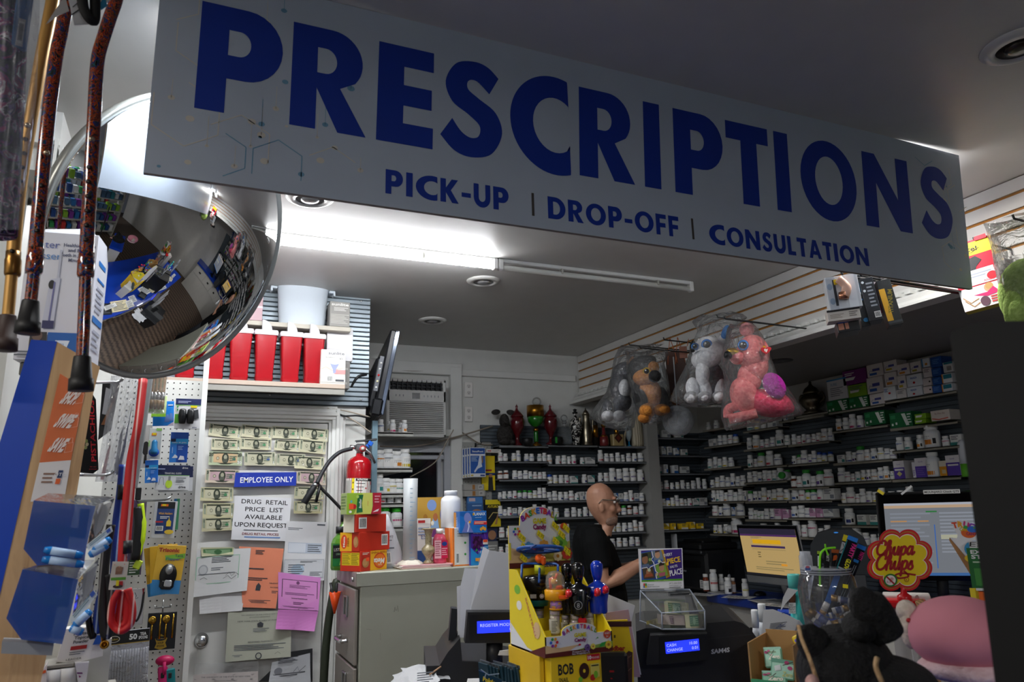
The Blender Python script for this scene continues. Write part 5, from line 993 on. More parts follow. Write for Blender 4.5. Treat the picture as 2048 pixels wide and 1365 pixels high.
def hook(px,py,Y,L,lab,mt=None):
 p=wY(px,py,Y);b=B();b.tube([p,p+V((0,-L*.85,0)),p+V((0,-L,.012))],.0028,mt or STEEL,8);b.box(p+V((0,-.002,0)),(.012,.006,.03),mt or STEEL);return b.obj('display_hook',None,lab,'hook','display hooks')
foot=[('r',.03,.78,.97,.98,'154a9c'),('t','SensiFoot',.5,.84,.06,WHITE,dict(w=.72,bold=.025)),('r',.03,.12,.97,.72,'1d56a8'),('p',[(.6,.72),(.8,.72),(.74,.45),(.78,.35),(.5,.28),(.3,.14),(.26,.2),(.5,.4)],'d9e2ee'),('p',[(.72,.72),(.84,.72),(.84,.5),(.76,.45)],'8a6a55'),('lines',.08,.52,.5,.7,4,'a8c0e0'),('r',.05,.03,.2,.08,'c8b040'),('r',.65,.03,.94,.08,'22408a')]
for i in range(4):pack(925+i*5+(0 if i<3 else 0),898-i*.8,956+i*5,957-i*.8,YG-.05-.022*i,.018,'e6e8ec',foot,'blue and white foot sock pack, %s from the front of its row'%('fourth','third','second','first')[i],'sock_pack','package',group='foot sock packs')
hook(951,891,YG,.13,'black hook holding the blue foot sock packs',BLACK)
knee=[('r',0,.86,1,1,'e8c81a'),('r',.05,.55,.75,.6,'a01a2a'),('r',0,.43,1,.5,'1f3a7a'),('p',[(.45,0),(.85,0),(.8,.38),(.5,.4)],'222326'),('e',.65,.42,.15,.05,'a87a58')]
pack(964,912,990,981,YG-.03,.02,'e6cc1c',knee,'yellow knee brace pack beside the foot sock packs')
pack(972,899,1002,906,YG-.09,.05,'dcd8d4',[('r',.05,.1,.95,.9,'e6e2de'),('r',.1,.3,.35,.7,'c06a6a'),('lines',.4,.3,.9,.7,2,GI)],'small white box edge above the yellow knee brace pack')
pack(928,969,968,981,YG-.06,.05,'a9a8a4',[('r',.42,.1,.55,.9,'a8743a'),('bar',.72,.2,.92,.8,PAPER,INK)],'small grey carton with barcode, upper of two on the pegboard')
pack(929,981.5,971,993.5,YG-.06,.05,'a9a8a4',[('r',.38,.1,.52,.9,'a8743a'),('bar',.7,.2,.9,.8,PAPER,INK)],'small grey carton with barcode, lower of two on the pegboard')
pack(935,993,966,1030,YG-.05,.03,'3b6aa8',[('r',0,.62,.95,1,'4a86c8'),('r',.1,.72,.5,.9,'d8c0c8'),('lines',.3,.42,.9,.55,1,'a8c8e8'),('e',.6,.15,.3,.15,'b07a50')],'blue bandage pack hanging above the blue pain relief box')
pack(971,1000,1001,1054,YG-.08,.03,'1b1b1a',[('r',0,.82,1,1,'e2cc1a'),('t','FUTURO',.5,.70,.09,'e2cc1a',dict(w=.7,bold=.03,shear=.25)),('p',[(1,0),(1,.55),(.45,.1),(.3,0)],'d6c01c'),('l',[(.2,.3),(.5,.52),(.95,.5)],.006,'c8b46a'),('p',[(.6,.08),(.75,.08),(.88,.45),(.78,.45)],'a87a50'),('r',.95,0,1,1,'d6c01c')],'black and yellow ankle support box at the right of the pegboard')
pack(973,1055,996,1118,YG-.05,.03,'8f8f8c',[('r',0,.55,1,1,'2a3350'),('e',.5,.75,.35,.15,'a87a5a'),('lines',.1,.1,.9,.45,4,'d0d0cc')],'grey support pack hanging under the black and yellow box')
# ---------------------------------------------------------------- helpers for soft, modelled shapes
def remesh(o,voxel,smooth=4):
 r=o.modifiers.new('remesh','REMESH');r.mode='VOXEL';r.voxel_size=voxel;r.use_smooth_shade=True
 s_=o.modifiers.new('smooth','SMOOTH');s_.iterations=smooth;s_.factor=.5;return o
def loft(b,secs,mat,n=20):
 """secs: (z, cx, cy, rx, ry) horizontal sections from bottom to top"""
 vs=[]
 for z,cx,cy,rx,ry in secs:
  for i in range(n):
   a=2*PI*i/n;vs.append((cx+rx*math.cos(a),cy+ry*math.sin(a),z))
 m_=len(secs);b.add(vs,[(j*n+i,j*n+(i+1)%n,(j+1)*n+(i+1)%n,(j+1)*n+i)for j in range(m_-1)for i in range(n)]+[tuple(range(n))[::-1],tuple(range((m_-1)*n,m_*n))],mat,True)
def hand(b,T,mat,curl=.6,side=1):
 """palm and five bent fingers; local x along the hand, z up, y across; T places the wrist"""
 b0=b.M;b.M=b0@T
 b.tube([(-.02,0,0),(.01,0,0),(.045,0,0),(.085,0,-.002)],[.022,.026,.03,.027],mat,10);b.box((.05,0,0),(.075,.075,.026),mat,.012)
 for k,(y,L)in enumerate(((.032,.070),(.011,.078),(-.011,.072),(-.031,.056))):
  p=V((.078,y,0));pts=[p];a=0
  for s_,f in enumerate((.45,.32,.23)):
   a+=curl*(.5,.8,.6)[s_]*(1+.1*k);p=p+V((math.cos(a)*L*f,0,-math.sin(a)*L*f));pts.append(p)
  b.tube(pts,[.0095,.009,.0085,.007],mat,8)
 b.tube([(.015,.028*side,-.004),(.045,.056*side,-.014),(.07,.056*side,-.028),(.088,.046*side,-.036)],[.013,.012,.01,.008],mat,8);b.M=b0
# ---------------------------------------------------------------- the man behind the counter
SKIN=ramp_mat('skin','noise',14,[(.3,'a3735c'),(.7,'b98a70')],.48);STUB=ramp_mat('stubble','noise',260,[(.4,'8f6e5c'),(.6,'5f4a40')],.6);TEE=M('08090a',.85,bump=.15,bscale=30,spec=.2)
pm=wY(1198,1150,3.85);man=thing('person','bald bearded man in glasses and a black t-shirt working behind the counter','person',TR(pm.x,3.85,0)@RZ(-24))
hx,hz=.048,1.503
def head_secs(k=1.0):
 S_=[(-.07,-.03,.055,.052),(-.045,-.035,.058,.053),(-.02,-.035,.07,.052),(0,-.02,.086,.047),(.018,-.035,.094,.052),(.045,-.06,.095,.06),(.075,-.082,.092,.067),(.10,-.094,.090,.073),(.125,-.10,.089,.075),(.15,-.102,.092,.077),(.18,-.10,.08,.075),(.205,-.086,.062,.064),(.225,-.058,.034,.044),(.236,-.03,.006,.018)]
 return[(hz+z,hx+(a+c_)/2,0,(c_-a)/2,w_)for z,a,c_,w_ in S_]
HM=TR(hx-.1,0,0)@Matrix.Diagonal((.87,1,1,1))@TR(.1-hx,0,0)
b=B(HM);loft(b,[(1.42,-.045,0,.075,.11),(1.455,-.03,0,.068,.08),(1.475,-.012,0,.062,.064)]+[s_ for s_ in head_secs()],SKIN)
b.tube([(hx+.082,0,hz+.148),(hx+.094,0,hz+.125),(hx+.108,0,hz+.098),(hx+.118,0,hz+.078),(hx+.098,0,hz+.066)],[.013,.012,.0135,.0155,.01],SKIN,10)
for s_ in(-1,1):
 b.sph((hx+.1,s_*.013,hz+.074),(.012,.009,.009),SKIN);b.sph((hx-.012,s_*.077,hz+.10),(.022,.008,.033),SKIN,R=RX(s_*10));b.sph((hx-.012,s_*.084,hz+.102),(.014,.006,.022),SKIN)
 b.sph((hx+.082,s_*.034,hz+.146),(.014,.026,.010),SKIN);b.sph((hx+.06,s_*.04,hz+.085),(.03,.025,.025),SKIN)
b.sph((hx+.092,0,hz+.043),(.012,.024,.008),SKIN);b.sph((hx+.09,0,hz+.03),(.011,.02,.008),SKIN)
b.M=Matrix.Identity(4);loft(b,[(.0,0,0,.09,.16),(.45,-.01,0,.11,.17),(.88,0,0,.125,.175),(1.0,.01,0,.128,.165),(1.18,0,0,.122,.17),(1.33,-.015,0,.115,.185),(1.42,-.035,0,.10,.17),(1.46,-.045,0,.07,.11)],SKIN)
def arm(sd,sh,el,wr,hd):
 b.tube([sh,V(sh).lerp(V(el),.5),el,V(el).lerp(V(wr),.35),wr],[.058,.052,.044,.043,.030],SKIN,14);d=(V(hd)-V(wr)).normalized();q_=d.to_track_quat('X','Z').to_matrix().to_4x4();hand(b,TR(wr)@q_,SKIN,.55,-sd)
RA=((-.04,-.195,1.435),(.0,-.235,1.19),(.225,-.17,1.30),(.30,-.13,1.335));arm(-1,*RA)
LA=((-.04,.195,1.435),(.03,.24,1.19),(.24,.08,1.27),(.31,.02,1.31));arm(1,*LA)
remesh(b.obj('body',man),.0055,3)
b=B();loft(b,[(.80,.0,0,.138,.188),(.95,.012,0,.146,.186),(1.12,.012,0,.142,.184),(1.28,-.004,0,.134,.198),(1.39,-.026,0,.12,.195),(1.44,-.04,0,.098,.165),(1.478,-.044,0,.08,.105),(1.505,-.04,0,.072,.078)],TEE)
for R_ in(RA,LA):
 a_,c_=V(R_[0]),V(R_[1]);b.tube([a_+V((0,-.04*(1 if a_.y>0 else-1),.02)),a_.lerp(c_,.15),a_.lerp(c_,.45),a_.lerp(c_,.66)],[.07,.078,.073,.072],TEE,16)
remesh(b.obj('t_shirt',man),.008,4)
b=B();loft(b,[(.04,.0,0,.1,.165),(.45,-.01,0,.125,.178),(.82,0,0,.14,.19)],M('1a1c22',.8));b.obj('trousers',man)
for s_ in(-1,1):b=B();b.box((.04,s_*.09,.035),(.27,.1,.07),'141414',.03);b.obj('shoe',man)
b=B(HM)   # short dark beard: jaw and moustache
b.sph((hx+.082,0,hz+.012),(.016,.03,.022),STUB);b.sph((hx+.098,0,hz+.056),(.010,.028,.008),M('3a2e28',.8))
for s_ in(-1,1):b.sph((hx+.055,s_*.047,hz+.02),(.045,.009,.024),STUB,R=RZ(s_*-16)@RY(-12))
b.obj('beard',man)
for s_ in(-1,1):
 b=B(HM);b.sph((hx+.080,s_*.034,hz+.127),.0125,M('e8e4de',.2));b.sph((hx+.091,s_*.034,hz+.125),(.004,.006,.006),M('1c120c',.15));b.obj('eye',man)
 b=B(HM);b.sph((hx+.096,s_*.036,hz+.152),(.006,.024,.005),M('2a201b',.8),R=RX(s_*-6));b.obj('eyebrow',man)
b=B(HM);GF=M('b9b2a4',.25,1)
for s_ in(-1,1):
 b.tube([(hx+.112,s_*(.036+.026*math.cos(t_*PI/8)),hz+.122+.018*math.sin(t_*PI/8))for t_ in range(16)],.0016,GF,6,closed=True);b.tube([(hx+.111,s_*.061,hz+.13),(hx+.06,s_*.078,hz+.134),(hx-.005,s_*.084,hz+.14),(hx-.03,s_*.084,hz+.118)],[.0028,.0028,.0026,.0022],M('6f6a60',.3,.8)if s_<0 else GF,6)
b.tube([(hx+.112,.010,hz+.126),(hx+.118,0,hz+.13),(hx+.112,-.010,hz+.126)],.0016,GF,6);b.obj('glasses',man)
# the white bottle he handles
pc=(TR(pm.x,3.85,0)@RZ(-24))@V((.37,-.14,1.235));t=thing('stock_bottle','white stock bottle held in the hands of the man in black','bottle',TR(pc));b=B();b.lathe([(.03,-.09),(.032,-.085),(.032,.0),(.02,.016),(.019,.022)],HD,20);b.obj('jar_body',t);b=B();b.lathe([(.022,.018),(.022,.036),(0,.036)],HD,18);b.obj('cap',t)

# ---------------------------------------------------------------- soft toys hanging in clear bags from hooks on the fascia
def facing(px,py,dist):
 """frame at a photo point, dist metres in front of the lens; local -y looks back to the photographer; px() scales picture lengths"""
 d=ray(px,py);P=CP+d*dist;a=math.degrees(math.atan2(-d.x,d.y));return P,TR(P)@RZ(a),dist/FPX
def plushmat(key,c1,c2,sc=70):return ramp_mat('plush_'+key,'noise',sc,[(.35,c1),(.65,c2)],.9,bump=.7)
PW=plushmat('white','d4d4d8','f0f0f2');PG=plushmat('grey','2c2e36','44464f');PB=plushmat('black','0b0b0d','1c1b1d');PT_=plushmat('tan','a8641e','c98432');PC=plushmat('coral','e06a6e','f08a86');PH=plushmat('pink','e01a4e','f23a6a');PMg=plushmat('magenta','a81890','c02ab0');PBl=plushmat('blue','2a6fc0','4a92d8');PGn=plushmat('green','a3c860','bcdc7c');PBr=plushmat('brown','5a3414','7a4a1e')
def local_at(Ti,o,x,y,d):
 r=Ti.to_3x3()@ray(x,y);return o+r*((d-o.y)/r.y)      # the point of the frame's plane at depth d seen at x, y
class Toy:
 def __init__(s,name,label,cx,cy,dist,scale,ox,oy):
  P,T,k=facing(cx,cy,dist);s.t=thing(name,label,'soft toy',T,None);s.k=k;s.c=(cx,cy);Ti=T.inverted();o=Ti@CP;s.f=lambda x,y,d=0:local_at(Ti,o,ox+x/scale,oy+y/scale,d);s.s=k/scale
 def part(s,name,blobs,vox=.006):
  b=B()
  for bl in blobs:
   if bl[0]=='e':
    _,x,y,rx,ry,rd,d,mt=bl[:8];b.sph(s.f(x,y,d),(rx*s.s,rd,ry*s.s),mt,20,14,R=RY(bl[8])if len(bl)>8 else None)
   else:
    _,pts,r,mt,d=bl;b.tube(spline([s.f(x,y,d)for x,y in pts],5),r*s.s,mt,14)
  o=b.obj(name,s.t);return o
 def eye(s,x,y,r,iris,d):
  b=B();b.sph(s.f(x,y,d),(r*s.s,.012,r*s.s),M(iris,.15,coat=.6),18,12);b.sph(s.f(x,y,d-.008),(r*.68*s.s,.012,r*.68*s.s),M('08080a',.08,coat=.8),16,10);b.sph(s.f(x-r*.25,y-r*.25,d-.019),(r*.18*s.s,)*3,WHITE,8,6);b.obj('eye',s.t)
def bag(outline,cx,cy,dist,scale,ox,oy,label,thick=.13,tint='f4f6f8',seed=1,name='clear_bag'):
 """outline: (y, x_left, x_right) in picture units from the top down; a closed wrinkled sleeve"""
 P,T,k=facing(cx,cy,dist);b=B();n=28;rg_=random.Random(seed);vs=[];m_=len(outline);ph=rg_.random()*6
 for j,(y,xl_,xr_)in enumerate(outline):
  t_=j/(m_-1);th=thick*(.12+.88*math.sin(PI*min(1,.12+t_*.8))**.8)if j else thick*.1
  for i in range(n):
   a=2*PI*i/n;c_=((xl_+xr_)/2);hw=(xr_-xl_)/2;w_=1+.05*math.sin(5*a+ph+j*1.3)+.03*math.sin(11*a+j)
   vs.append((((ox+(c_+hw*math.cos(a)*(1 if abs(math.cos(a))>.9 else w_))/scale)-cx)*k,th*math.sin(a)*w_,-((oy+(y+6*math.sin(4*a+j*2))/scale)-cy)*k))
 b.add(vs,[(j*n+i,(j+1)*n+i,(j+1)*n+(i+1)%n,j*n+(i+1)%n)for j in range(m_-1)for i in range(n)]+[tuple(range((m_-1)*n,m_*n))],film('toy_bag_film',tint,.05,.10,16,1.3,.8),True)
 return b.obj(name,None,label,'bag','clear bags on the fascia hooks',T)
Z4=(4.014,1140,560)
D1=3.55
f=Toy('flamingo_toy','pink flamingo soft toy with a gold beak in a clear bag',1505,760,D1,*Z4)
f.part('body',[('e',1400,930,110,150,.09,0,PC,-12),('e',1590,990,190,110,.1,.02,PH,14),('e',1440,790,95,120,.07,.02,PC),('e',1490,680,100,130,.07,0,PC)])
f.part('head',[('e',1470,590,128,150,.10,0,PC),('e',1420,400,60,60,.03,.03,plushmat('tuft','d87a80','f0a0a0')),('e',1340,620,60,60,.06,-.04,PC)])
f.part('beak',[('e',1310,582,55,34,.03,-.075,M('c8a02a',.3,.7),20),('e',1268,605,34,36,.028,-.08,'121214',30)])
f.part('wing',[('e',1640,850,78,110,.03,-.075,PMg,-25)]);f.part('tail',[('e',1750,1030,50,45,.03,.03,PH)])
f.part('leg',[('t',[(1350,1010),(1275,1040),(1270,1110)],38,PC,-.02)]);f.part('leg',[('t',[(1275,1120),(1380,1100),(1500,1070)],40,PC,-.03)])
f.eye(1390,525,44,'3a7ac8',-.092)
b=B();fr=Fr(f.f(1535,610,-.11),(80*f.s,0,0),(0,0,80*f.s));b.prism([(80*f.s*(.5+.5*math.sin(t_)**3),80*f.s*(.55+.42*(math.cos(t_)*.8-.3*math.cos(2*t_)-.12*math.cos(3*t_)-.06)))for t_ in[2*PI*i/24 for i in range(24)]][::-1],fr,.002,RED);b.gfx(fr,[('t','ty',.5,.42,.3,WHITE,dict(bold=.05))]);b.box(f.f(1560,540,-.107),(.012,.002,.012),'e8a01a');b.obj('heart_tag',f.t)
bag([(330,1330,1500),(380,1300,1540),(460,1285,1580),(620,1235,1620),(780,1245,1660),(900,1230,1730),(1040,1200,1800),(1090,1195,1825),(1150,1210,1560),(1185,1215,1280)],1505,760,D1,*Z4,'clear plastic bag around the pink flamingo toy',.16,seed=2)
w=Toy('dog_toy','white dog soft toy with big blue eyes in a clear bag',1410,730,D1+.25,*Z4)
w.part('body',[('e',1120,780,110,130,.09,.03,PG),('e',1065,760,55,110,.06,-.05,PW),('e',1160,830,90,110,.08,.0,PG)])
w.part('head',[('e',1110,580,125,125,.10,0,PW),('e',1085,640,110,85,.10,-.02,PW),('e',1230,500,50,70,.04,.04,PW,20)])
w.part('ear',[('e',1248,430,32,70,.03,.02,PBl,20)]);w.part('ear',[('e',985,540,24,55,.03,.03,PB,10)])
for xx in(985,1090,1205):w.part('leg',[('e',xx,870,55,85,.055,-.03,PW),('e',xx-10,945,58,48,.065,-.06,PW)])
w.eye(1098,520,44,'3a7ac8',-.088);w.eye(1003,535,30,'3a7ac8',-.075)
w.part('nose',[('e',985,570,18,14,.02,-.1,M('141416',.3))])
bag([(265,1090,1330),(320,1010,1440),(400,1050,1320),(520,990,1290),(700,920,1285),(860,830,1300),(960,785,1310),(1005,900,1290),(1015,1000,1250)],1410,730,D1+.25,*Z4,'clear plastic bag around the white dog toy',.15,seed=5)
g=Toy('shepherd_toy','black and tan dog soft toy in a clear bag',1300,780,D1+.55,*Z4)
g.part('body',[('e',640,920,95,130,.08,0,PT_),('e',560,920,60,120,.07,.03,PB),('e',740,960,50,100,.06,.04,PB)])
g.part('head',[('e',575,720,118,105,.09,0,PB),('e',610,785,105,72,.09,-.035,PT_),('e',670,705,45,50,.05,-.06,PT_),('e',600,655,90,45,.07,-.03,PB)])
g.part('ear',[('e',490,680,22,70,.02,.03,plushmat('eartan','9a6a4a','b98a6a'),15)]);g.part('ear',[('e',650,650,45,42,.03,.03,PB,-30)])
g.part('muzzle',[('e',680,775,50,48,.045,-.11,PB)])
g.part('leg',[('e',620,1050,65,60,.07,-.05,PT_),('e',600,1110,55,40,.06,-.03,PT_)]);g.part('leg',[('e',735,1045,68,45,.07,-.05,PT_)]);g.part('leg',[('e',570,950,50,80,.04,-.06,PB,-20)])
g.eye(615,735,32,'c8a01a',-.115)
bag([(560,460,800),(600,470,810),(680,465,770),(780,470,790),(900,500,800),(1040,520,815),(1120,545,810),(1155,580,680)],1300,780,D1+.55,*Z4,'clear plastic bag around the black and tan dog toy',.14,seed=8)
h_=Toy('husky_toy','dark grey dog soft toy with white paws in a clear bag, behind the tan one',1245,790,D1+.85,*Z4)
h_.part('body',[('e',400,850,80,150,.09,.02,PG),('e',440,870,50,70,.06,-.05,PW),('e',420,980,75,80,.08,0,PG)])
h_.part('head',[('e',440,740,95,80,.09,.02,PG)])
for xx in(300,390):h_.part('leg',[('e',xx,1020,42,60,.05,-.03,PG),('e',xx+5,1095,52,45,.055,-.05,PW)])
bag([(520,430,780),(560,400,700),(640,365,620),(760,340,560),(900,290,540),(1040,180,530),(1105,145,520),(1180,300,500),(1205,380,470)],1245,790,D1+.85,*Z4,'clear plastic bag around the dark grey dog toy',.14,seed=11)
# gift bag and bubble-wrapped parcel behind the tan dog
P,T,k=facing(1352,770,D1+.75);b=B();u=lambda x,y,d=0:V(((1140+x/4.014-1352)*k,d,-(560+y/4.014-770)*k))
gt=thing('bear_toy','brown soft toy in a paper gift bag hanging between two bagged dogs','soft toy',T);b.sph(u(870,760),(95*k/4,.07,130*k/4),PBr);b.sph(u(850,900),(80*k/4,.07,110*k/4),PBr);b.obj('body',gt)
b=B();b.box(u(860,760,-.09),(150*k/4,.004,330*k/4),'4a2c20');b.obj('bag_front',gt)
b=B()
for x in(830,890):b.tube([u(x,470,-.05),u(x-25,640,-.095),u(x-30,700,-.095)],.0022,'b8643a',6);b.tube([u(x,470,-.05),u(x+35,620,-.095),u(x+45,690,-.095)],.0022,'b8643a',6)
b.tube([u(975,490,-.05),u(960,560,-.095)],.0022,'b8643a',6);b.obj('bag_handle',gt)
b=B();b.box(u(925,610,-.10),(60*k/4,.004,95*k/4),'8a5a48');b.obj('tag',gt)
P,T,k=facing(1356,842,D1+.5);b=B();b.sph((0,0,0),(.085,.06,.085),film('bubble_wrap','dfe6ee',.3,.15,90,1.5,.8),24,16);b.sph((0,.01,0),.055,'a8abb2',14,10);b.cyl((0,.02,.08),(.0,.02,.36),.003,'c8ccd0',n=6);b.obj('wrapped_parcel',None,'parcel in clear bubble wrap hanging under the gift bag','parcel',None,T)
# long hooks of the fascia
def fhook(px,py,D,lab,ov=.03):
 c=CP+ray(px,py)*D;a=V((2.848,c.y,c.z-.01));c.x-=ov;b=B();b.tube([a,c,c+V((-.006,0,.014))],.004,BLACK,8);b.obj('display_hook',None,'black hook of the '+lab,'hook','fascia hooks')
fhook(1290,697,D1+.55,'black and tan dog');fhook(1268,691,D1+.85,'dark grey dog');fhook(1352,682,D1+.72,'paper gift bag',.08);fhook(1445,636,D1+.25,'white dog');fhook(1478,641,D1,'pink flamingo',.08);fhook(2040,440,2.5,'lime green toy')
for px,py,D,lab in((1686,552,2.58,'rose gold shaver box'),(1722,552,2.65,'dark box with the pale oval'),(1741,556,2.61,'black box with white icons'),(1761,560,2.68,'floral pack'),(1778,560,2.63,'black and yellow box'),(1950,482,2.77,'closet hanger box')):fhook(px,py,D,lab,-.0)
gn=Toy('green_toy','lime green soft toy in a clear bag at the right edge',2040,560,2.5,4.016,1600,340)
gn.part('body',[('e',1840,1010,210,300,.12,0,PGn),('e',1790,1150,120,140,.09,-.03,PGn)]);gn.part('wing',[('e',1690,1080,50,180,.04,-.05,PGn,10)])
bag([(360,1590,2000),(420,1600,2010),(560,1610,2030),(760,1612,2060),(980,1620,2080),(1200,1640,2080),(1225,1660,2060)],2040,560,2.5,4.016,1600,340,'clear plastic bag around the lime green toy',.15,seed=4)
# boxed goods on fascia hooks beside the sign
def hangbox(x0,y0,x1,y1,dist,dp,base,items,label,yaw=0,roll=0,name='hanging_box',bottom=None,right=None,extra=None):
 cx,cy=(x0+x1)/2,(y0+y1)/2;P,T,k=facing(cx,cy,dist);w_,h2=(x1-x0)*k,(y1-y0)*k;b=B();T=T@RZ(yaw)@RY(roll)
 b.box((0,dp/2,0),(w_,dp,h2),M(base,.35),.001);b.gfx(Fr((-w_/2,-.0003,-h2/2),(w_,0,0),(0,0,h2)),items)
 if bottom:b.gfx(Fr((-w_/2,dp,-h2/2-.0003),(w_,0,0),(0,-dp,0)),bottom)
 if right:b.gfx(Fr((w_/2+.0003,0,-h2/2),(0,dp,0),(0,0,h2)),right)
 if extra:extra(b,w_,h2)
 return b.obj(name,None,label,'box','boxed goods on the fascia hooks',T)
RGD=M('c98a6a',.25,.9)
def shaver(b,w_,h2):b.tube(spline([(-.01,-.012,h2*.38),(.01,-.014,h2*.1),(-.002,-.013,-h2*.18)],5),[.014]*5+[.016]*6,M('d8a890',.35),12);b.tube([(-.002,-.013,-h2*.05),(-.004,-.013,-h2*.24)],.0165,RGD,12)
hangbox(1656,550,1717,618,2.55,.06,'d6d8da',[('r',.04,.0,.3,1,M('c0c4ca',.2)),('e',.12,.7,.08,.1,'8fa0b4'),('e',.14,.25,.08,.1,'8fa0b4'),('r',.22,.1,.3,.9,'2a2c30'),('r',.62,.0,.9,1,M('eceef0',.15)),('r',.26,.74,.36,.9,'e8c81a'),('t','SMOOTH',.3,.9,.08,'b0b4b8',dict(w=.5))],'clear fronted box with a rose gold shaver hanging by the sign',8,-3,extra=shaver)
hangbox(1657,617,1718,640,2.545,.06,'d8cfc4',[('r',0,.8,1,1,'2c2a2a'),('lines',.08,.2,.5,.6,3,'a89a8c'),('lines',.66,.2,.92,.7,3,'8a8078')],'cream and black base carton under the rose gold shaver',8,-3)
hangbox(1714,548,1730,655,2.62,.07,'17191d',[('r',.0,.62,.9,.84,M('dfe6ec',.3)),('e',.4,.75,.6,.1,M('5a9ac8',.3)),('r',.1,.5,.9,.53,'4a8fd0'),('e',.6,.12,.3,.04,'3f9ad8')],'dark narrow box with a pale oval beside the rose gold shaver',5,-4)
hangbox(1729,553,1754,643,2.58,.07,'1c1d21',[('lines',.4,.3,.9,.9,7,'8f9298'),('e',.2,.9,.1,.03,'c8ccd2'),('e',.2,.7,.1,.03,'c8ccd2'),('bar',.5,.06,.95,.2,WHITE,INK)],'black box with barcode and white icons hanging by the sign',6,-6)
hangbox(1751,557,1772,630,2.66,.05,'d8c0c4',[('e',.2+.2*(i%4),.1+.12*(i//3),.13,.06,M(('d03a5a','3a5ab8','e8a0b0','f0f0ee','c82a3a')[i%5],.4))for i in range(20)],'floral printed pack hanging between two black boxes',5,-7)
hangbox(1766,556,1792,652,2.60,.06,'1a1a18',[('r',0,.1,.42,.8,'d8a01a'),('t','TITANIUM',.72,.5,.3*.3,'8a7a1a',dict(rot=78,w=1.9,bold=.02)),('r',0,.04,1,.09,'3a3c40')],'black and yellow box with upright lettering hanging by the sign',10,-8)
hangbox(1676,639,1717,663,2.57,.1,'141518',[('r',.05,.2,.3,.95,'c98a72'),('r',.36,.2,.52,.95,'c98a72'),('r',.05,.75,.55,.95,'2f4f9a')],'black box with a printed pair of legs, lowest beside the sign',6,-5)
han=[('r',0,.78,1,.97,'e8cc1a'),('t','Space!',.42,.85,.07,INK,dict(w=.55,bold=.03,rot=-6)),('p',[(.1,.7),(.6,.76),(.72,.68),(.55,.6),(.5,.5),(.3,.52)],'1c1d24'),('r',.2,.34,.92,.56,'d0d4de'),('lines',.25,.44,.85,.52,2,'8f96a8'),('t','After',.72,.355,.035,RED,dict(w=.2)),('e',.84,.42,.12,.06,'c8142a'),('r',.0,.0,1,.32,'e6e2e4'),('e',.66,.26,.09,.06,'c99a78'),('e',.7,.28,.09,.05,'b8925a'),('p',[(.3,.2),(.62,.2),(.78,.26),(.9,.16),(.6,.14)],'c8246a'),('l',[(.05,.2),(.2,.1),(.4,.14)],.003,'a87a4a'),('l',[(.08,.15),(.25,.04),(.4,.08)],.003,'a87a4a'),('e',.52,.08,.11,.07,'5a3a4a'),('lines',.66,.03,.95,.14,3,RED),('r',.7,.97,.98,1.03,'c8142a')]
hangbox(1914,478,1990,618,2.75,.05,'c81430',han,'red and yellow closet hanger box hanging right of the sign',-8,-7,bottom=[('r',0,0,1,1,'d8c01a')],right=[('r',0,.7,1,1,'e8cc1a'),('t','ETHANGERS',.5,.5,.12,INK,dict(rot=90,w=1.4,bold=.02)),('e',.5,.12,.3,.06,INK)])
# ---------------------------------------------------------------- counters
class Px:
 """local frame at a photo point, dist metres from the lens; u() turns picture positions into it"""
 def __init__(s,cx,cy,dist,yaw=0,oz=(1,0,0)):
  s.P,T,s.k=facing(cx,cy,dist);s.T=T@RZ(yaw);s.c=(cx,cy);s.Ti=s.T.inverted();s.o=s.Ti@CP;s.z,s.ox,s.oy=oz
 def u(s,x,y,d=0):return local_at(s.Ti,s.o,s.ox+x/s.z,s.oy+y/s.z,d)
 def X(s,x):return local_at(s.Ti,s.o,s.ox+x/s.z,s.c[1],0).x
 def Z(s,y):return local_at(s.Ti,s.o,s.c[0],s.oy+y/s.z,0).z
 def fr(s,x0,y0,x1,y1,d=0):a=s.u(x0,y1,d);c=s.u(x1,y0,d);return Fr(a,(c.x-a.x,0,0),(0,0,c.z-a.z))
 def poly(s,b,pts,d,th,mt,side=None):P=[s.u(x,y,0)for x,y in pts];b.prism([(q_.x,q_.z)for q_ in P],Fr((0,d,0),(1,0,0),(0,0,1)),th,mt,side)
 def floor(s,z):return z-s.P.z
LAMB=M('0c3aa6',.35,coat=.3);CABW='c9c6bf'
ZC=1.02
b=B();b.box((.98,1.43,ZC-.02),(2.14,.92,.04),LAMB,.004);fcn=thing('service_counter','long blue topped service counter carrying the registers, seen in the mirror','counter',TR(0,0,0));b.obj('worktop',fcn);b=B();b.box((.98,1.42,(ZC-.04)/2),(2.04,.84,ZC-.04),CABW,.003);b.obj('base',fcn)
for i in range(4):
 for j in range(2+i%2):
  h_=.9/(2+i%2);zz=.04+h_*(j+.5);b=B();b.box((.25+i*.5,1.846,zz),(.47,.015,h_-.02),'cfccc6',.003);d_=b.obj('drawer',fcn);b=B();b.box((.25+i*.5,1.86,zz+.08),(.1,.015,.04),BLACK,.003);b.obj('drawer_handle',d_)
rgc=random.Random(21)
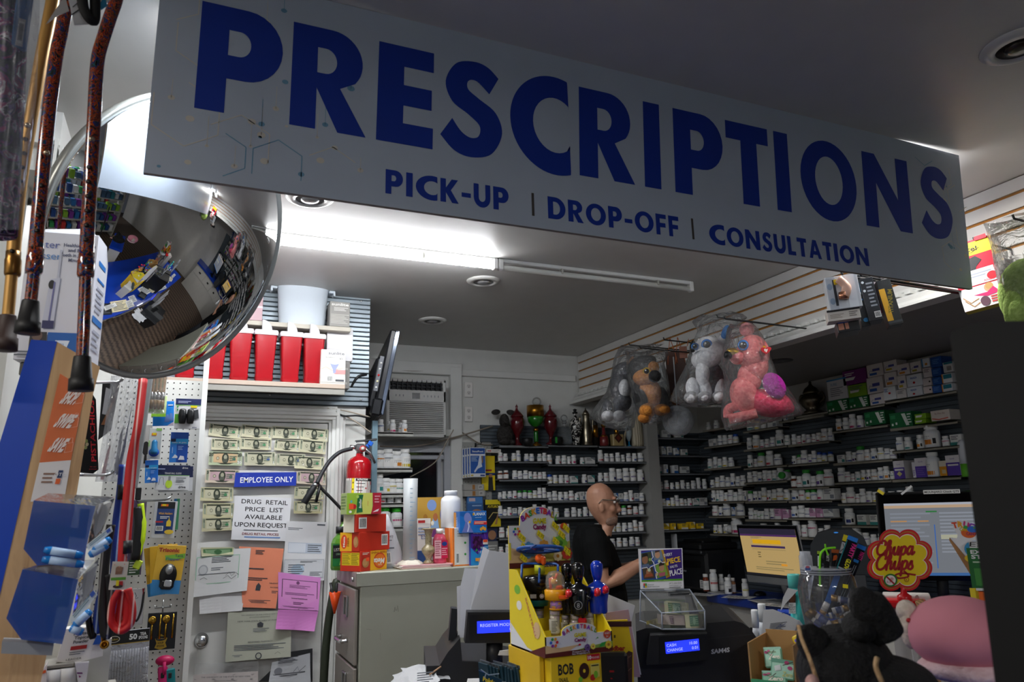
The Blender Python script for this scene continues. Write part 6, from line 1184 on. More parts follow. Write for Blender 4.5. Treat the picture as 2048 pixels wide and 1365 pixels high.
for i in range(16):
 x=.1+1.8*i/16+rgc.uniform(-.03,.03);y=rgc.uniform(1.68,1.8)if i%3 else 1.74;w_,d_=rgc.choice(((.21,.28),(.1,.2),(.15,.1)));hh=.002+.004*(i%5);b=B();b.box((0,0,hh/2),(w_,d_*.6,hh),('e6e6e4','d8dade','1a1c20','e8e8e6','e2d6b0')[i%5],.001);b.gfx(Fr((-w_/2,-d_*.3,hh),(w_,0,0),(0,d_*.6,0)),[('lines',.1,.1,.9,.9,6,GI)])
 b.obj('counter_papers',None,'loose papers on the staff side of the service counter, seen in the mirror','papers','papers seen in the mirror',TR(x,y,ZC+.0005+.0242*(i%2))@RZ(rgc.uniform(-30,30)))
b=B()
for s_ in range(3):
 for k_ in range(5):
  y0=-1.2-.75*s_;z_=.25+.4*k_
  for q_ in range(26):b.box((-1.7+.155*q_,y0,z_+.1),(.11,.2,rgc.uniform(.12,.28)),('2f6fb0','3a9a5a','7a3a9a','d8d8d8','2a8a9a','c83a3a','284a8a','e0e2e6','8ab83a','4a6a8a')[rgc.randrange(10)])
b.obj('shop_goods',None,'crowded coloured goods on the shop shelves reflected in the round mirror','goods',kind='stuff')
for s_ in range(3):
 b=B();y0=-1.2-.75*s_
 for k_ in range(5):b.box((.24,y0,.235+.4*k_),(4.1,.3,.02),'b9b9b4')
 for x in(-1.8,2.28):b.box((x,y0,1.05),(.03,.3,2.1),'a9a9a4')
 b.obj('shop_shelving',None,'tall pale shop shelving unit in the mirror, %s row from the counter'%ORD[s_],'shelving','shop shelving in the mirror')
ZB_=.97;e0=wZ(1417,1187,ZB_);e1=wZ(1545,1208,ZB_);XE=(e0.x+e1.x)/2
bc=thing('back_counter','blue topped low counter along the right wall with papers and computers','counter',TR(0,0,0));b=B();b.box(((XE+3.98)/2,3.32,ZB_-.03),(3.98-XE,2.7,.06),LAMB,.008);b.obj('worktop',bc)
b=B();b.box(((XE+.06+3.98)/2,3.32,(ZB_-.06)/2),(3.92-XE,2.6,ZB_-.06),CABW,.003);b.obj('base',bc)
for i in range(4):
 yy=2.35+i*.62;b=B();b.box((XE+.052,yy,.74),(.02,.58,.26),'cfccc6',.004);d_=b.obj('drawer',bc);b=B();b.box((XE+.038,yy,.76),(.012,.11,.045),'1b1c1e',.003);b.obj('drawer_handle',d_)
# ---------------------------------------------------------------- printer, computers
pp=wZ(1417,1184,ZB_);PH_=(wY(1417,1088,pp.y).z-ZB_);PRN='191a1d'
t=thing('printer','big black multifunction printer behind the donation box','printer',TR(pp.x,pp.y,ZB_));b=B();b.box((.22,.21,PH_*.42),(.44,.42,PH_*.84),PRN,.02);b.obj('body',t);b=B();b.box((.22,.24,PH_*.92),(.44,.36,PH_*.15),'121316',.012);b.box((.25,.26,PH_*1.02),(.34,.26,.03),'0e0f11',.01);b.obj('scanner_lid',t)
b=B();b.box((-.01,.2,PH_*.80),(.05,.38,.03),'202226',.008,RY(20));b.box((-.03,.32,PH_*.83),(.004,.03,.006),M('2a7ae0',.4,emit=.6));b.obj('control_panel',t)
b=B();b.box((-.002,.2,PH_*.55),(.006,.26,.05),'060607');b.gfx(Fr((-.0035,.34,PH_*.34),(0,-.2,0),(0,0,.03)),[('t','brother',.3,.3,.5,'b9bcc2',dict(bold=.02))]);b.gfx(Fr((-.0035,.09,PH_*.05),(0,-.075,0),(0,0,.06)),[('r',0,0,1,1,PAPER),('lines',.1,.1,.9,.9,4,GI)]);b.obj('paper_slot',t)
b=B();fr=Fr((.14,-.0008,PH_*.3),(.12,0,0),(0,0,.11));b.gfx(fr,[('r',.05+.16*i,.1,.15+.16*i,.9,'060607')for i in range(6)]);b.obj('vent',t)
b=B();b.box((-.02,.36,PH_*1.02),(.01,.075,.12),'c6c9cc',.01);b.obj('paper_tab',t)
def SC(c,e):
 k=('screen',c,e)
 if k not in MC:MC[k]=M('050506',.25,ior=1.4+len(MC)*1e-6,bscale=len(MC));b_=MC[k].node_tree.nodes['Principled BSDF'];b_.inputs['Emission Color'].default_value=lin(c);b_.inputs['Emission Strength'].default_value=e
 return MC[k]
def quadscreen(corners,dists,name,label,th,bez,scr_inset,frame_m,back_m,items,stand,cat='monitor',chin=0,emit=.55,base='d8c08a'):
 P=[CP+ray(*c_)*d_ for c_,d_ in zip(corners,dists)]       # TL TR BR BL
 o=(P[3]+P[2])/2;u=P[2]-P[3];u.z=0;W_=u.length;u.normalize();v=((P[0]-P[3])+(P[1]-P[2]))/2;v=v-u*v.dot(u);H_=v.length;v.normalize();n=u.cross(v)
 Tm=Matrix(((u.x,-n.x,v.x,o.x),(u.y,-n.y,v.y,o.y),(u.z,-n.z,v.z,o.z),(0,0,0,1)));t=thing(name,label,cat,Tm)
 b=B();b.box((0,th/2,H_/2),(W_,th,H_),frame_m,.006);b.box((0,th,H_*.5),(W_*.6,.03,H_*.6),back_m,.01);b.obj('housing',t)
 b=B();b.box((0,-.0015,H_/2+chin/2),(W_-.008,.003,H_-chin-.008),M('0a0a0c',.12),.001);b.obj('bezel',t)
 i_=scr_inset;fr=Fr((-W_/2+i_[0],-.0034,chin+i_[1]),(W_-i_[0]-i_[2],0,0),(0,0,H_-chin-i_[1]-i_[3]));b=B();b.gfx(fr,[('r',0,0,1,1,SC(base,emit))]+items);b.obj('screen',t)
 ti=Tm.inverted();foot=o+V((0,0,0));foot.z=ZB_;b=B();back=V((-n.x,-n.y,0)).normalized()*.09;b.tube([ti@(o+back*.5+v*.1),ti@(foot+back+V((0,0,.03)))],.028,stand,10);b.obj('stand',t);b=B();q_=ti@(foot+back*.8+V((0,0,.006)));R_=ti.to_3x3().to_4x4();b.box(q_,(.22,.18,.01),stand,.003,R_@RZ(math.degrees(math.atan2(u.y,u.x))));b.obj('foot',t)
 return t
E_=.35
web=[('r',0,.88,1,1,SC('2a2638',.45)),('r',0,.84,1,.88,SC('4a2a5a',.45)),('r',.22,.68,.72,.77,SC('d8a41a',.45)),('r',.18,.60,.78,.645,SC('3a2a55',.45)),('r',.19,.555,.78,.575,SC('a08a5a',.45)),('lines',.2,.79,.4,.83,2,SC('7a6a4a',.45)),('lines',.28,.38,.34,.52,3,SC('6a5a3a',.45)),('lines',.4,.24,.75,.34,2,SC('8a7a52',.45)),('r',.66,.24,.76,.28,SC('d8902a',.45)),('lines',.2,.12,.85,.2,2,SC('8a7a52',.45)),('r',0,0,1,.05,SC('1a1a20',.45))]
quadscreen([(1485,1050),(1612,1052),(1621,1180),(1495,1164)],[5.05,4.53,4.53,5.05],'computer','silver all in one computer with an orange tinted web page',.012,None,(.022,.01,.022,.024),M('a9acb0',.3,.8),M('b9bcc0',.3,.8),web,M('b0b3b8',.3,.8),'computer',chin=.045,emit=.3,base='d9b878')
sheet_=[('r',0,.93,1,.97,SC('d8b898',.3)),('r',0,.97,1,1,SC('c8ccd8',.3)),('r',.445,.1,.455,.7,SC('4a78c8',.3)),('lines',.05,.15,.42,.88,14,SC('9aa0ac',.3)),('lines',.5,.3,.97,.88,12,SC('a4aab6',.3)),('r',.05,.74,.2,.76,SC('d0a070',.3)),('r',.3,.74,.4,.76,SC('d0a070',.3)),('r',.38,.87,.48,.89,SC('3a8a4a',.3)),('r',.5,.5,.95,.56,SC('c8c8b0',.3)),('r',0,0,1,.04,SC('4a78b8',.3)),('r',.62,.68,.72,.7,SC('5a8ad0',.3))]
mon=quadscreen([(1764,988),(2010,984),(2016,1168),(1768,1158)],[3.95,3.8,3.8,3.95],'monitor','black desktop monitor with a grey records screen and taped notes on top',.05,None,(.028,.03,.03,.05),M('0e0f11',.35),'141518',sheet_,'121316','monitor',emit=.17,base='b4bac4')
def note_on(px0,py0,px1,py1,dist,mt,items,rot=0,name='taped_note'):
 cx,cy=(px0+px1)/2,(py0+py1)/2;F_=Px(cx,cy,dist);b=B(F_.T@RY(rot));w_,h2=(px1-px0)*F_.k,(py1-py0)*F_.k;b.box((0,0,0),(w_,.002,h2),mt);b.gfx(Fr((-w_/2,-.0013,-h2/2),(w_,0,0),(0,0,h2)),items);return b
note_on(1851,980,1915,988,3.79,PAPER,[('t','MOUNJARO Check QTS',.5,.25,.5,INK,dict(w=.94,bold=.02))]).obj('paper_note',None,'white handwritten note taped on the top edge of the dark monitor','note')
note_on(1755,982,1768,988,3.93,'e0cc2a',[],38).obj('yellow_tag',None,'small yellow tag at the top left corner of the dark monitor','note')
note_on(1800,979,1826,983,3.79,M('d6d8da',.3),[],-38).obj('clear_tape',None,'crooked strip of clear tape on the top edge of the dark monitor','tape')
F_=Px(1678,1100,4.15);t=thing('label_printer','dark rounded label printer beside the silver computer','label printer',F_.T);b=B();kx=F_.k
F_.poly(b,[(1620,1150),(1621,1090),(1634,1068),(1660,1060),(1705,1060),(1728,1076),(1738,1100),(1738,1150)],0,.2,'1c2126');b.obj('body',t);b=B();b.sph(F_.u(1672,1066,-.004),(.012,.004,.004),M('3a8ae0',.4,emit=.2));b.obj('status_light',t);b=B();b.box(F_.u(1675,1120,-.004),(.16,.01,.02),'0c0e10',.003);b.obj('label_slot',t)
b=B();b.box((0,.1,(F_.u(1678,1150).z+(ZB_-F_.P.z))/2),(.24,.2,F_.u(1678,1150).z-(ZB_-F_.P.z)-.002),'3a3c40',.003);b.obj('riser_box',None,'dark riser box under the label printer','box',None,F_.T)
kb=wZ(1560,1180,ZB_);b=B();b.box((0,0,.012),(.15,.42,.02),'141518',.005)
t=thing('keyboard','black keyboard in front of the silver computer','keyboard',TR(kb.x,kb.y,ZB_)@RZ(-12));b.obj('base',t);b=B()
for i in range(5):
 for j in range(14):b.box((-.055+i*.026,-.19+j*.029,.025),(.021,.024,.008),'0c0d0f',.002)
b.obj('keys',t,kind='stuff')
ms=wZ(1520,1192,ZB_);b=B();b.sph((0,0,.006),(.05,.033,.026),M('0b0c0e',.3),18,12);b.obj('computer_mouse',None,'black computer mouse on the blue counter beside the bottles','computer mouse',None,TR(ms.x,ms.y,ZB_))
def cpaper(x,y,sx,sy,rot,lab,zz=0):
 p=wZ(x,y,ZB_);b=B();b.box((0,0,.0008+zz),(sx,sy,.0012),PAPER);b.gfx(Fr((-sx/2,-sy/2,.0015+zz),(sx,0,0),(0,sy,0)),[('lines',.1,.2,.9,.9,6,GI)]);b.obj('paper_slip',None,lab,'paper','paper slips on the blue counter',TR(p.x,p.y,ZB_)@RZ(rot))
cpaper(1405,1190,.12,.2,20,'white paper slip at the left end of the blue counter');cpaper(1450,1186,.2,.16,-8,'white paper slip under the counter bottles');cpaper(1478,1196,.14,.2,30,'white paper slip in front of the counter bottles',.002);cpaper(1540,1204,.2,.24,-15,'white paper slip beside the computer mouse');cpaper(1574,1212,.18,.22,12,'white paper slip at the near corner of the blue counter')
for px,py,h,r,bd,cp_,bnd,lab in((1413,1184,.122,.022,'amber','f1f1ef','e9e6e2','orange prescription vial with white cap on the blue counter'),(1429,1184,.155,.029,'e9eaec','f3f3f1','c83a3a','tall white bottle with red print, second from left on the counter'),(1444,1182,.115,.021,'e6e8ea','f0f0ee','9aa0a8','white bottle with grey print between taller and stacked bottles'),(1457,1180,.14,.026,'e9eaec','f3f3f1','2a3f86','wide white bottle with dark blue band at the back'),(1457.5,1190,.115,.026,'e9eaec','f3f3f1','141416','white bottle with black label in front of the blue banded one'),(1468,1188,.105,.017,'c98a5a','f0e9e0','e9e6e2','slim brown and white vial beside the black labelled bottle'),(1476,1177,.09,.019,'e6e8ea','f3f3f1','5a7ab0','small white bottle behind the slim brown vial'),(1492,1194,.115,.023,'e9eaec','f3f3f1','d8cc3a','white bottle with yellow mark, nearest the computer mouse'),(1569,1182,.10,.026,'d6d8da','e9eaec','c9ccd2','white bottle partly behind the turquoise spray can')):
 p=wZ(px,py,ZB_);me,mc_,ml=bottle_meshes(r,h,bd,cp_,bnd,2 if bnd=='141416' else 1);o=link('pill_bottle',me,None,lab,'bottle','bottles on the blue counter',TR(p.x,p.y,ZB_+.0035)@RZ(-20));link('cap',mc_,o);link('label_wrap',ml,o)

# ---------------------------------------------------------------- registers
REG=M('121316',.42);REG2=M('0b0c0e',.3);LCD=M('1a2ae8',.4,emit=1.1);LCT=M('b4bcf4',.4,emit=.5)
F_=Px(980,1260,1.95,6,(4.789,780,1080));t=thing('cash_register','left black cash register with a blue display reading register mode','cash register',F_.T);u=F_.u;zf_=F_.floor(ZC)
b=B();F_.poly(b,[(740,690),(1330,690),(1330,985),(715,985)],-.012,.05,REG);b.obj('display_head',t)
b=B();fr=F_.fr(835,765,1260,900,-.0155);b.gfx(F_.fr(760,700,1320,970,-.0128),[('r',0,0,1,1,REG2)]);b.gfx(fr,[('r',0,0,1,1,LCD),('t','REGISTER MODE',.07,.52,.26,LCT,dict(al='l',w=.70)),('t','0.10',.8,.14,.26,LCT)]);b.obj('display',t)
b=B();b.cyl(u(1000,985,.015),u(1000,1200,.015),.022,REG);b.obj('display_post',t)
b=B();P=[u(x,y)for x,y in((680,960),(560,1100),(480,1230),(350,1235),(350,1400),(1330,1400),(1330,1240),(1010,1200),(700,1190))];loop=[(q_.x,q_.z)for q_ in P];loop[4]=(loop[4][0],zf_+.001);loop[5]=(loop[5][0],zf_+.001);b.prism(loop,Fr((0,.03,0),(1,0,0),(0,0,1)),.3,REG);b.obj('body',t)
b=B();F_.poly(b,[(610,705),(670,712),(660,1010),(580,1030)],.10,.05,REG);b.obj('side_wing',t)
b=B();b.tube([u(370,1300,.02),u(490,1215,.02)],.0022,'b08a6a',6);b.obj('wooden_stick',t)
def standing(F_,pts,d,lab,base='d2d3d6',th=.002,items=None,name='paper_sheaf'):
 b=B(F_.T);F_.poly(b,pts,d,th,M(base,.65));return b.obj(name,None,lab,'paper','papers standing behind the left register')
standing(F_,[(915,80),(975,110),(800,670),(870,990),(740,990),(790,670),(860,300)],.062,'white sheet edge standing at the left of the grey folder','dfe0e4')
standing(F_,[(970,112),(1225,150),(1225,985),(795,985),(795,675)],.052,'large grey white folder standing behind the left register','c3c4c7',.004)
standing(F_,[(735,292),(885,300),(870,985),(690,985),(695,470)],.075,'clear fronted leaflet standing behind the left register','cfd1d6')
standing(F_,[(660,480),(850,430),(860,985),(670,985)],.085,'white folded letter standing at the far left behind the register','c9c9cb')
b=B(F_.T);n=8
for k,(x0,y0,x1,y1,mt)in enumerate(((100,1230,560,1400,'b9babd'),(20,1290,420,1420,'b2b3b6'),(240,1250,460,1420,'bfc0c3'))):
 vs=[u(x0+(x1-x0)*i/n+20*math.sin(j),y0+(y1-y0)*j/n-70*(i/n)+10*math.sin(i*1.7+k),.16-.16*j/n+.01*math.sin(i*2+j+k)-.02*k)for j in range(n+1)for i in range(n+1)];b.add(vs+[q_+V((0,.002,-.004))for q_ in vs],[(j*(n+1)+i,(j+1)*(n+1)+i,(j+1)*(n+1)+i+1,j*(n+1)+i+1)for j in range(n)for i in range(n)],M(mt,.6),True)
b.gfx(Fr(u(240,1400,-.06),u(440,1380,-.06)-u(240,1400,-.06),V((0,.02,.03))),[('lines',.1,.1,.9,.9,5,GI)]);b.obj('crumpled_papers',None,'crumpled white papers spilling out left of the left register','paper')
F_=Px(1360,1280,1.72,3,(4.79,1260,1080));u=F_.u;zf_=F_.floor(ZC)
t=thing('cash_register','right black cash register with blue cash and change display under the donation box','cash register',F_.T)
b=B();P=[u(x,y)for x,y in((735,800),(1000,778),(1080,800),(1150,850),(1220,950),(1275,1100),(1312,1300),(1320,1400),(60,1400),(60,880),(150,850),(730,850))];loop=[(q_.x,q_.z)for q_ in P];loop[7]=(loop[7][0],zf_+.001);loop[8]=(loop[8][0],zf_+.001);b.prism(loop,Fr((0,0,0),(1,0,0),(0,0,1)),.30,REG);b.obj('body',t)
b=B();P0=[u(*q_)for q_ in((190,890),(722,868),(750,1120),(155,1165))];loop=[(q_.x,q_.z)for q_ in P0[::-1]];b.prism(loop,Fr((0,-.045,0),(1,0,0),(0,0,1)),.05,REG);P0=[u(*q_)for q_ in((275,890),(715,875),(728,1110),(275,1160))];b.prism([(q_.x,q_.z)for q_ in P0[::-1]],Fr((0,-.05,0),(1,0,0),(0,0,1)),.006,REG2);b.obj('display_head',t)
b=B();a_,c_=u(345,1095,-.0515),u(668,1060,-.0515);e_=u(335,985,-.0515);fr=Fr(a_,c_-a_,e_-a_);b.gfx(fr,[('r',0,0,1,1,LCD),('t','CASH',.04,.58,.26,LCT,dict(al='l')),('t','10.00',.95,.58,.26,LCT,dict(al='r')),('t','CHANGE',.04,.16,.26,LCT,dict(al='l')),('t','0.01',.95,.16,.26,LCT,dict(al='r'))]);b.obj('display',t)
b=B();a_,c_=u(778,1100,-.001),u(955,1080,-.001);fr=Fr(a_,c_-a_,u(778,1040,-.001)-a_);b.gfx(fr,[('t','SAM4S',.5,.08,.72,M('c9ccd0',.35),dict(bold=.035,w=1.0))]);b.gfx(F_.fr(978,1030,1050,1085,-.0006),[('r',0,0,1,1,'1c1d20'),('r',.04,.08,.96,.92,'0c0d0f')]);a_=u(735,955,-.001);b.stroke(Fr(a_,u(1190,905,-.001)-a_,V((0,0,1))),[(0,0),(1,0)],.0012,'26282c');b.obj('nameplate',t)
# donation box: clear box with a slanted front, notes inside, a sign above
ACR=film('acrylic','eef2f6',.035,.03,2,.05,.8);EDG=M('b9c2d2',.15,alpha=.55)
t=thing('donation_box','clear acrylic donation box with notes inside and a purple puzzle sign on top','donation box',F_.T);dk=.012
A=dict(tl=u(100,490,.13),tr=u(570,478,.13),ml=u(305,705,-.02),mr=u(715,680,-.02),bl=u(310,885,-.02),br=u(718,850,-.02),kl=u(100,850,.13),kr=u(640,815,.13),vl=u(305,705,-.02))
for k_ in('bl','br','kl','kr'):A[k_].z=A['br'].z-.002
b=B();vs=[A[k_]for k_ in('tl','tr','mr','ml','bl','br','kl','kr')];b.add(vs,[(3,2,1,0),(4,5,2,3),(0,6,4,3),(1,2,5,7),(0,1,7,6),(6,7,5,4)],ACR);b.obj('box',t)
b=B()
for a_,c_ in(('tl','tr'),('tl','ml'),('tr','mr'),('ml','mr'),('ml','bl'),('mr','br'),('bl','br'),('kl','bl'),('tl','kl')):b.tube([A[a_],A[c_]],.0017,EDG,6)
sl0,sl1=A['tl'].lerp(A['tr'],.45).lerp(A['mr'],.2),A['tl'].lerp(A['tr'],.92).lerp(A['mr'],.2);b.tube([sl0,sl1],.003,'2a2c30',6);b.obj('edges',t)
b=B();fr=F_.fr(98,80,510,470,.125);a_=u(100,480,.125);c_=u(518,465,.125);e_=u(92,95,.125);fr=Fr(a_,c_-a_,e_-a_)
pz='3a1a82';WTE='e9e9ee';YE_='f0c018';skn='9a6a4c'
b.box((a_+c_)/2+V((0,.003,(e_-a_).z/2)),((c_-a_).length,.004,(e_-a_).length),'d9dade')
b.gfx(fr,[('r',.01,.01,.99,.99,WTE),('r',.03,.2,.97,.97,pz),('r',.03,.19,.97,.235,'5aa82a'),('p',[(.03,.92),(.28,.96),(.5,.96),(.66,.3),(.5,.235),(.03,.235)],'2a5ab8'),('p',[(.48,.97),(.55,.97),(.69,.3),(.6,.26)],'c89a2a'),
 ('p',[(.03,.9),(.26,.94),(.3,.62),(.05,.55)],'3f4a34'),('e',.12,.74,.07,.11,skn),('p',[(.05,.8),(.19,.84),(.18,.9),(.07,.9)],'17120f'),('p',[(.06,.62),(.2,.64),(.24,.56),(.05,.55)],'5a6a8a'),
 ('p',[(.29,.95),(.5,.96),(.56,.7),(.34,.66)],'7a8a9a'),('e',.41,.85,.06,.085,'c99a7a'),('p',[(.35,.9),(.47,.93),(.46,.96),(.36,.95)],'4a3222'),('p',[(.35,.72),(.52,.74),(.5,.67),(.35,.66)],'3a5ab0'),
 ('p',[(.05,.52),(.3,.56),(.34,.28),(.08,.26)],'4a3a26'),('e',.2,.42,.06,.1,'a8704a'),('p',[(.1,.3),(.3,.32),(.28,.4),(.12,.38)],'a0502a'),
 ('p',[(.36,.6),(.58,.64),(.64,.34),(.4,.27)],'7fa83a'),('e',.5,.53,.06,.1,'b98a6a'),('p',[(.43,.56),(.57,.6),(.54,.66),(.45,.64)],'2a1a12'),('p',[(.43,.4),(.58,.42),(.57,.33),(.44,.31)],'b05a6a'),
 ('l',[(.28,.95),(.31,.8),(.26,.74),(.31,.68),(.33,.62),(.36,.45),(.41,.4),(.36,.36),(.38,.26)],.002,WTE),('l',[(.04,.53),(.16,.55),(.2,.5),(.25,.56),(.34,.6),(.44,.64),(.47,.7),(.52,.65),(.58,.66)],.002,WTE),('e',.21,.48,.035,.04,'c9d8b0'),('e',.45,.69,.035,.04,'c9d8b0'),('e',.235,.74,.03,.04,'8fae5a'),('e',.385,.37,.03,.04,'c9b08a'),
 ('t','EVERY',.66,.81,.075,WTE,dict(rot=9,bold=.02,w=.2)),('t','PIECE',.79,.64,.13,YE_,dict(rot=9,bold=.03,w=.3)),('p',[(.6,.6),(.63,.66),(.66,.68),(.66,.58),(.63,.58)],YE_),('t','HAS ITS',.78,.52,.06,WTE,dict(rot=9,bold=.02,w=.17)),('t','PLACE',.83,.34,.14,WTE,dict(rot=9,bold=.03,w=.29)),
 ('t','Help make a difference',.5,.2,.028,'d8e8a0',dict(w=.36)),('r',.07,.05,.1,.1,'2a6ab8'),('r',.1,.05,.15,.1,'d8b82a'),('r',.07,.1,.11,.16,'c83a2a'),('r',.11,.1,.15,.16,'3a9a4a'),('t','American',.24,.11,.035,DI,dict(w=.14)),('t','Autism Association',.3,.06,.035,DI,dict(w=.27)),('t','(877) 654-GIVE',.8,.12,.04,DI,dict(w=.28)),('t','www.myautism.org',.8,.07,.035,DI,dict(w=.28)),('lines',.66,.02,.92,.055,1,DI)],.00022)
b.obj('sign_card',t)
def bill_curl(pts,h_,face,lab,d):
 b=B(F_.T);n=len(pts);P=[u(x,y,dd)for x,y,dd in pts];vs=P+[q_+V((0,.012,h_*F_.k/4.79))for q_ in P];b.add(vs,[(i,i+1,n+i+1,n+i)for i in range(n-1)],M(face[0],.65),True)
 a_,c_=P[1],P[-2];fr=Fr(a_+V((0,-.002,0)),c_-a_,V((0,.011,h_*F_.k/4.79)));b.gfx(fr,[('r',.08,.12,.92,.88,M(face[1],.6)),('e',.5,.5,.14,.3,M(face[2],.6)),('lines',.1,.2,.38,.8,4,M(face[2],.6)),('lines',.62,.2,.9,.8,4,M(face[2],.6))]);b.obj('dollar_note',None,lab,'banknote','banknotes in the donation box')
bill_curl([(335,720,.09),(360,712,.085),(420,715,.08),(500,722,.08),(570,735,.085)],120,('b9b790','4f7a58','8fae8a'),'green backed dollar note standing at the back of the donation box',0)
bill_curl([(265,800,.03),(300,812,.02),(340,815,.012),(430,820,.012),(530,822,.02)],85,('b9a8a0','6a5560','a8929a'),'pinkish grey note lying folded in the donation box',0)
bill_curl([(535,850,.012),(570,848,.006),(620,845,.006),(670,842,.01),(700,835,.03)],120,('c0bd98','54805c','90b08c'),'green dollar note curled at the front right of the donation box',0)
bill_curl([(160,850,.05),(200,840,.06),(250,825,.06),(290,815,.05)],60,('a89a5a','8a7a42','b8a86a'),'yellowish note lying at the left of the donation box',0)

# ---------------------------------------------------------------- candy display
YF,YBk=1.435,1.61
a=wY(1091,1314,YF);c=wY(1226,1306,YF);x0c,x1c=a.x,c.x;zb_=(a.z+c.z)/2;zft=wY(1158,1269,YF).z;zbt=wY(1094,1050,YBk).z;zsb=wY(1035,1138,YBk).z
WC=x1c-x0c;O=V((x0c,YF,zb_));cd=thing('candy_display','white and yellow cardboard basketball game candy display on the counter','candy display',TR(O));HBk=zbt-zb_;HF=zft-zb_;DPc=YBk-YF
CYE='f0d418';CBW='dfe0e2';BRN='5a1a10';multi=['8a2a9a','d8482a','3a9a3a','e8a01a','2a6ac8','c82a7a','d83a2a','8a3ab0','b8a01a','5a9a2a']
def arcword(word,x0,x1,y,h,rise):
 n=len(word);return[('t',ch,x0+(x1-x0)*(i+.5)/n,y+rise*math.sin(PI*(i+.5)/n),h,M(multi[i%10],.4),dict(bold=.05,rot=26*(1-2*(i+.5)/n)))for i,ch in enumerate(word)]
def flower(x,y,r,asp,c1,c2):return[('e',x+r*math.cos(a_*PI/4),y+r*asp*math.sin(a_*PI/4),r*.5,r*asp*.5,M(c1,.5))for a_ in range(8)]+[('e',x,y,r*.5,r*asp*.5,M(c2,.5))]
def wheel(x,y,r,asp):return[('e',x+r*math.cos(a_*PI/3),y+r*asp*math.sin(a_*PI/3),r*.42,r*asp*.42,M(('c82a3a','e8a01a','3a9a3a','2a6ac8','8a2a9a','e86a2a')[a_],.4))for a_ in range(6)]
def archcard(W_,H_,y,tab,ax0,ax1,bot,inside):
 loop=[(0,bot),(W_,bot),(W_,H_)]+[(W_*(ax1+ax0)/2+W_*(ax1-ax0)/2*math.cos(PI*i/12),H_+tab*math.sin(PI*i/12)**.6)for i in range(13)]+[(0,H_)]
 b=B();b.prism(loop,Fr((0,y,0),(1,0,0),(0,0,1)),.003,CBW,CYE);return b
b=archcard(WC,HF,0,.021,.24,.76,0,0);fr=Fr((0,-.0002,0),(WC,0,0),(0,0,HF));asp=WC/HF
b.gfx(fr,[('r',0,0,1,.24,BRN),('p',[(0,.2),(.35,.24),(.5,.5),(.2,.42),(0,.6)],'d8b482'),('p',[(.45,.24),(1,.24),(1,.5),(.75,.4)],'8fae4a')]+arcword('BASKETBALL',.26,.76,.98,.2,.32)+[('t','GAME',.51,.88,.19,'d8cc1a',dict(bold=.05,w=.18)),('t','Candy',.51,.65,.17,'8a1a5a',dict(bold=.05,w=.18)),('t','Pressed Candy',.51,.13,.085,PAPER,dict(w=.25)),('t','Net Weight:6g x12',.51,.03,.085,PAPER,dict(w=.26))]+wheel(.12,.72,.045,asp)+[('e',.91,.88,.055,.055*asp,'c84a2a'),('t','AGES',.91,.88,.11,PAPER,dict(w=.08)),('t','3+',.91,.72,.1,PAPER)]+flower(.92,.36,.035,asp,'e8c83a','b8742a')+flower(.68,.36,.025,asp,'e8d85a','b8742a')+flower(.59,.34,.03,asp,'6a4a8a','4a2a6a')+[('p',[(.76,.3),(.84,.34),(.88,.55),(.8,.5)],GREEN),('p',[(.72,.74),(.75,.82),(.76,.74)],'4a9a3a'),('e',.475,.52,.02,.05,RED)],.00015);b.obj('front_panel',cd)
b=archcard(WC,HBk,DPc,.042,.18,.76,0,0);fr=Fr((0,DPc-.0002,0),(WC,0,0),(0,0,HBk));asp=WC/HBk;y0_=(zsb-zb_)/HBk;ys=lambda y:y0_+(1-y0_)*y
stick=lambda x,y:[('p',[(x-.05,ys(y)+.02),(x+.05,ys(y)-.035),(x+.075,ys(y)+.01),(x-.025,ys(y)+.065)],'f0dc1a'),('t','2.95',x+.01,ys(y)+.0,.03,'8a7a1a',dict(rot=-32))]
b.gfx(fr,[('r',0,0,1,ys(.0),CYE),('r',0,ys(.0),1,ys(.13),BRN),('t','Pressed Candy',.6,ys(.07),.022,PAPER,dict(w=.26)),('t','Weight:6g x12',.6,ys(.015),.022,PAPER,dict(w=.24)),('p',[(0,ys(.13)),(.5,ys(.13)),(.4,ys(.3)),(0,ys(.5))],'d8b482'),('p',[(.4,ys(.13)),(1,ys(.13)),(1,ys(.6)),(.7,ys(.4))],'c8c05a'),('r',0,ys(.2),.03,ys(.6),'e8d83a')]+arcword('BASKETBALL',.22,.80,ys(1.08),.05,.075)+[('t','GAME',.5,ys(1.04),.045,'d8cc1a',dict(bold=.05,w=.22)),('t','Candy',.5,ys(.9),.045,'8a1a5a',dict(bold=.05,w=.22))]+wheel(.12,ys(.86),.045,asp)+[('e',.9,ys(.95),.06,.03,'c84a2a')]+flower(.3,ys(.42),.08,asp,'5aa0d0','3a7ab0')+flower(.55,ys(.5),.06,asp,'d89a3a','8a5a1a')+flower(.82,ys(.55),.08,asp,'7ab83a','4a8a2a')+flower(.92,ys(.3),.06,asp,'c83a2a','e8b83a')+flower(.76,ys(.25),.05,asp,'e8d8b0','c8842a')+stick(.17,.68)+stick(.47,.72)+stick(.72,.92)+stick(.82,.72)+stick(.9,.86)+stick(.72,.55)+stick(.9,.32)+stick(.2,.45)+stick(.18,.2),.00015);b.obj('back_panel',cd)
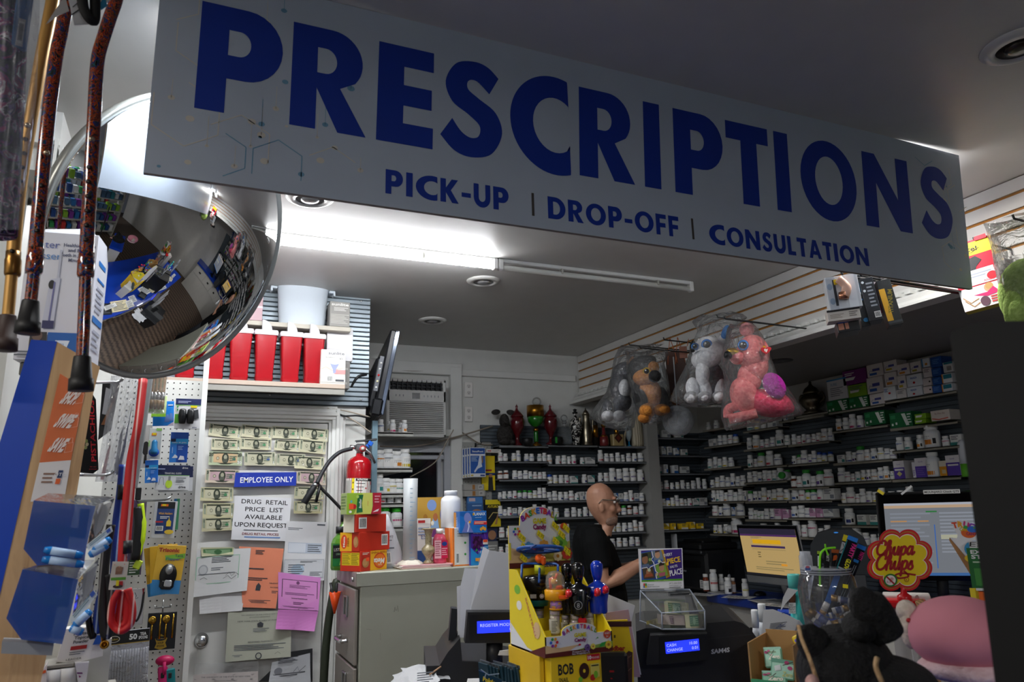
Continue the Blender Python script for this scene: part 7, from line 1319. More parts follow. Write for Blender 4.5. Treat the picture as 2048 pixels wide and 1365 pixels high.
for s_ in(0,1):
 b=B();xx=WC if s_ else 0;hS=zsb-zb_;loop=[(0,0),(DPc,0),(DPc,hS),(DPc*.78,hS),(0,HF)]
 b.prism([(DPc-a_,c_)for a_,c_ in loop][::-1],Fr((xx+(0 if not s_ else 0),DPc,0),(0,-1,0),(0,0,1)),-.003 if s_ else .003,CYE if s_ else CBW,CYE)
 if not s_:b.gfx(Fr((-.0003,DPc,0),(0,-DPc,0),(0,0,hS)),[('p',[(.5,.05),(1,.0),(1,HF/hS),(.22,1),(0,1),(0,.3)],'e8d02a'),('p',[(.55,0),(1,0),(1,.14)],BRN),('e',.25,.75,.09,.06,'7ab83a'),('e',.3,.55,.08,.06,'e8e4da'),('e',.8,.3,.09,.1,'d8b482'),('t','BASKETBALL',.62,.42,.05,'b83a5a',dict(rot=-58,w=.5))],.0002)
 b.obj('side_panel',cd)
b=B();b.box((WC/2,DPc/2,.0015),(WC,DPc,.003),CYE);b.box((WC/2,DPc*.35,HF*.6),(WC-.008,.002,HF*.9),CYE);b.box((WC/2,DPc*.65,HF*.9),(WC-.008,.002,HF*1.2),CYE);b.obj('tray',cd)
zs_=O.z+.002;CL=film('clear_tube','f0ece0',.14,.06,3,.1,.7);CANDY=ramp_mat('pastel_candy','voronoi',90,[(.1,'e8c8d8'),(.4,'e8e0b8'),(.7,'d0b8e0'),(1,'f0d8c0')],.6)
def stickbase(F_,t,px,ptop,pbot,d,r=.0105):
 b=B();a_=F_.u(px,ptop,d);c_=F_.u(px,pbot,d);b.cyl(c_,a_,r,CL,n=14);b.obj('candy_tube',t);b=B();n=max(3,int((a_.z-c_.z)/.011));
 for i in range(n):b.cyl(c_.lerp(a_,(i+.1)/n),c_.lerp(a_,(i+.85)/n),r*.82,CANDY,n=12)
 b.obj('candy',t,kind='stuff');b=B();h_=(a_.z-c_.z);b.M=TR(c_);vs=[]
 for i in range(9):
  an=math.radians(200+140*i/8);vs+=[(r*1.03*math.cos(an),r*1.03*math.sin(an),h_*.1),(r*1.03*math.cos(an),r*1.03*math.sin(an),h_*.62)]
 b.add(vs,[(2*i,2*i+2,2*i+3,2*i+1)for i in range(8)],'dcd8c8',True);b.gfx(Fr((-r*.7,-r*1.08,h_*.12),(r*1.4,0,0),(0,0,h_*.48)),[('lines',.1,.05,.9,.95,8,'6a6a5a')]);b.obj('label',t)
F_=Px(1100,1180,1.62,0,(3.844,1020,1010));u=F_.u;k=F_.k/3.844
t=thing('toy_candy','candy toy with a blue propeller ring over a black and teal drum','toy',F_.T);BLP=M('1f4f9a',.35)
b=B();b.M=TR(u(230,343,.03))@RX(-14);b.tube([(175*k*math.cos(a_*PI/20),115*k*math.sin(a_*PI/20),0)for a_ in range(40)],.0042,BLP,8,closed=True);[b.box((85*k*math.cos(a_),55*k*math.sin(a_),0),(170*k,.014,.002),BLP,0,RZ(math.degrees(a_))@RX(25))for a_ in(.5,2.4,4.4)];b.cyl((0,0,-.004),(0,0,.008),.009,BLP);b.obj('propeller',t)
b=B();b.sph(u(228,415,.03),(38*k,.018,36*k),M('f0621a',.35));b.box(u(258,430,.02),(.01,.02,.02),M('f0621a',.35),.004);b.obj('ball',t)
b=B();b.tube([u(75,565,.01),u(88,560,.01),u(92,465,.02),u(110,455,.03),u(350,455,.03),u(368,465,.02),u(368,540,.01)],.0028,BLP,8);b.tube([u(228,455,.03),u(224,600,-.012)],.0026,BLP,8);b.cyl(u(228,530,.03),u(228,465,.03),.012,'c8cc2a');b.obj('launcher_frame',t)
b=B();c_=u(215,600,.035);b.M=TR(c_);b.lathe([(75*k,-170*k),(80*k,-130*k),(82*k,-125*k)],M('147a80',.3),28);b.lathe([(83*k,-125*k),(88*k,-60*k),(118*k,-40*k),(122*k,30*k),(112*k,52*k),(60*k,62*k),(0,64*k)],M('0d0e10',.15,coat=.5),30);b.lathe([(45*k,-190*k),(45*k,-170*k)],BLACK,16);b.gfx(Fr((-70*k,-86*k,-118*k),(140*k,0,0),(0,0,50*k)),[('r',.05,.2,.4,.8,'b9b4a8'),('e',.7,.5,.12,.34,PAPER),('e',.7,.5,.09,.26,'a82a2a'),('e',.7,.5,.07,.2,PAPER)]);b.obj('drum',t)
stickbase(F_,t,225,765,1000,.035)
t=thing('toy_candy','candy toy with a yellow basketball dome and orange hoops','toy',F_.T);YT_=M('f0a81a',.35);c_=u(350,690,-.035)
b=B(TR(c_));b.lathe([(72*k,30*k),(74*k,80*k),(68*k,130*k),(45*k,162*k),(0,172*k)],CL,24);b.obj('dome',t)
b=B(TR(c_));b.lathe([(62*k,-40*k),(80*k,-36*k),(83*k,30*k),(74*k,38*k),(0,38*k)],YT_,28);b.box((60*k,-80*k,-12*k),(.02,.012,.006),M('f0621a',.35));b.lathe([(46*k,-100*k),(50*k,-110*k),(50*k,-98*k)],YT_,20);b.lathe([(44*k,-98*k),(44*k,-42*k)],ramp_mat('confetti','voronoi',160,[(.1,'e84a6a'),(.3,'f0c83a'),(.6,'8a6ad0'),(1,'f0a0c0')],.4),20);b.obj('body',t)
b=B(TR(c_));b.tube([(-35*k,0,38*k),(-35*k,0,110*k),(-10*k,0,120*k)],.0035,M('f0621a',.35));b.lathe([(26*k,78*k),(24*k,100*k),(20*k,112*k)],YT_,16,TR(-8*k,-10*k,0));b.box((30*k,-20*k,48*k),(.016,.01,.01),M('f0621a',.35),.003);b.tube([(0,0,110*k),(20*k,0,150*k)],.003,M('f0621a',.35));b.obj('hoop',t)
stickbase(F_,t,345,800,1005,-.03,.0115)
def boxer(hx_,hy,d,body,label,glove_side,tube_b,num=None,tilt=0):
 t=thing('toy_candy',label,'toy',F_.T);mt=M(body,.14,coat=.7);uu=lambda x,y,dd=0:u(hx_+x,hy+y,d+dd)
 b=B();b.lathe([(30*k,-55*k),(40*k,-20*k),(48*k,30*k),(46*k,60*k),(28*k,82*k),(0,88*k)],mt,24,TR(uu(0,0)),sy=.9);b.obj('head',t)
 b=B();loft(b,[(-z_*k,0,0,rx_*k,ry_*k)for z_,rx_,ry_ in((300,62,45),(285,68,50),(220,70,52),(150,84,56),(110,88,50),(85,60,42),(70,30,28),(50,28,26))],mt,24);b.M=TR(uu(0,0));T0=[TR(uu(0,0))@q_ for q_ in b.v];b.v=T0;b.M=Matrix.Identity(4)
 if num:b.M=TR(uu(0,232));b.gfx(Fr((-34*k,-54*k,-34*k),(68*k,0,0),(0,0,68*k)),[('e',.5,.5,.46,.46,'c9ccd0'),('e',.5,.5,.4,.4,M('1a1b1e',.3)),('t','8',.5,.24,.52,'d9dce0')]);b.M=Matrix.Identity(4)
 b.obj('torso',t)
 for(ax,ay,gx,gy,gd,glove)in glove_side:
  b=B();b.tube(spline([uu(ax,110),uu((ax+gx)/2,(110+gy)/2+20,-.01),uu(gx,gy,gd)],5),.0065,mt,10);b.obj('arm',t)
  if glove:b=B();b.sph(uu(gx,gy-8,gd),(26*k,.015,30*k),M('d8202a',.2,coat=.5));b.sph(uu(gx-12,gy+14,gd),(14*k,.01,14*k),M('d8202a',.2,coat=.5));b.obj('glove',t)
 stickbase(F_,t,hx_+tube_b[0],hy+305,hy+tube_b[1],d,.0105);return t
boxer(523,535,-.01,'08090b','glossy black boxer candy toy with a white figure eight on its chest',[(-75,0,-72,155,-.06,True),(78,0,78,190,-.01,False)],(-25,480),True)
boxer(440,535,.03,'0a0b0d','glossy black boxer candy toy standing behind the one with the eight',[],(-10,470))
boxer(668,520,.0,'1238b8','glossy blue boxer candy toy with two red gloves',[(-30,0,5,160,-.06,True),(50,0,68,140,-.03,True)],(-60,420),tilt=8)
b=B(F_.T);b.cyl(u(560,900,-.02),u(570,660,-.025),.0035,BLACK);b.box(u(557,893,-.02),(.018,.012,.012),RED,.003);b.obj('black_stick',None,'thin black stick with red foot beside the black boxer toy','toy part')
# yellow snack box under the display, bars and packs beside it
p=wY(1081,1365,YF+.005);pr=wY(1226,1365,YF+.005);zt_=zb_-.001;zb2=ZC+.001
b=B();x0_=wY(1101,1330,YF+.004).x;x1_=wY(1203,1330,YF+.004).x;hb_=zt_-zb2;b.box(((x1_-x0_)/2,.09,hb_/2),(x1_-x0_,.18,hb_),'f0c81a',.0015)
fr=Fr((0,-.0003,0),(x1_-x0_,0,0),(0,0,hb_));f0=1-(wY(1150,1311,YF).z-wY(1150,1365,YF).z)/hb_;fy=lambda y:f0+(1-f0)*y
kk_=1-f0
b.gfx(fr,[('t','BOB',.29,fy(.33),.40*kk_,INK,dict(w=.30,bold=.03)),('t','SNAIL',.24,fy(.05),.17*kk_,INK,dict(w=.19,bold=.01)),('r',.71,fy(.74),.97,fy(.97),RED),('t','10',.76,fy(.79),.14*kk_,WHITE,dict(bold=.03)),('t','POUCHES',.875,fy(.8),.08*kk_,WHITE,dict(w=.15)),('e',.64,fy(.38),.1,.3*kk_,'3a1a0e'),('e',.64,fy(.38),.025,.07*kk_,'e8c82a'),('e',.56,fy(.08),.04,.1*kk_,'7ab82a'),('r',.76,fy(.1),.94,fy(.62),'d8c85a'),('e',.8,fy(.1),.05,.12*kk_,'b82a1a'),('e',.86,fy(.2),.04,.14*kk_,'7ab82a'),('lines',.78,fy(.5),.92,fy(.6),1,INK),('lines',.08,f0*.2,.9,f0*.8,6,'b8940e')]);b.obj('snack_box',None,'yellow fruit snack box with big black wording under the candy display','box',None,TR(x0_,YF+.004,zb2))
b=B();xl_=wY(1079,1340,YF+.03).x;b.box((0,.08,(zt_-zb2)/2),((x0_-xl_)-.002,.16,zt_-zb2-.001),'d8b018',.001);b.obj('snack_box',None,'second yellow snack box squeezed in left of the one with wording','box',None,TR((xl_+x0_)/2-.001,YF+.03,zb2))
F2=Px(1235,1280,1.66,0,(3.844,1020,1010));u2=F2.u;zf2=F2.floor(ZC)
def bar(pts,d,th,mt,items,lab,fr4=None,name='candy_bar',cat='candy',side=None):
 b=B(F2.T);F2.poly(b,pts,d,th,M(mt,.4),side)
 if items:a_,c_,e_=[u2(*q_,d-.0004)for q_ in fr4];b.gfx(Fr(a_,c_-a_,e_-a_),items)
 return b.obj(name,None,lab,cat)
bar([(680,1365),(680,720),(715,705),(970,810),(940,935),(1020,1365)],.075,.003,'d4d5d8',None,'white card standing behind the yellow chocolate bar',name='white_card',cat='card')
bar([(965,805),(990,815),(950,940),(935,925)],.07,.003,'24489a',[],'blue edge of a folder behind the white card',name='folder',cat='folder')if 0 else None
bar([(735,855),(915,830),(1010,1365),(735,1365)],.05,.003,'b99aa8',None,'pinkish card standing behind the yellow chocolate bar',name='pink_card',cat='card')
bar([(690,910),(905,900),(950,1140),(960,1500),(690,1500)],.028,.008,'e8c818',[('r',0,.93,1,1.0,'3a1014'),('t','s',.47,.79,.05,INK,dict(bold=.03)),('t','Goodbar',.42,.625,.062,'b01a24',dict(w=.75,bold=.04)),('t','chocolate candy with',.42,.575,.02,INK,dict(w=.56)),('t','peanuts',.42,.53,.032,INK,dict(w=.36,bold=.02)),('p',[(.5,.45),(.9,.62),(1.02,.6),(1.0,.2),(.6,0),(.3,0)],'4a2a20'),('l',[(.52,.42),(.98,.56)],.002,'7a5a4a'),('l',[(.45,.22),(.98,.4)],.002,'7a5a4a'),('l',[(.7,.5),(.62,.05)],.002,'7a5a4a'),('l',[(.88,.56),(.82,.1)],.002,'7a5a4a')],'yellow chocolate bar with red wording standing beside the candy display',[(690,1500),(940,1500),(690,900)])
b=B(F2.T);b.box(u2(785,1300,0),(.07,.03,.09),'141518',.006);b.gfx(F2.fr(765,1275,800,1290,-.0155),[('r',0,0,1,1,'b01a1a')]);b.gfx(F2.fr(770,1330,790,1345,-.0155),[('e',.5,.5,.4,.4,'b01a1a')]);b.obj('lighter_box',None,'small black box with a red mark below the yellow chocolate bar','box')
# trading card packs
F3=Px(1020,1330,1.6,0,(6.827,940,1240));u3=F3.u;zf3=F3.floor(ZC);DKB=M('1f3a48',.3,.3);SIL=M('8f969c',.25,.8)
t=thing('card_display','white cardboard tray with torn back card holding foil card packs','card display',F3.T);b=B();F3.poly(b,[(580,180),(800,290),(905,320),(925,580),(380,560),(400,500),(620,470)],.06,.003,'c9c8c8');b.gfx(Fr(u3(650,480,.0595),u3(840,520,.0595)-u3(650,480,.0595),u3(650,360,.0595)-u3(650,480,.0595)),[('t','Pok\u00e9mon',.5,.25,.5,'2a3a7a',dict(w=1.0,bold=.07)),('t','Pok\u00e9mon',.5,.27,.5,'d8a82a',dict(w=.96,bold=.03))]);b.obj('back_card',t)
b=B();bz=(F3.Z(900)+zf3)/2;b.box((F3.X(550),.0,(F3.Z(860)+zf3)/2),(.19,.11,F3.Z(860)-zf3-.002),'b9b8b6');b.obj('tray',t)
rgp=random.Random(5)
for i in range(16):
 x=130+i*46;yt=610+14*((i*5)%4)+i*4;b=B(F3.T);w_=250*F3.k/6.827;o=u3(x,yt,.045-.004*i);R_=RZ(-58+rgp.uniform(-4,4))@RX(rgp.uniform(2,8));b.box(o+V((w_*.3,0,-.035)),(w_,.0035,.075),DKB,.0005,R_);b.box(o+V((w_*.3,0,.003)),(w_,.0012,.008),SIL,0,R_)
 b.obj('card_pack',None,'dark teal foil card pack, %s from left in the crowded row by the left register'%(ORD+['seventeenth'])[i],'card pack','foil card packs in the row')
def pk(pts,d,mt,items,fr4,lab):
 b=B(F3.T);F3.poly(b,pts,d,.004,M(mt,.25,.2));a_,c_,e_=[u3(*q_,d-.0005)for q_ in fr4];b.gfx(Fr(a_,c_-a_,e_-a_),items);b.obj('card_pack',None,lab,'card pack','loose foil card packs')
PKM=[('t','Pok\u00e9mon',.5,.4,.28,M('e0b02a',.35),dict(w=.86,bold=.04))]
pk([(720,490),(760,470),(945,590),(880,760),(740,720)],.03,'1f3f52',[('t','Pok\u00e9mon',.5,.05,.3,M('e0b02a',.35),dict(w=.9,bold=.04)),('l',[(.1,.9),(.5,.5),(.9,.8)],.002,M('8fa0a8',.3)),('l',[(.3,.5),(.5,.9),(.7,.5)],.002,M('8fa0a8',.3))],[(735,700),(890,760),(735,490)],'teal foil card pack leaning on the white back card')
pk([(830,760),(1040,725),(1055,860),(850,880)],-.06,'a81a24',[('t','Pok\u00e9mon',.5,.35,.38,M('e0b02a',.35),dict(w=.8,bold=.05))],[(850,880),(1055,850),(830,760)],'red foil card pack at the front beside the yellow snack box')
pk([(130,620),(440,745),(440,900),(150,900)],-.055,'203c4c',[('t','Pok\u00e9mon',.55,.12,.25,M('d8c02a',.35),dict(w=.9,bold=.04,rot=-12)),('l',[(.05,.85),(.4,.6),(.9,.75)],.002,M('8fa0a8',.3)),('l',[(.3,.7),(.2,.4)],.002,M('8fa0a8',.3))],[(145,890),(440,930),(130,640)],'teal foil card pack lying at the front left of the row')
pk([(610,10),(700,40),(690,225),(580,180)],.04,'b02a8a',[('t','Pok\u00e9mon',.5,.42,.16,M('e0d8e8',.35),dict(w=.8,bold=.03)),('r',0,0,1,.15,'c81a3a'),('r',0,.85,1,1,'2a1a7a')],[(580,180),(690,225),(610,10)],'magenta foil card pack on top of the white back card')
pk([(700,-90),(770,-120),(790,280),(690,230)],.05,'2a2a8a',[('e',.5,.55,.4,.2,M('4a5ac8',.3)),('e',.55,.75,.25,.1,M('7a8ad8',.3))],[(690,230),(790,280),(700,-90)],'dark blue foil card pack leaning beside the candy display')
pk([(890,680),(965,645),(970,720),(900,745)],-.03,'c8beb0',[('bar',.2,.2,.8,.8,PAPER,INK)],[(900,745),(970,720),(890,680)],'small cream price tag standing among the card packs')
# ---------------------------------------------------------------- right foreground: lollipop sign, jar of sticks, tea box, soft toys
F_=Px(1800,1130,1.78,0,(4.2,1540,1040));u=F_.u;ck=F_.k/4.2
t=thing('lollipop_sign','flower shaped red and yellow lollipop sign with script lettering on a red stand','sign',F_.T);ccx,ccy=1090,340
def petal(R0,am,n=144):return[(ccx+rr_*math.cos(a_)*1.06,ccy-rr_*math.sin(a_))for a_,rr_ in[(a_,R0+am*(1.7*abs(math.sin(4*a_))**.75-1))for a_ in[2*PI*i/n for i in range(n)]]]
b=B()
for k_,(R0,am,c_)in enumerate(((254,26,'d0161f'),(237,26,'b8782a'),(227,26,'d0161f'),(212,26,'f0eee6'),(205,26,'f2d410'))):F_.poly(b,petal(R0,am),-.0006*k_,.006 if not k_ else .0005,c_)
b.obj('sign_face',t)
GLY={'C':(1.15,[[(.98,1.2),(1.02,1.5),(.7,1.72),(.25,1.4),(.05,.8),(.2,.2),(.6,.03),(.95,.22),(1.15,.55)]]),'h':(.88,[[(.12,.5),(.42,1.2),(.42,1.68),(.22,1.6),(.14,.9),(.12,0)],[(.13,.45),(.35,.93),(.56,.9),(.55,.4),(.62,.05),(.9,.35)]]),'u':(.88,[[(.0,.5),(.14,.95),(.12,.4),(.26,.03),(.5,.25),(.62,.95)],[(.62,.95),(.6,.25),(.7,.03),(.9,.35)]]),'p':(.82,[[(.0,.5),(.15,.95),(.1,-.65)],[(.12,.6),(.36,.97),(.64,.82),(.6,.25),(.34,.04),(.13,.2)]]),'a':(.85,[[(.6,.85),(.3,.97),(.05,.5),(.2,.03),(.5,.3),(.62,.95)],[(.62,.95),(.6,.2),(.7,.03),(.9,.3)]]),'s':(.6,[[(.0,.3),(.3,.97),(.36,.65),(.5,.28),(.3,.03),(.03,.14)]])}
b=B();RD2='a80f16';a_=u(800,600,-.0034);fr=Fr(a_,u(1400,600,-.0034)-a_,u(800,80,-.0034)-a_);q2=lambda a_,c_:((a_-800)/600,(600-c_)/520)
def script(word,x,y,s_,slope):
 for ch in word:
  adv,st=GLY[ch]
  for k_,pl in enumerate(st):
   P=spl2([q2(x+(a_+.16*c_)*s_,y-c_*s_-a_*s_*slope)for a_,c_ in pl],5);b.stroke(fr,P,19*ck,RD2,.0002*k_)
   for e_ in(P[0],P[-1]):b.flat([[(e_[0]+9.5/600*math.cos(q_*PI/5),e_[1]+9.5/520*math.sin(q_*PI/5))for q_ in range(10)]],fr,RD2,.0001)
  x+=adv*s_
script('Chupa',893,303,70,.0);script('Chups',888,425,74,.0)
b.stroke(fr,spl2([q2(*q_)for q_ in((1130,435),(1170,480),(1090,495),(1060,470),(1120,455),(1230,470))],6),14*ck,RD2,.0002);b.obj('lettering',t)
b=B();c_=Fr(u(955,565,-.004),u(1070,565,0)-u(955,565,0),u(955,455,0)-u(955,565,0));b.gfx(c_,[('e',.5,.5,.5,.5,'1f7a2a'),('e',.5,.5,.38,.38,'f0e4e0'),('e',.6,.6,.13,.13,'d8a0a0'),('t','0-3',.36,.3,.16,RD2),('l',[(.22,.78),(.78,.22)],.0035,RD2)]);b.gfx(Fr(u(1127,525,-.004),u(1170,525,0)-u(1127,525,0),u(1127,485,0)-u(1127,525,0)),[('e',.5,.5,.45,.45,RD2),('e',.5,.5,.36,.36,'f2d410'),('t','R',.5,.24,.5,RD2)]);b.obj('age_badge',t)
b=B();b.lathe([(28*ck,-52*ck),(56*ck,-50*ck),(56*ck,0),(26*ck,22*ck),(18*ck,70*ck),(16*ck,90*ck)],M('d0161f',.3),20,TR(u(1128,640,.004)));b.box(u(1120,705,.02),(.1,.06,.018),M('d0161f',.3),.004);zf_=F_.floor(ZC+.001);h_=F_.Z(715);b.box((F_.X(1120),.02,(h_+zf_)/2),(.014,.014,h_-zf_),'b8b4b0',.002);b.obj('stand',t)
b=B(F_.T);b.box(u(1150,700,.09),(.105,.08,.042),'d0cbc6',.002);a_=u(950,750,.0495);b.gfx(Fr(u(940,745,.049),u(1340,745,0)-u(940,745,0),u(940,620,0)-u(940,745,0)),[('e',.76,.6,.05,.3,'a8a29c'),('lines',.82,.3,.98,.5,1,GI)]);z2=F_.Z(750)-.002;b.box((F_.X(1150),.09,(z2+zf_)/2),(.1,.08,z2-zf_),'b9b4ae');b.obj('lollipop_box',None,'pale cardboard box behind the red lollipop sign stand','box')
b=B(F_.T);b.lathe([(.012,-.01),(.016,-.008),(.016,.008),(.012,.01)],ramp_mat('rubber_bands','wave',60,[(0,'8a6a4a'),(1,'c9a06a')],.7),14,TR(u(1275,730,-.01))@RY(75));z2=u(1275,765).z;b.cyl((F_.X(1275),-.005,zf_),(F_.X(1275),-.005,z2),.006,'b08a5a');b.obj('rubber_band_ball',None,'ball of tan rubber bands beside the lollipop stand','rubber bands')
# jar with party sticks and lip balm tubes
F_=Px(1655,1180,1.7,0,(4.2,1540,1040));u=F_.u;jk=F_.k/4.2;zf_=F_.floor(ZC+.001)
t=thing('clear_jar','big clear plastic jar holding party sticks and lip balm tubes','jar',F_.T);JAR=film('jar_plastic','e4e8f0',.07,.06,4,.15,.9)
cz=u(490,640);b=B(TR(cz.x,0,cz.z));b.lathe([(190*jk,zf_-cz.z),(205*jk,-260*jk),(232*jk,-40*jk),(238*jk,60*jk),(215*jk,160*jk),(200*jk,175*jk),(200*jk,222*jk)],JAR,40);b.obj('jar_body',t)
b=B(TR(cz.x,0,cz.z));[b.lathe([(202*jk,q_*jk),(206*jk,(q_+4)*jk),(202*jk,(q_+8)*jk)],M('d6dae4',.15,alpha=.5),40)for q_ in(178,196,216)];b.gfx(Fr((-160*jk,-206*jk,215*jk),(52*jk,0,0),(0,0,45*jk)),[('r',0,0,1,1,'c8ccd8'),('r',.1,.1,.9,.6,'3a5a9a'),('e',.5,.7,.3,.2,'b85a6a')]);b.obj('rim',t)
def pstick(p0,p1,w_,d0,d1,base,items,lab,parts=()):
 a_,c_=u(*p0,d0),u(*p1,d1);d_=c_-a_;L_=d_.length;v_=d_.normalized();n_=V((0,-1,0));ux=v_.cross(n_).normalized();nn=ux.cross(v_);Tm=Matrix(((ux.x,-nn.x,v_.x,a_.x),(ux.y,-nn.y,v_.y,a_.y),(ux.z,-nn.z,v_.z,a_.z),(0,0,0,1)));b=B(F_.T@Tm);ww=w_*jk
 b.box((0,.004,L_/2),(ww,.008,L_),M(base,.25),.001);b.gfx(Fr((-ww/2,-.0004,0),(ww,0,0),(0,0,L_)),items);b.obj('party_stick',None,lab,'party stick','party sticks in the clear jar')
pstick((465,800),(700,145),78,.0,-.03,'0b0c10',[('r',0,.95,1,1,'1f78d0'),('r',0,.0,1,.02,'2a6ad0'),('r',0,.35,.1,.94,'0f7a80'),('t','PARTY',.62,.84,.05,'e02a8a',dict(rot=-90,w=1.5,bold=.03)),('t','GLOW',.62,.66,.05,'e8e02a',dict(rot=-90,w=1.35,bold=.03)),('r',.0,.1,.6,.56,'1f62b0'),('lines',.1,.5,.9,.62,3,'9aa0a8')],'black party glow stick pack with pink and yellow wording')
pstick((560,760),(775,215),66,.03,.0,'101217',[('r',0,.94,1,1,'1f78d0'),('t','PARTY',.6,.85,.05,'e02a8a',dict(rot=-90,w=1.1,bold=.03)),('r',.2,.74,.8,.78,'2a8ad8'),('l',[(.3,.1),(.5,.7)],.001,'b0b8c0'),('l',[(.6,.1),(.7,.7)],.001,'b0b8c0')],'dark party stick pack with blue top, rightmost in the jar')
pstick((500,640),(640,130),40,.05,.04,'1a1c1e',[('r',0,.9,1,1,'d8c81a'),('r',.1,.7,.9,.88,'b9bcc0'),('l',[(.2,.72),(.8,.8),(.3,.86)],.0015,INK)],'silver and yellow topped party stick behind the blue one')
pstick((420,780),(415,265),36,.02,.02,'16181a',[('r',0,.95,1,1,'9ab82a'),('r',.1,.75,.5,.92,'c8ccd0')],'slim black party stick with green top at the left of the jar')
pstick((470,760),(478,258),44,.01,.0,'0e0f12',[('t','PARTY',.4,.88,.05,PAPER,dict(rot=-90,w=1.4)),('lines',.1,.3,.9,.7,6,'6a7078')],'slim black party stick with white wording in the jar')
pstick((540,700),(548,250),60,.05,.05,'141518',[('r',0,.93,1,1,'a8501a'),('p',[(.2,.78),(.9,.82),(.7,.9),(.3,.88)],'d8601a'),('lines',.1,.3,.9,.7,5,'5a6068')],'black party stick with orange top in the middle of the jar')
pstick((360,760),(440,330),80,.06,.05,'17191c',[('lines',.1,.1,.9,.95,9,'3a3f48')],'wide dark party stick pack leaning at the left of the jar')
b=B(F_.T);b.tube(spline([u(420,560,-.02),u(418,400,-.02),u(425,290,-.025),(u(470,245,-.02)),u(550,235,-.01)],5),.0022,M('7ad81a',.4,emit=.05));b.tube(spline([u(490,300,-.02),u(470,250,-.02),u(463,205,-.02)],4),.002,M('7ad81a',.4));b.obj('green_wire',None,'bright green wire loop sticking out of the clear jar','wire')
for i,(x0,y0,x1,y1,gold,d)in enumerate(((515,655,690,690,0,-.02),(655,740,525,770,0,-.035),(575,790,500,810,0,.0),(525,880,700,830,0,-.03),(325,760,520,890,0,-.025),(300,780,480,920,0,.0),(440,790,480,700,1,-.02),(600,840,700,770,1,.02))):
 a_,c_=u(x0,y0,d),u(x1,y1,d-.004);b=B(F_.T);b.cyl(a_,a_.lerp(c_,.32),27*jk,M('a8844a',.3,.6),n=14);b.cyl(a_.lerp(c_,.32),c_,25*jk,'d4d0cc',n=14);m_=a_.lerp(c_,.45);b.cyl(m_,a_.lerp(c_,.8),25.6*jk,'4a5680' if not gold else 'b9b4ae',n=14);b.obj('lip_balm',None,'gold capped lip balm tube, %s of the pile in the clear jar'%ORD[i],'lip balm','lip balm tubes in the clear jar')
b=B(F_.T);b.box(u(633,560,-.055),(40*jk,.001,30*jk),'e8d81a',0,RY(8));b.obj('price_sticker',None,'small yellow price sticker on the clear jar','sticker')
# grey cup behind the jar, turquoise spray can with a receipt, vials
F_=Px(1600,1180,1.95,0,(4.2,1540,1040));u=F_.u;sk=F_.k/4.2;zf_=F_.floor(ZC+.001)
t=thing('spray_can','turquoise root touch up spray can with a white receipt wrapped round it','spray can',F_.T);cx_=F_.X(210);b=B(TR(cx_,0,0));z1=F_.Z(575);b.lathe([(60*sk,zf_),(62*sk,zf_+.004),(58*sk,z1-.1),(50*sk,z1)],M('3fb8b4',.3),26);b.obj('can',t);b=B(TR(cx_,0,0));b.lathe([(51*sk,z1),(52*sk,z1+100*sk),(48*sk,z1+112*sk),(0,z1+114*sk)],M('5ac0b8',.3),26);b.obj('cap',t)
b=B();a_=u(158,790,-60*sk-.0005);fr=Fr(a_,u(215,790,0)-u(158,790,0),u(158,615,0)-u(158,790,0));b.gfx(fr,[('r',0,0,1,.52,'e6eae8'),('r',0,.52,1,1,'4a2a20'),('e',.5,.75,.45,.22,'6a3f2a'),('t','MAGIC',.35,.38,.09,DI,dict(w=.5)),('t','ROOT',.5,.16,.2,INK,dict(w=.9)),('t','COVER UP',.5,.03,.1,INK,dict(w=.85))]);b.obj('label',t)
b=B(F_.T);F_.poly(b,[(150,560),(232,578),(130,690),(90,750),(110,640)],-.045,.001,'d9dadd');b.obj('receipt',None,'white receipt curled against the turquoise spray can','receipt')
b=B(F_.T);P=[u(*q_)for q_ in((-40,700),(40,720),(235,820),(180,980),(-60,980))];F_.poly(b,[(-50,730),(30,725),(150,770),(235,815),(180,985),(-60,985)],-.07,.002,'d2d3d6');a_=u(-30,960,-.0705);b.gfx(Fr(a_,u(150,940,0)-u(-30,960,0),u(0,790,0)-u(-30,960,0)),[('lines',.1,.1,.85,.5,6,GI),('l',[(.4,.2),(.6,.4),(.55,.25),(.8,.4)],.0012,'4a5a9a'),('l',[(.55,.9),(.7,.98)],.001,INK)]);b.obj('crumpled_receipt',None,'crumpled white receipt with handwriting in front of the spray can','receipt')
b=B(F_.T);F_.poly(b,[(195,815),(245,820),(290,880),(220,985),(170,985)],-.055,.002,'c9cbcf');b.obj('crumpled_receipt',None,'second white receipt folded beside the clear jar','receipt')
b=B(F_.T);z2=F_.Z(780);b.box((F_.X(225),.03,(z2+zf_)/2),(.11,.06,z2-zf_),M('0f3aa0',.4),.002);b.obj('blue_box',None,'blue box behind the receipts and the turquoise spray can','box')
for x0,x1,y0,rr,mt,lab in((-175,-120,765,1.0,'dfe1e4','white capped medicine bottle by the cardboard tea box'),(-110,-50,700,.6,'d6dae0','slim clear vial with white cap beside the medicine bottle')):
 b=B(F_.T);r=(x1-x0)/2*sk*1.2;zt_=F_.Z(y0);xx=F_.X((x0+x1)/2);b.lathe([(r,zf_),(r,zt_-.06),(r*.8,zt_-.045)],mt,18,TR(xx,-.03 if rr<1 else .0,0));b.lathe([(r*.85,zt_-.045),(r*.88,zt_-.004),(r*.8,zt_),(0,zt_)],HD,18,TR(xx,-.03 if rr<1 else .0,0));b.obj('medicine_bottle',None,lab,'bottle')
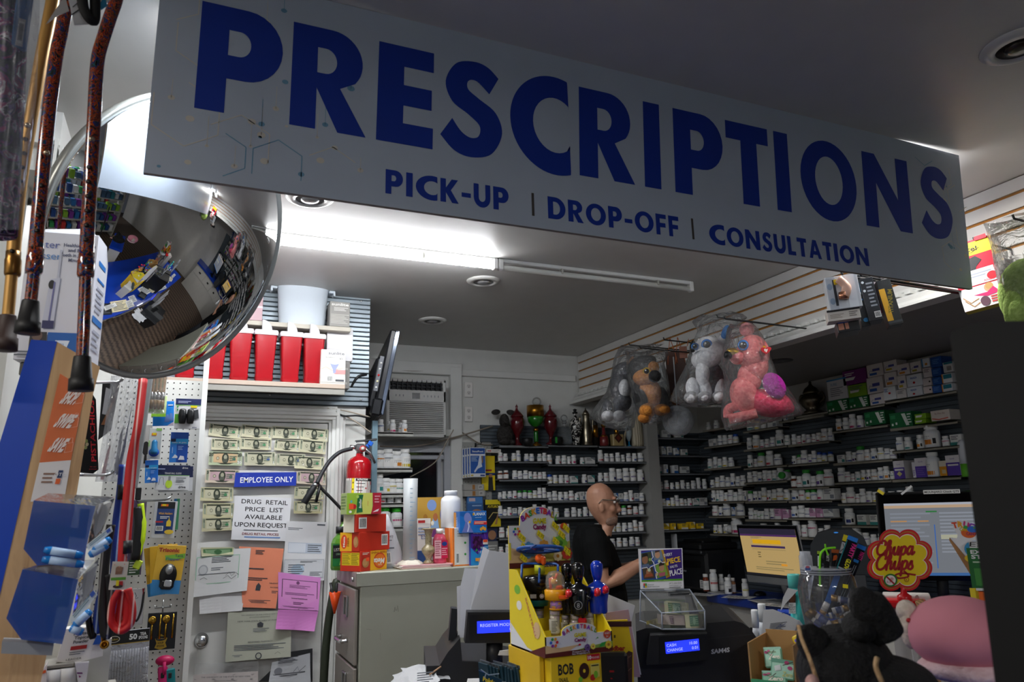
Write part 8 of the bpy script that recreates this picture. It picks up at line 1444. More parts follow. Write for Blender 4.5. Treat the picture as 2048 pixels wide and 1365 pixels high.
b=B(F_.T);z2=F_.Z(290);c_=F_.X(330)+.0;b.lathe([(52*sk,F_.Z(620)),(56*sk,F_.Z(420)),(56*sk,F_.Z(330)),(46*sk,F_.Z(318)),(46*sk,z2),(0,z2)],M('b9bcc4',.25,alpha=.6),22,TR(c_,.12,0));b.box((c_,.12,(F_.Z(620)+zf_)/2),(.04,.04,F_.Z(620)-zf_),'a8abb0');b.obj('plastic_bottle',None,'cloudy clear plastic bottle behind the jar of party sticks','bottle')
# cardboard box of tea packets
F_=Px(1570,1320,1.62,-14,(4.2,1540,1040));u=F_.u;zf_=F_.floor(ZC+.001);KB='a8814f'
t=thing('cardboard_box','open brown cardboard box of pale green drink packets','box',F_.T);b=B();z2=F_.Z(1005);x0_,x1_=F_.X(-90),F_.X(270);zl=F_.Z(1095)
b.box(((x0_+x1_)/2,.075,(F_.Z(975)+zf_)/2),(x1_-x0_,.003,F_.Z(975)-zf_),KB);b.box((x0_,.0,(z2+zf_)/2),(.003,.15,z2-zf_),KB);b.box((x1_,.0,(z2+zf_)/2),(.003,.15,z2-zf_),KB);b.box(((x0_+x1_)/2,-.075,(zl-.05+zf_)/2),(x1_-x0_,.003,zl-.05-zf_),'3a9a6a');b.box(((x0_+x1_)/2,.0,zf_+.002),(x1_-x0_,.15,.003),KB);b.obj('carton',t)
def packet(x,y,w_,h2,d,rot,mt,items,lab):
 b=B(F_.T@TR(u(x,y,d))@RY(rot)@RX(-18));ww,hh=w_*F_.k/4.2,h2*F_.k/4.2;b.box((0,0,0),(ww,.008,hh),M(mt,.25),.003);b.gfx(Fr((-ww/2,-.0044,-hh/2),(ww,0,0),(0,0,hh)),items);b.obj('drink_packet',None,lab,'packet','drink packets in the cardboard box')
tea=[('r',.02,.9,.98,1,'9fd0ba'),('t','ARIZONA',.45,.72,.08,'8a7a1a',dict(w=.5)),('t','Zero',.55,.4,.26,'f2f0e0',dict(w=.62,bold=.05,shear=.2)),('e',.15,.75,.1,.07,'b83a7a'),('e',.3,.82,.07,.05,'c85a8a'),('l',[(.1,.8),(.4,.6),(.6,.85)],.0012,'4a2a20')]
packet(30,1160,150,160,-.03,-6,'8ac8ac',tea,'pale green drink packet with gold wording, upper left in the box')
packet(110,1260,190,150,-.055,4,'7fc0a4',[('r',0,.8,1,1,'5a9a80'),('e',.66,.85,.1,.1,'a82a6a'),('e',.8,.6,.1,.1,'b83a7a'),('l',[(.5,.7),(.95,.95)],.0012,'3a2018'),('p',[(.2,.35),(.45,.45),(.4,.72),(.15,.6)],'dfe6e2'),('t','Zero',.7,.15,.25,'e8d860',dict(w=.4,shear=.2))],'pale green drink packet with a white square lying in front')
packet(40,1340,200,120,-.06,-4,'6fb898',tea,'pale green drink packet at the bottom of the box')
packet(232,1030,60,110,-.01,-28,'e8c81a',[('e',.5,.6,.25,.12,'6a5ab8'),('lines',.2,.2,.8,.45,2,'8a6a1a')],'yellow drink packet at the back right of the box')
# truck candy box, green carton and orange carton by the black cabinet edge
F_=Px(1940,1130,1.75,0,(3.37,1500,960));u=F_.u;zf_=F_.floor(ZC+.001)
t=thing('truck_candy_box','white candy box with rainbow truck lettering at the right edge','candy box',F_.T);b=B();F_.poly(b,[(1345,390),(1395,395),(1400,370),(1370,330),(1368,295),(1400,274),(1460,276),(1505,310),(1560,375),(1600,600),(1520,590)],.0,.004,'dcdde0');F_.poly(b,[(1345,392),(1520,600),(1512,670),(1500,665),(1342,410)],.003,.02,'a87a4a')
a_=u(1370,330,-.0005);b.gfx(Fr(a_,u(1540,370,0)-a_,u(1370,285,0)-a_),[('t',ch,.1+.2*i,.1+.35*math.sin(PI*(i+.5)/5)+.1*i,.8,multi[(i*2+1)%10],dict(bold=.06,rot=20-14*i))for i,ch in enumerate('TRUCK')]);b.gfx(Fr(u(1410,375,-.0006),(.05,0,0),(0,0,.02)),[('t','CARTOON',.45,.5,.4,'c8b81a',dict(w=.8,bold=.03)),('t','CANDY',.55,.0,.35,'8a1a5a',dict(w=.5,bold=.03))]);b.gfx(Fr(u(1430,460,-.0005),(.045,0,0),(0,0,.05)),[('e',.4,.7,.35,.25,'d8601a'),('e',.6,.85,.25,.15,'2a6ac8'),('e',.3,.95,.1,.08,GREEN),('e',.9,.75,.1,.08,RED)]);b.gfx(Fr(u(1450,560,-.0005),(.05,0,0),(0,0,.05)),[('e',.5,.6,.45,.4,'3a9ad0'),('e',.4,.2,.4,.2,'e8c82a')]);b.obj('front_card',t)
b=B();z2=F_.Z(600);b.box((F_.X(1570),.04,(z2+zf_)/2),(.05,.06,z2-zf_),'d8c01a');b.obj('tray',t)
b=B(F_.T);x0_=F_.X(1498);b.box((x0_+.045,-.02,F_.Z(575)),(.09,.03,310*F_.k/3.37),'e4e4e0');b.gfx(Fr(u(1498,730,-.0355),(.09,0,0),(0,0,310*F_.k/3.37)),[('r',0,.0,1,.82,'17642a'),('r',.1,.05,1,.4,'3f8a3a'),('t','Excedrin',.08,.85,.1,INK,dict(al='l',w=1.2,shear=.2)),('t','EXTRA',.08,.7,.08,PAPER,dict(al='l',w=.62,bold=.03)),('t','STRENGTH',.08,.6,.08,PAPER,dict(al='l',w=1.1,bold=.03)),('lines',.1,.5,.8,.56,1,'b8d0b0')]);b.obj('pain_relief_box',None,'green and white medicine carton at the right edge beside the truck candy','box')
b=B(F_.T);z1=F_.Z(735);b.box((F_.X(1510)+.045,-.02,(z1+zf_)/2-.001),(.09,.03,z1-zf_-.004),'e86a1a');b.gfx(Fr(u(1500,830,-.0355),(.09,0,0),(0,0,92*F_.k/3.37)),[('r',-.02,0,.1,1,'e8d02a'),('t','Motrin',.3,.2,.35,PAPER,dict(al='l',w=.8,shear=.15,bold=.02))]);b.obj('pain_relief_box',None,'orange medicine carton under the green and white one','box')
# soft toys close to the lens
F_=Px(1750,1280,.95,0,(4.2,1540,1040));u=F_.u;pk_=F_.k/4.2;BKF=plushmat('near_black','040405','0c0c10',120);BEIGE=plushmat('beige','b8946a','d0ae84',120)
t=thing('black_dog_toy','black furry dog soft toy with tan edged ears close in front','soft toy',F_.T);b=B();b.sph(u(640,1250,.06),(420*pk_,.1,370*pk_),BKF,28,18);b.sph(u(980,1400,.05),(420*pk_,.1,240*pk_),BKF,24,14);b.sph(u(760,900,.05),(160*pk_,.06,130*pk_),BKF);b.obj('body',t)
def ear(pts,mt,w_):b=B();b.tube(spline([u(x,y,d)for x,y,d in pts],6),[w_[0]*pk_+(w_[1]-w_[0])*pk_*min(1,i/8)for i in range(6*(len(pts)-1)+1)],mt,16);return b
ear([(740,570,.02),(790,680,.02),(880,800,.03),(960,960,.04)],BKF,(45,165)).obj('ear',t);e_=ear([(300,880,.0),(330,960,.0),(400,1100,.01),(470,1240,.03)],BKF,(50,140));e_.obj('ear',t)
b=B();b.tube(spline([u(240,890,-.02),u(265,1000,-.03),u(330,1160,-.04),u(400,1365,-.03)],5),17*pk_,BEIGE,10);b.obj('ear_lining',t);b=B();b.tube(spline([u(900,1160,-.06),u(890,1240,-.065),u(940,1365,-.06)],5),20*pk_,BEIGE,10);b.obj('ear_lining',t);b=B();b.sph(u(355,1370,-.05),(55*pk_,.02,60*pk_),plushmat('blush','c0908a','d8aca4'));b.obj('muzzle',t)
F_=Px(1900,1270,1.1,0,(4.2,1540,1040));u=F_.u;pk_=F_.k/4.2;t=thing('pink_toy','pink and white soft toy with a rounded pink hat behind the black one','soft toy',F_.T)
b=B();b.sph(u(1610,960,.06),(440*pk_,.09,315*pk_),M('cc8290',.95),28,18);b.obj('hat',t);b=B();b.sph(u(1690,1250,.05),(420*pk_,.08,110*pk_),plushmat('pale','d8b4b8','e8ccd0'));b.obj('hat_brim',t);b=B();b.sph(u(1150,770,.06),(90*pk_,.02,100*pk_),plushmat('ivory','b9aa9c','cdbfb2'));b.sph(u(1170,920,.06),(80*pk_,.03,170*pk_),plushmat('ivory','b9aa9c','cdbfb2'));b.sph(u(1165,846,.035),(22*pk_,.006,20*pk_),'a8161f');b.obj('ear',t)
zl=1.28;b=B();F0=Px(1800,1330,1.0);b.M=F0.T;zt_=F0.floor(zl);b.box((.05,.0,zt_-.02),(.48,.2,.04),LAMB,.003);b.box((.05,.0,(zt_-.04+F0.floor(0))/2),(.44,.16,zt_-.04-F0.floor(0)),CABW);b.obj('display_ledge',None,'raised blue ledge carrying the near soft toys','counter')
# dark cabinet edge at the right of the picture
F_=Px(1980,1000,.72,0);b=B(F_.T);F_.poly(b,[(1900,672),(1907,661),(1952,645),(2120,640),(2120,1500),(2008,1500),(1990,1365)],0,.02,M('050506',.6));z2=F_.Z(1500);zf_=F_.floor(0);b.box((F_.X(2064),.01,(z2+zf_)/2),(.045,.02,z2-zf_),M('050506',.6));b.obj('display_fixture',None,'tall black fixture edge filling the right side close to the lens','fixture')
# ---------------------------------------------------------------- left foreground: canes, carton, board, bins, hanging goods
PAIS=ramp_mat('paisley_enamel','noise',42,[(0,'0a0506'),(.41,'8a0f0c'),(.43,'b8500a'),(.455,'120806'),(.50,'a8180e'),(.52,'d0780e'),(.535,'0a0506'),(.575,'1a28b0'),(.59,'0a0506'),(.63,'0f5a68'),(.65,'0a0506')],.16,coat=.8,distort=2.6,const=True)
GOLDM=M('c09350',.38,.45);RUB=M('141416',.55)
def cane(name_l,dist,pts,r,coll,tip,mt,tipm,holes,btn):
 c0=pts[len(pts)//2];F_=Px(*c0,dist);u=F_.u;t=thing('walking_cane',name_l,'walking cane',F_.T);P=[u(x,y)for x,y in pts];P2=spline(P,5);pc_=u(*coll)
 b=B();up=[q_ for q_ in P2 if q_.z>pc_.z]+[pc_];b.tube(up,r,mt,20);lo=[pc_]+[q_ for q_ in P2 if q_.z<pc_.z];b.tube(lo,r*.84,mt,20);b.obj('shaft',t)
 d_=(up[-2]-up[-1]).normalized();b=B();b.tube([pc_-d_*.022,pc_-d_*.018,pc_-d_*.006,pc_+d_*.006,pc_+d_*.01,pc_+d_*.022],[r*1.02,r*1.16,r*1.16,r*1.16,r*1.05,r*1.05],mt if mt is not GOLDM else M('8a6430',.3,.85),20);b.obj('collar',t)
 e_=lo[-1];d2=(lo[-2]-lo[-1]).normalized();b=B();b.tube([e_+d2*.012,e_+d2*.01,e_-d2*tip*.55,e_-d2*tip*.56,e_-d2*tip,e_-d2*tip],[r*1.1,r*1.15,r*1.42,r*1.62,r*1.66,r*1.2],tipm,22);b.obj('rubber_tip',t)
 b=B()
 for hx_,hy_ in holes:b.lathe([(.0042,0),(.0052,.0008),(.0052,-.002)],mt,12,TR(u(hx_,hy_,-r))@RX(90));b.lathe([(.0038,.0009),(0,.001)],M('1a1008',.5),12,TR(u(hx_,hy_,-r))@RX(90))
 b.obj('adjustment_holes',t);b=B();b.sph(u(*btn,-r),.0052,M('b9a890',.2,.9),12,8);b.obj('push_button',t)
cane('colourful swirl patterned walking cane, left of the two patterned ones',1.32,[(148,-60),(136,0),(124,60),(114,105),(104,176),(96,240),(77,430),(70,526),(60,616)],.0113,(70,522),.044,PAIS,RUB,[(84-3.1*i,372+30*i)for i in range(4)],(93,306))
cane('colourful swirl patterned walking cane, right one with the longer reach',1.32,[(246,-60),(232,0),(220,35),(203,88),(196,116),(192,158),(188,240),(177,430),(172,533),(168,637),(164,728)],.0113,(172,530),.045,PAIS,RUB,[(180-1.5*i,335+29*i)for i in range(6)],(184,279))
cane('plain gold aluminium walking cane hanging beside the patterned canes',1.36,[(112,-40),(98,40),(84,110),(72,180),(60,250),(45,335),(33,430),(25,533),(15,645)],.0112,(26,528),.05,GOLDM,M('3a2a26',.6),[(52-3.4*i,279+28*i)for i in range(9)],(55,251))
F_=Px(140,20,1.28);u=F_.u
def tagc(pts,mt,lab,items=None,d=-.02,rr=None):
 b=B(F_.T);F_.poly(b,pts,d,.0015,mt)
 if items:a_=u(*rr[0],d-.0004);b.gfx(Fr(a_,u(*rr[1],0)-u(*rr[0],0),u(*rr[2],0)-u(*rr[0],0)),items)
 b.obj('hang_tag',None,lab,'tag','tags on the canes')
tagc([(92,48),(130,-10),(138,22),(118,30)],'a8a6a4','grey card tag folded behind the left patterned cane',d=.0)
tagc([(130,-10),(150,0),(178,62),(147,64)],'c4c4c6','white card tag with a black pen stroke between the patterned canes',[('l',[(.2,.5),(.8,.75)],.002,INK),('l',[(.3,.75),(.7,.95)],.0015,INK)],-.022,[(140,60),(178,60),(132,0)])
tagc([(188,-10),(236,-10),(226,6),(190,34)],'d4d0c8','white card tag with blue and yellow print by the right cane',[('p',[(.2,.5),(.5,.8),(.6,.3),(.3,.2)],'2a8ab0'),('r',.6,.6,1,1,'2a5ab0'),('l',[(.4,.9),(.9,.5)],.002,'d8b82a')],-.02,[(190,34),(230,20),(190,-10)])
b=B(F_.T);b.tube(spline([u(163,-30,-.03),u(166,10,-.032),u(176,34,-.034),u(189,40,-.03),u(190,0,-.026),u(189,-30,-.02)],5),.0085,M('0a0a0b',.8),8);b.obj('wrist_strap',None,'black wrist strap hanging between the two patterned canes','strap')
FP=Px(30,180,1.12);FAB=ramp_mat('floral_fabric','noise',26,[(0,'0c0a12'),(.4,'14101c'),(.46,'4a1a60'),(.5,'8a1a5a'),(.54,'c9c4cc'),(.58,'17131f'),(.64,'6a5a9a'),(.7,'d8d4d8')],.8,distort=1.5,const=True);t=thing('wrapped_cane','floral fabric item wrapped in clear plastic at the far left edge','package',FP.T);b=B();b.tube(spline([FP.u(8,-60,.02),FP.u(10,100,.02),FP.u(0,300,.02),FP.u(-10,470,.02)],5),.028,FAB,14);b.obj('fabric',t)
b=B();b.box(FP.u(44,40,-.002),(.022,.01,.10),'1f62a0',.002);b.gfx(FP.fr(30,40,52,90,-.0075),[('r',0,0,1,1,'b0b0b6'),('bar',.1,.1,.9,.9,'c8c8cc',INK)]);b.obj('blue_card',t)
b=B();n=14;vs=[FP.u(-20+(102-18*j/12-26*max(0,j-6)/6)*i/n,-60+520*j/12,-.028+.012*math.sin(i*1.9+j*.7)+.006*math.sin(j*2.3+i))for j in range(13)for i in range(n+1)];b.add(vs,[(j*(n+1)+i,(j+1)*(n+1)+i,(j+1)*(n+1)+i+1,j*(n+1)+i+1)for j in range(12)for i in range(n)],film('sleeve_film','dfe2ee',.22,.1,30,1.2,.7),True);b.obj('plastic_sleeve',t)
# white flosser carton behind the canes
F_=Px(125,590,1.60,-16);u=F_.u;b=B(F_.T);x0_,x1_=F_.X(42),F_.X(186);z0_,z1_=F_.Z(722),F_.Z(466);w_=x1_-x0_;h_=z1_-z0_;b.box(((x0_+x1_)/2,.05,(z0_+z1_)/2),(w_,.1,h_),M('d4d4dc',.3),.001)
b.gfx(Fr((x0_,-.0004,z0_),(w_,0,0),(0,0,h_)),[('t','Healthier Gums',.74,.89,.028,'4a4e6a',dict(w=.46,bold=.02)),('t','and Brighter',.77,.85,.028,'4a4e6a',dict(w=.38,bold=.02)),('t','Teeth in Just One',.72,.81,.028,'4a4e6a',dict(w=.5,bold=.02)),('t','Minute a Day',.78,.77,.028,'4a4e6a',dict(w=.36,bold=.02)),('t','water',.05,.87,.06,'4a5a9a',dict(al='l')),('t','flosser',.04,.78,.06,'3a7ab8',dict(al='l')),('r',.47,.62,.5,.86,'b8bac8'),('p',[(.38,.62),(.52,.64),(.5,.3),(.34,.3)],'c2c4d4'),('p',[(.34,.3),(.5,.3),(.5,.24),(.34,.24)],'2a2a5a'),('e',.41,.58,.045,.035,'15161c'),('l',[(.45,.6),(.43,.3)],.003,'6a6a9a'),('r',.44,.02,.86,.21,'0f5aa8'),('p',[(.55,.15),(.75,.15),(.72,.1),(.58,.1)],'d8e4f2'),('t','30',.65,.108,.02,'0f5aa8'),('lines',.52,.04,.8,.08,2,'9fc0e0'),('r',.2,.08,.43,.21,'2a2628'),('e',.3,.18,.07,.04,'6a5248'),('lines',.02,.02,.3,.07,2,GI),('lines',.03,.64,.2,.68,1,GI)])
b.gfx(Fr((x1_+.0004,0,z0_),(0,.1,0),(0,0,h_)),[('r',.2,.78,.8,.82,'2a6ab0'),('r',.2,.66,.8,.68,'2a6ab0'),('r',.1,.32,.9,.37,'2a6ab0'),('lines',.2,.4,.8,.62,5,'a4a6b4'),('lines',.2,.1,.8,.28,4,'a4a6b4')]);b.obj('flosser_carton',None,'white water flosser carton with a device picture behind the canes','box')
b=B(F_.T);F_.poly(b,[(92,440),(136,468),(96,474)],.03,.05,M('1f7ad8',.4));b.obj('blue_carton',None,'corner of a bright blue carton on top behind the flosser carton','box')
b=B(F_.T);b.box(((x0_+x1_)/2,.06,z0_-.017),(w_-.02,.1,.03),'4a4846',.003);b.box(((x0_+x1_)/2-.06,.3,(z0_-.06+F_.floor(0))/2),(.05,.05,z0_-.06-F_.floor(0)),'a8a6a0');b.obj('gondola_shelf',None,'dark shelf carrying the white flosser carton','shelf')
# slanted wooden board with orange poster
F_=Px(80,950,1.46);u=F_.u;WOODB=ramp_mat('plywood','noise',5,[(.3,'b48f64'),(.55,'c4a074'),(.75,'a07c54')],.55,distort=1,stretch=(6,6,.8));zf_=F_.floor(0)
t=thing('display_board','slanted wooden board with blue side and an orange poster about shopping and saving','display board',F_.T);b=B();F_.poly(b,[(114,684),(200,734),(186,790),(168,900),(118,1200),(78,1380),(-50,1380),(0,1189)],.0,.03,WOODB);b.obj('board',t)
b=B();F_.poly(b,[(62,680),(114,683.5),(0,1189),(-60,1400),(-110,1400),(-20,950)],-.001,.03,M('0b3fae',.4));b.obj('blue_side',t)
b=B();F_.poly(b,[(120,748),(171,779),(142,921),(79,926)],-.0008,.0006,'cf6a3a');F_.poly(b,[(79,926),(142,921),(128,1003),(61,1004)],-.0008,.0006,'d8d4d2')
for tx,px,py,rot in(('SHOP.',118,806,-3),('SWIPE.',106,853,-3),('SAVE.',94,902,-3)):a_=u(px,py,-.0014);b.gfx(Fr(a_,(.026,0,0),(.006,0,.028)),[('t',tx,0,0,.95,'e4d8d0',dict(al='l',bold=.05,shear=.3,w=1.0 if len(tx)<6 else 1.15,rot=rot))]);
for py in(790,838,888):a_=u(150-(py-790)*.22,py+18,-.0014);b.gfx(Fr(a_,(.014,0,0),(.004,0,.03)),[('l',[(0,0),(0,.6),(.8,.7),(.9,.1),(0,0)],.0007,'e0b8a0'),('l',[(.2,.6),(.3,1),(.6,1),(.7,.65)],.0007,'e0b8a0')])
b.gfx(Fr(u(76,972,-.0014),(.036,0,0),(.004,0,.03)),[('lines',.1,.1,.7,.9,3,'8a6a5a'),('r',.78,.5,1,1,'24345a'),('t','OTC',.89,.62,.22,PAPER),('r',.76,.1,.98,.45,'d8602a')]);b.obj('poster',t)
b=B();b.box(u(95,1380,.04)+V((0,0,(zf_-F_.Z(1380))/2)),(.05,.04,F_.Z(1380)-zf_-.002),'a08460');b.obj('post',t)
# two clear blue bins
F_=Px(110,1140,1.30);u=F_.u;BT=M('0a48a0',.12,alpha=.76,coat=.4);BCL=film('clear_bin','c8d4e4',.16,.08,8,.3,.8);BIN=[]
def bin_(body,rside,top,lab,strip,tubes,papers):
 t=thing('plastic_bin',lab,'bin',F_.T,'blue plastic bins');b=B();F_.poly(b,body,-.02,.06,BT);b.obj('tub',t);b=B();P=[u(*q_)for q_ in rside];dd=[-.018,.02,.02,-.018];b.add([p_+V((0,d_,0))for p_,d_ in zip(P,dd)],[(0,1,2,3)],BCL);P=[u(*q_)for q_ in top];b.add([p_+V((0,d_,0))for p_,d_ in zip(P,[-.018,.03,.03,-.018])],[(0,1,2,3)],BCL);b.obj('clear_cover',t)
 b=B();F_.poly(b,strip,-.026,.0012,'ccd4d8');a_=u(*strip[0],-.0268);b.gfx(Fr(a_,u(*strip[1],0)-u(*strip[0],0),u(*strip[3],0)-u(*strip[0],0)),[('lines',.1,.2,.9,.8,2,'6a8a9a'),('r',.8,.2,.95,.8,'3a5ab0')]);b.obj('label_strip',t)
 b=B();F_.poly(b,papers,.0,.02,'b9b9b6');b.obj('paper_liner',t);b=B();(xa,ya),(xb,yb)=body[0],body[1];F_.poly(b,[(xa+20,ya+46),(xb-16,ya+58),(xb-20,ya+76),(xa+14,ya+66)],-.018,.01,'a8a468');F_.poly(b,[(xb-30,ya+16),(xb-10,ya+18),(xb-18,ya+62),(xb-34,ya+58)],-.017,.01,'a8a468');b.obj('divider',t);return t
b1=bin_([(68,1002),(190,1013),(172,1095),(168,1124),(75,1131),(48,1098)],[(190,1013),(231,996),(206,1062),(172,1098)],[(68,1002),(96,986),(232,994),(190,1013)],'upper clear blue bin of small tubes in front of the wooden board',[(176,1100),(224,1063),(221,1052),(172,1090)],0,[(194,1016),(224,1004),(203,1060),(176,1090)])
b2_=bin_([(46,1138),(156,1158),(142,1222),(124,1286),(44,1277),(14,1235)],[(156,1158),(199,1118),(188,1180),(142,1246)],[(46,1138),(100,1125),(190,1122),(156,1158)],'lower clear blue bin of small tubes in front of the wooden board',[(146,1246),(194,1188),(188,1178),(138,1235)],0,[(160,1160),(194,1130),(184,1178),(146,1236)])
TBL=M('1f7ac8',.2,alpha=.85)
for i,(x0,y0,x1,y1,nm)in enumerate(((88,1100,166,1112,'upper one lying inside the upper bin'),(84,1119,168,1130,'lower one lying inside the upper bin'),(186,1104,222,1078,'poking out under the upper label strip'),(178,1112,216,1090,'lowest under the upper label strip'),(148,1254,182,1222,'poking out under the lower label strip'),(140,1256,166,1266,'at the front corner of the lower bin'))):
 a_,c_=u(x0,y0,-.032),u(x1,y1,-.034);b=B(F_.T);b.tube([a_,a_.lerp(c_,.12),a_.lerp(c_,.88),c_],[.0045,.0068,.0068,.005],TBL,10);a2,c2=a_.lerp(c_,.18),a_.lerp(c_,.8);b.cyl(a2,c2,.0071,'9fb8d8',n=10);b.obj('pellet_tube',None,'small blue and white pellet tube, '+nm,'tube','pellet tubes in the blue bins')
b=B(F_.T);F_.poly(b,[(4,1284),(108,1288),(104,1312),(2,1308)],.0,.05,'8f9296');b.obj('base_card',None,'grey base ledge under the lower blue bin','ledge')
F_=Px(140,1300,1.55);u=F_.u
def lowbox(pts,d,mt,lab,items=None,rr=None,name='medicine_box',cat='box',th=.05):
 b=B(F_.T);F_.poly(b,pts,d,th,mt)
 if items:a_=u(*rr[0],d-.0004);b.gfx(Fr(a_,u(*rr[1],0)-u(*rr[0],0),u(*rr[2],0)-u(*rr[0],0)),items)
 b.obj(name,None,lab,cat)
lowbox([(130,1262),(172,1258),(208,1250),(206,1316),(150,1330),(112,1328)],.02,'dcdad6','white powder carton with red stripe under the lower blue bin',[('t','Nystatin',.42,.82,.1,INK,dict(w=.4,bold=.02)),('t','Topical',.42,.69,.1,INK,dict(w=.34,bold=.02)),('t','Powder',.42,.56,.1,INK,dict(w=.34,bold=.02)),('r',.22,.36,.58,.48,'a82a24'),('t','LEADER',.35,.05,.06,INK,dict(w=.34)),('p',[(.7,.45),(.95,.45),(.95,.7),(.75,.75)],'2a5ab0'),('lines',.22,.2,.55,.32,2,GI)],[(114,1328),(206,1316),(130,1262)])
lowbox([(62,1300),(92,1308),(86,1335),(60,1365)],.03,'d8d0cc','white carton with orange edges, low at the left',[('r',.85,0,1,1,'d85a2a'),('lines',.2,.2,.8,.8,3,GI)],[(60,1340),(90,1330),(62,1300)])
lowbox([(62,1365),(94,1330),(92,1380),(60,1390)],.0,'dcd4d8','white carton with orange edge at the bottom left corner',[('r',.0,.85,1,1,'d85a2a')],[(62,1390),(92,1380),(62,1350)])
for i,(x,y,r,lab)in enumerate(((105,1352,.017,'grey white bottle cap, left of two at the bottom left'),(137,1348,.017,'white bottle shoulder with cap, right of two at the bottom left'))):b=B(F_.T@TR(u(x,y,.02)));b.lathe([(r*1.3,-.10),(r*1.3,-.03),(r*.95,-.012),(r,-.01),(r,.012),(0,.012)],'d6d6d6',20);b.obj('medicine_bottle',None,lab,'bottle')
lowbox([(150,1328),(178,1326),(170,1380),(158,1380)],.0,'d8d6da','white ointment tube with purple print at the bottom left',[('r',.1,.6,.8,.66,'6a2a6a'),('p',[(.3,.45),(.6,.5),(.3,.55)],'8a2a6a')],[(156,1380),(172,1380),(150,1328)],'ointment_tube','tube',.02)
b=B(F_.T);b.box(u(135,1385,.05)+V((0,0,-.012)),(.19,.22,.015),'8f8c84',.002);b.box(u(112,1326,.06),(.07,.1,.008),'8f8c84',.002);b.box((F_.X(135),.13,(F_.Z(1300)+F_.floor(0))/2),(.17,.04,F_.Z(1300)-F_.floor(0)),'a8a6a0');b.obj('gondola_shelf',None,'grey shelf of cartons and bottles at the bottom left corner','shelf')
# ---------------------------------------------------------------- pegboard beside the door
YPB=3.56
pegboard('pegboard',196,745,388,1420,YPB,'white pegboard of hanging packs beside the white door',mt='c4c4c0')
c,w,h=rectY(381,870,392,1365,YPB-.01);b=B();b.box((0,.0,-.3),(w,.06,2.4),TRIMW);b.box((-.25,.03,-c.z+.25),(.5,.3,.5),'b0aea8');b.obj('gondola_end',None,'white upright edge of the pegboard by the door frame','upright',None,TR(c))
P2=lambda x0,y0,x1,y1,Y,dp,base,items,lab,**k:pack(x0,y0,x1,y1,Y,dp,base,items,lab,group='packs on the white pegboard',**k)
def brushes(o,w,h):
 for i in range(5):
  x=-w/2+w*(i+.5)/5;b=B();b.tube(spline([(x,-.018,h*.5),(x+.003,-.02,h*.1),(x,-.018,-h*.1)],4),[.005,.006,.0065,.006,.005,.005,.006,.006,.006],'c8a27a',10);b.cyl((x,-.018,-h*.08),(x,-.018,-h*.26),.0075,CHROME,n=10);b.tube([(x,-.018,-h*.25),(x,-.018,-h*.36),(x+.002,-.018,-h*.44)],[.008,.009,.004],'8a6a3a',10);b.obj('brush',o)
 b=B();b.box((0,-.018,-.01),(w*1.06,.03,h*.95),film('brush_wrap','f0f0f0',.08,.1,40,1,.7));b.obj('wrap',o)
P2(294,730,331,826,3.36,.004,'b9c88a',[('r',0,0,1,.12,'9fd04a')],'bundle of wooden paint brushes in clear wrap hanging under the mirror',parts=brushes)
P2(304,792,333,834,3.42,.004,'c8d8a0',[('r',0,0,1,.16,'8fc83a')],'lime edged backing card behind the paint brushes',name='backing_card')
P2(306,803,348,852,3.44,.012,'1478d0',[('p',[(.55,.15),(.8,.15),(.75,.45),(.6,.45)],'5a7ab8'),('p',[(.75,.2),(.98,.2),(.93,.5),(.8,.5)],'5a7ab8'),('p',[(.7,0),(1,.16),(1,0)],'d8c8d8'),('lines',.7,.8,.95,.88,1,PAPER)],'bright blue pack of rubber tips beside the paint brushes',roll=-3)
def ferrule(o,w,h):
 for x in(-.2,.12):b=B();b.lathe([(.011,-h*.34),(.013,-h*.3),(.0165,-h*.1),(.014,h*.1),(.01,h*.14)],M('141518',.3),16,TR(w*x,-.012,0));b.obj('rubber_tip',o)
P2(350,798,401,858,3.40,.012,'dcdce0',[('r',0,.79,1,1,'1f2a5c'),('r',0,.77,1,.79,'6ab04a'),('r',0,.18,.22,.48,'5aa83a'),('r',.6,.7,.85,.77,'e8d01a'),('e',.09,.62,.03,.03,GREEN),('e',.09,.72,.03,.03,GREEN),('p',[(.72,.3),(.95,.35),(.9,.65),(.75,.62)],'3a3c40'),('t','drive',.8,.02,.05,'1f2a5c',dict(bold=.02)),('lines',.1,.84,.6,.93,2,'a8b0d0')],'navy and white pack with two black walker tips',parts=ferrule)
def bottle_(o,w,h):b=B();b.lathe([(.014,-.03),(.018,-.02),(.012,-.005),(.011,.02),(.007,.028),(0,.03)],M('2a7ab0',.3),16,TR(.0,-.012,-h*.12));b.sph((.0,-.014,-h*.3),(.02,.01,.018),M('1f4ab0',.3));b.obj('toothbrush',o)
P2(297,857,322,918,3.42,.008,'d0d4d2',[('r',.55,.92,1,1,'8fc86a'),('r',0,.4,.12,.6,'a8d08a'),('r',.2,.76,.6,.84,'e87a1a'),('r',.28,.78,.55,.85,'e8d01a')],'white blister pack with a blue gum massager',parts=bottle_)
P2(277,850,302,936,3.46,.006,'d6d2d0',[('e',.6,.45,.3,.16,'2a2628'),('p',[(.5,.1),(.75,.1),(.7,.4),(.55,.4)],'2a2628')],'white card with dark shapes behind the grey upright')
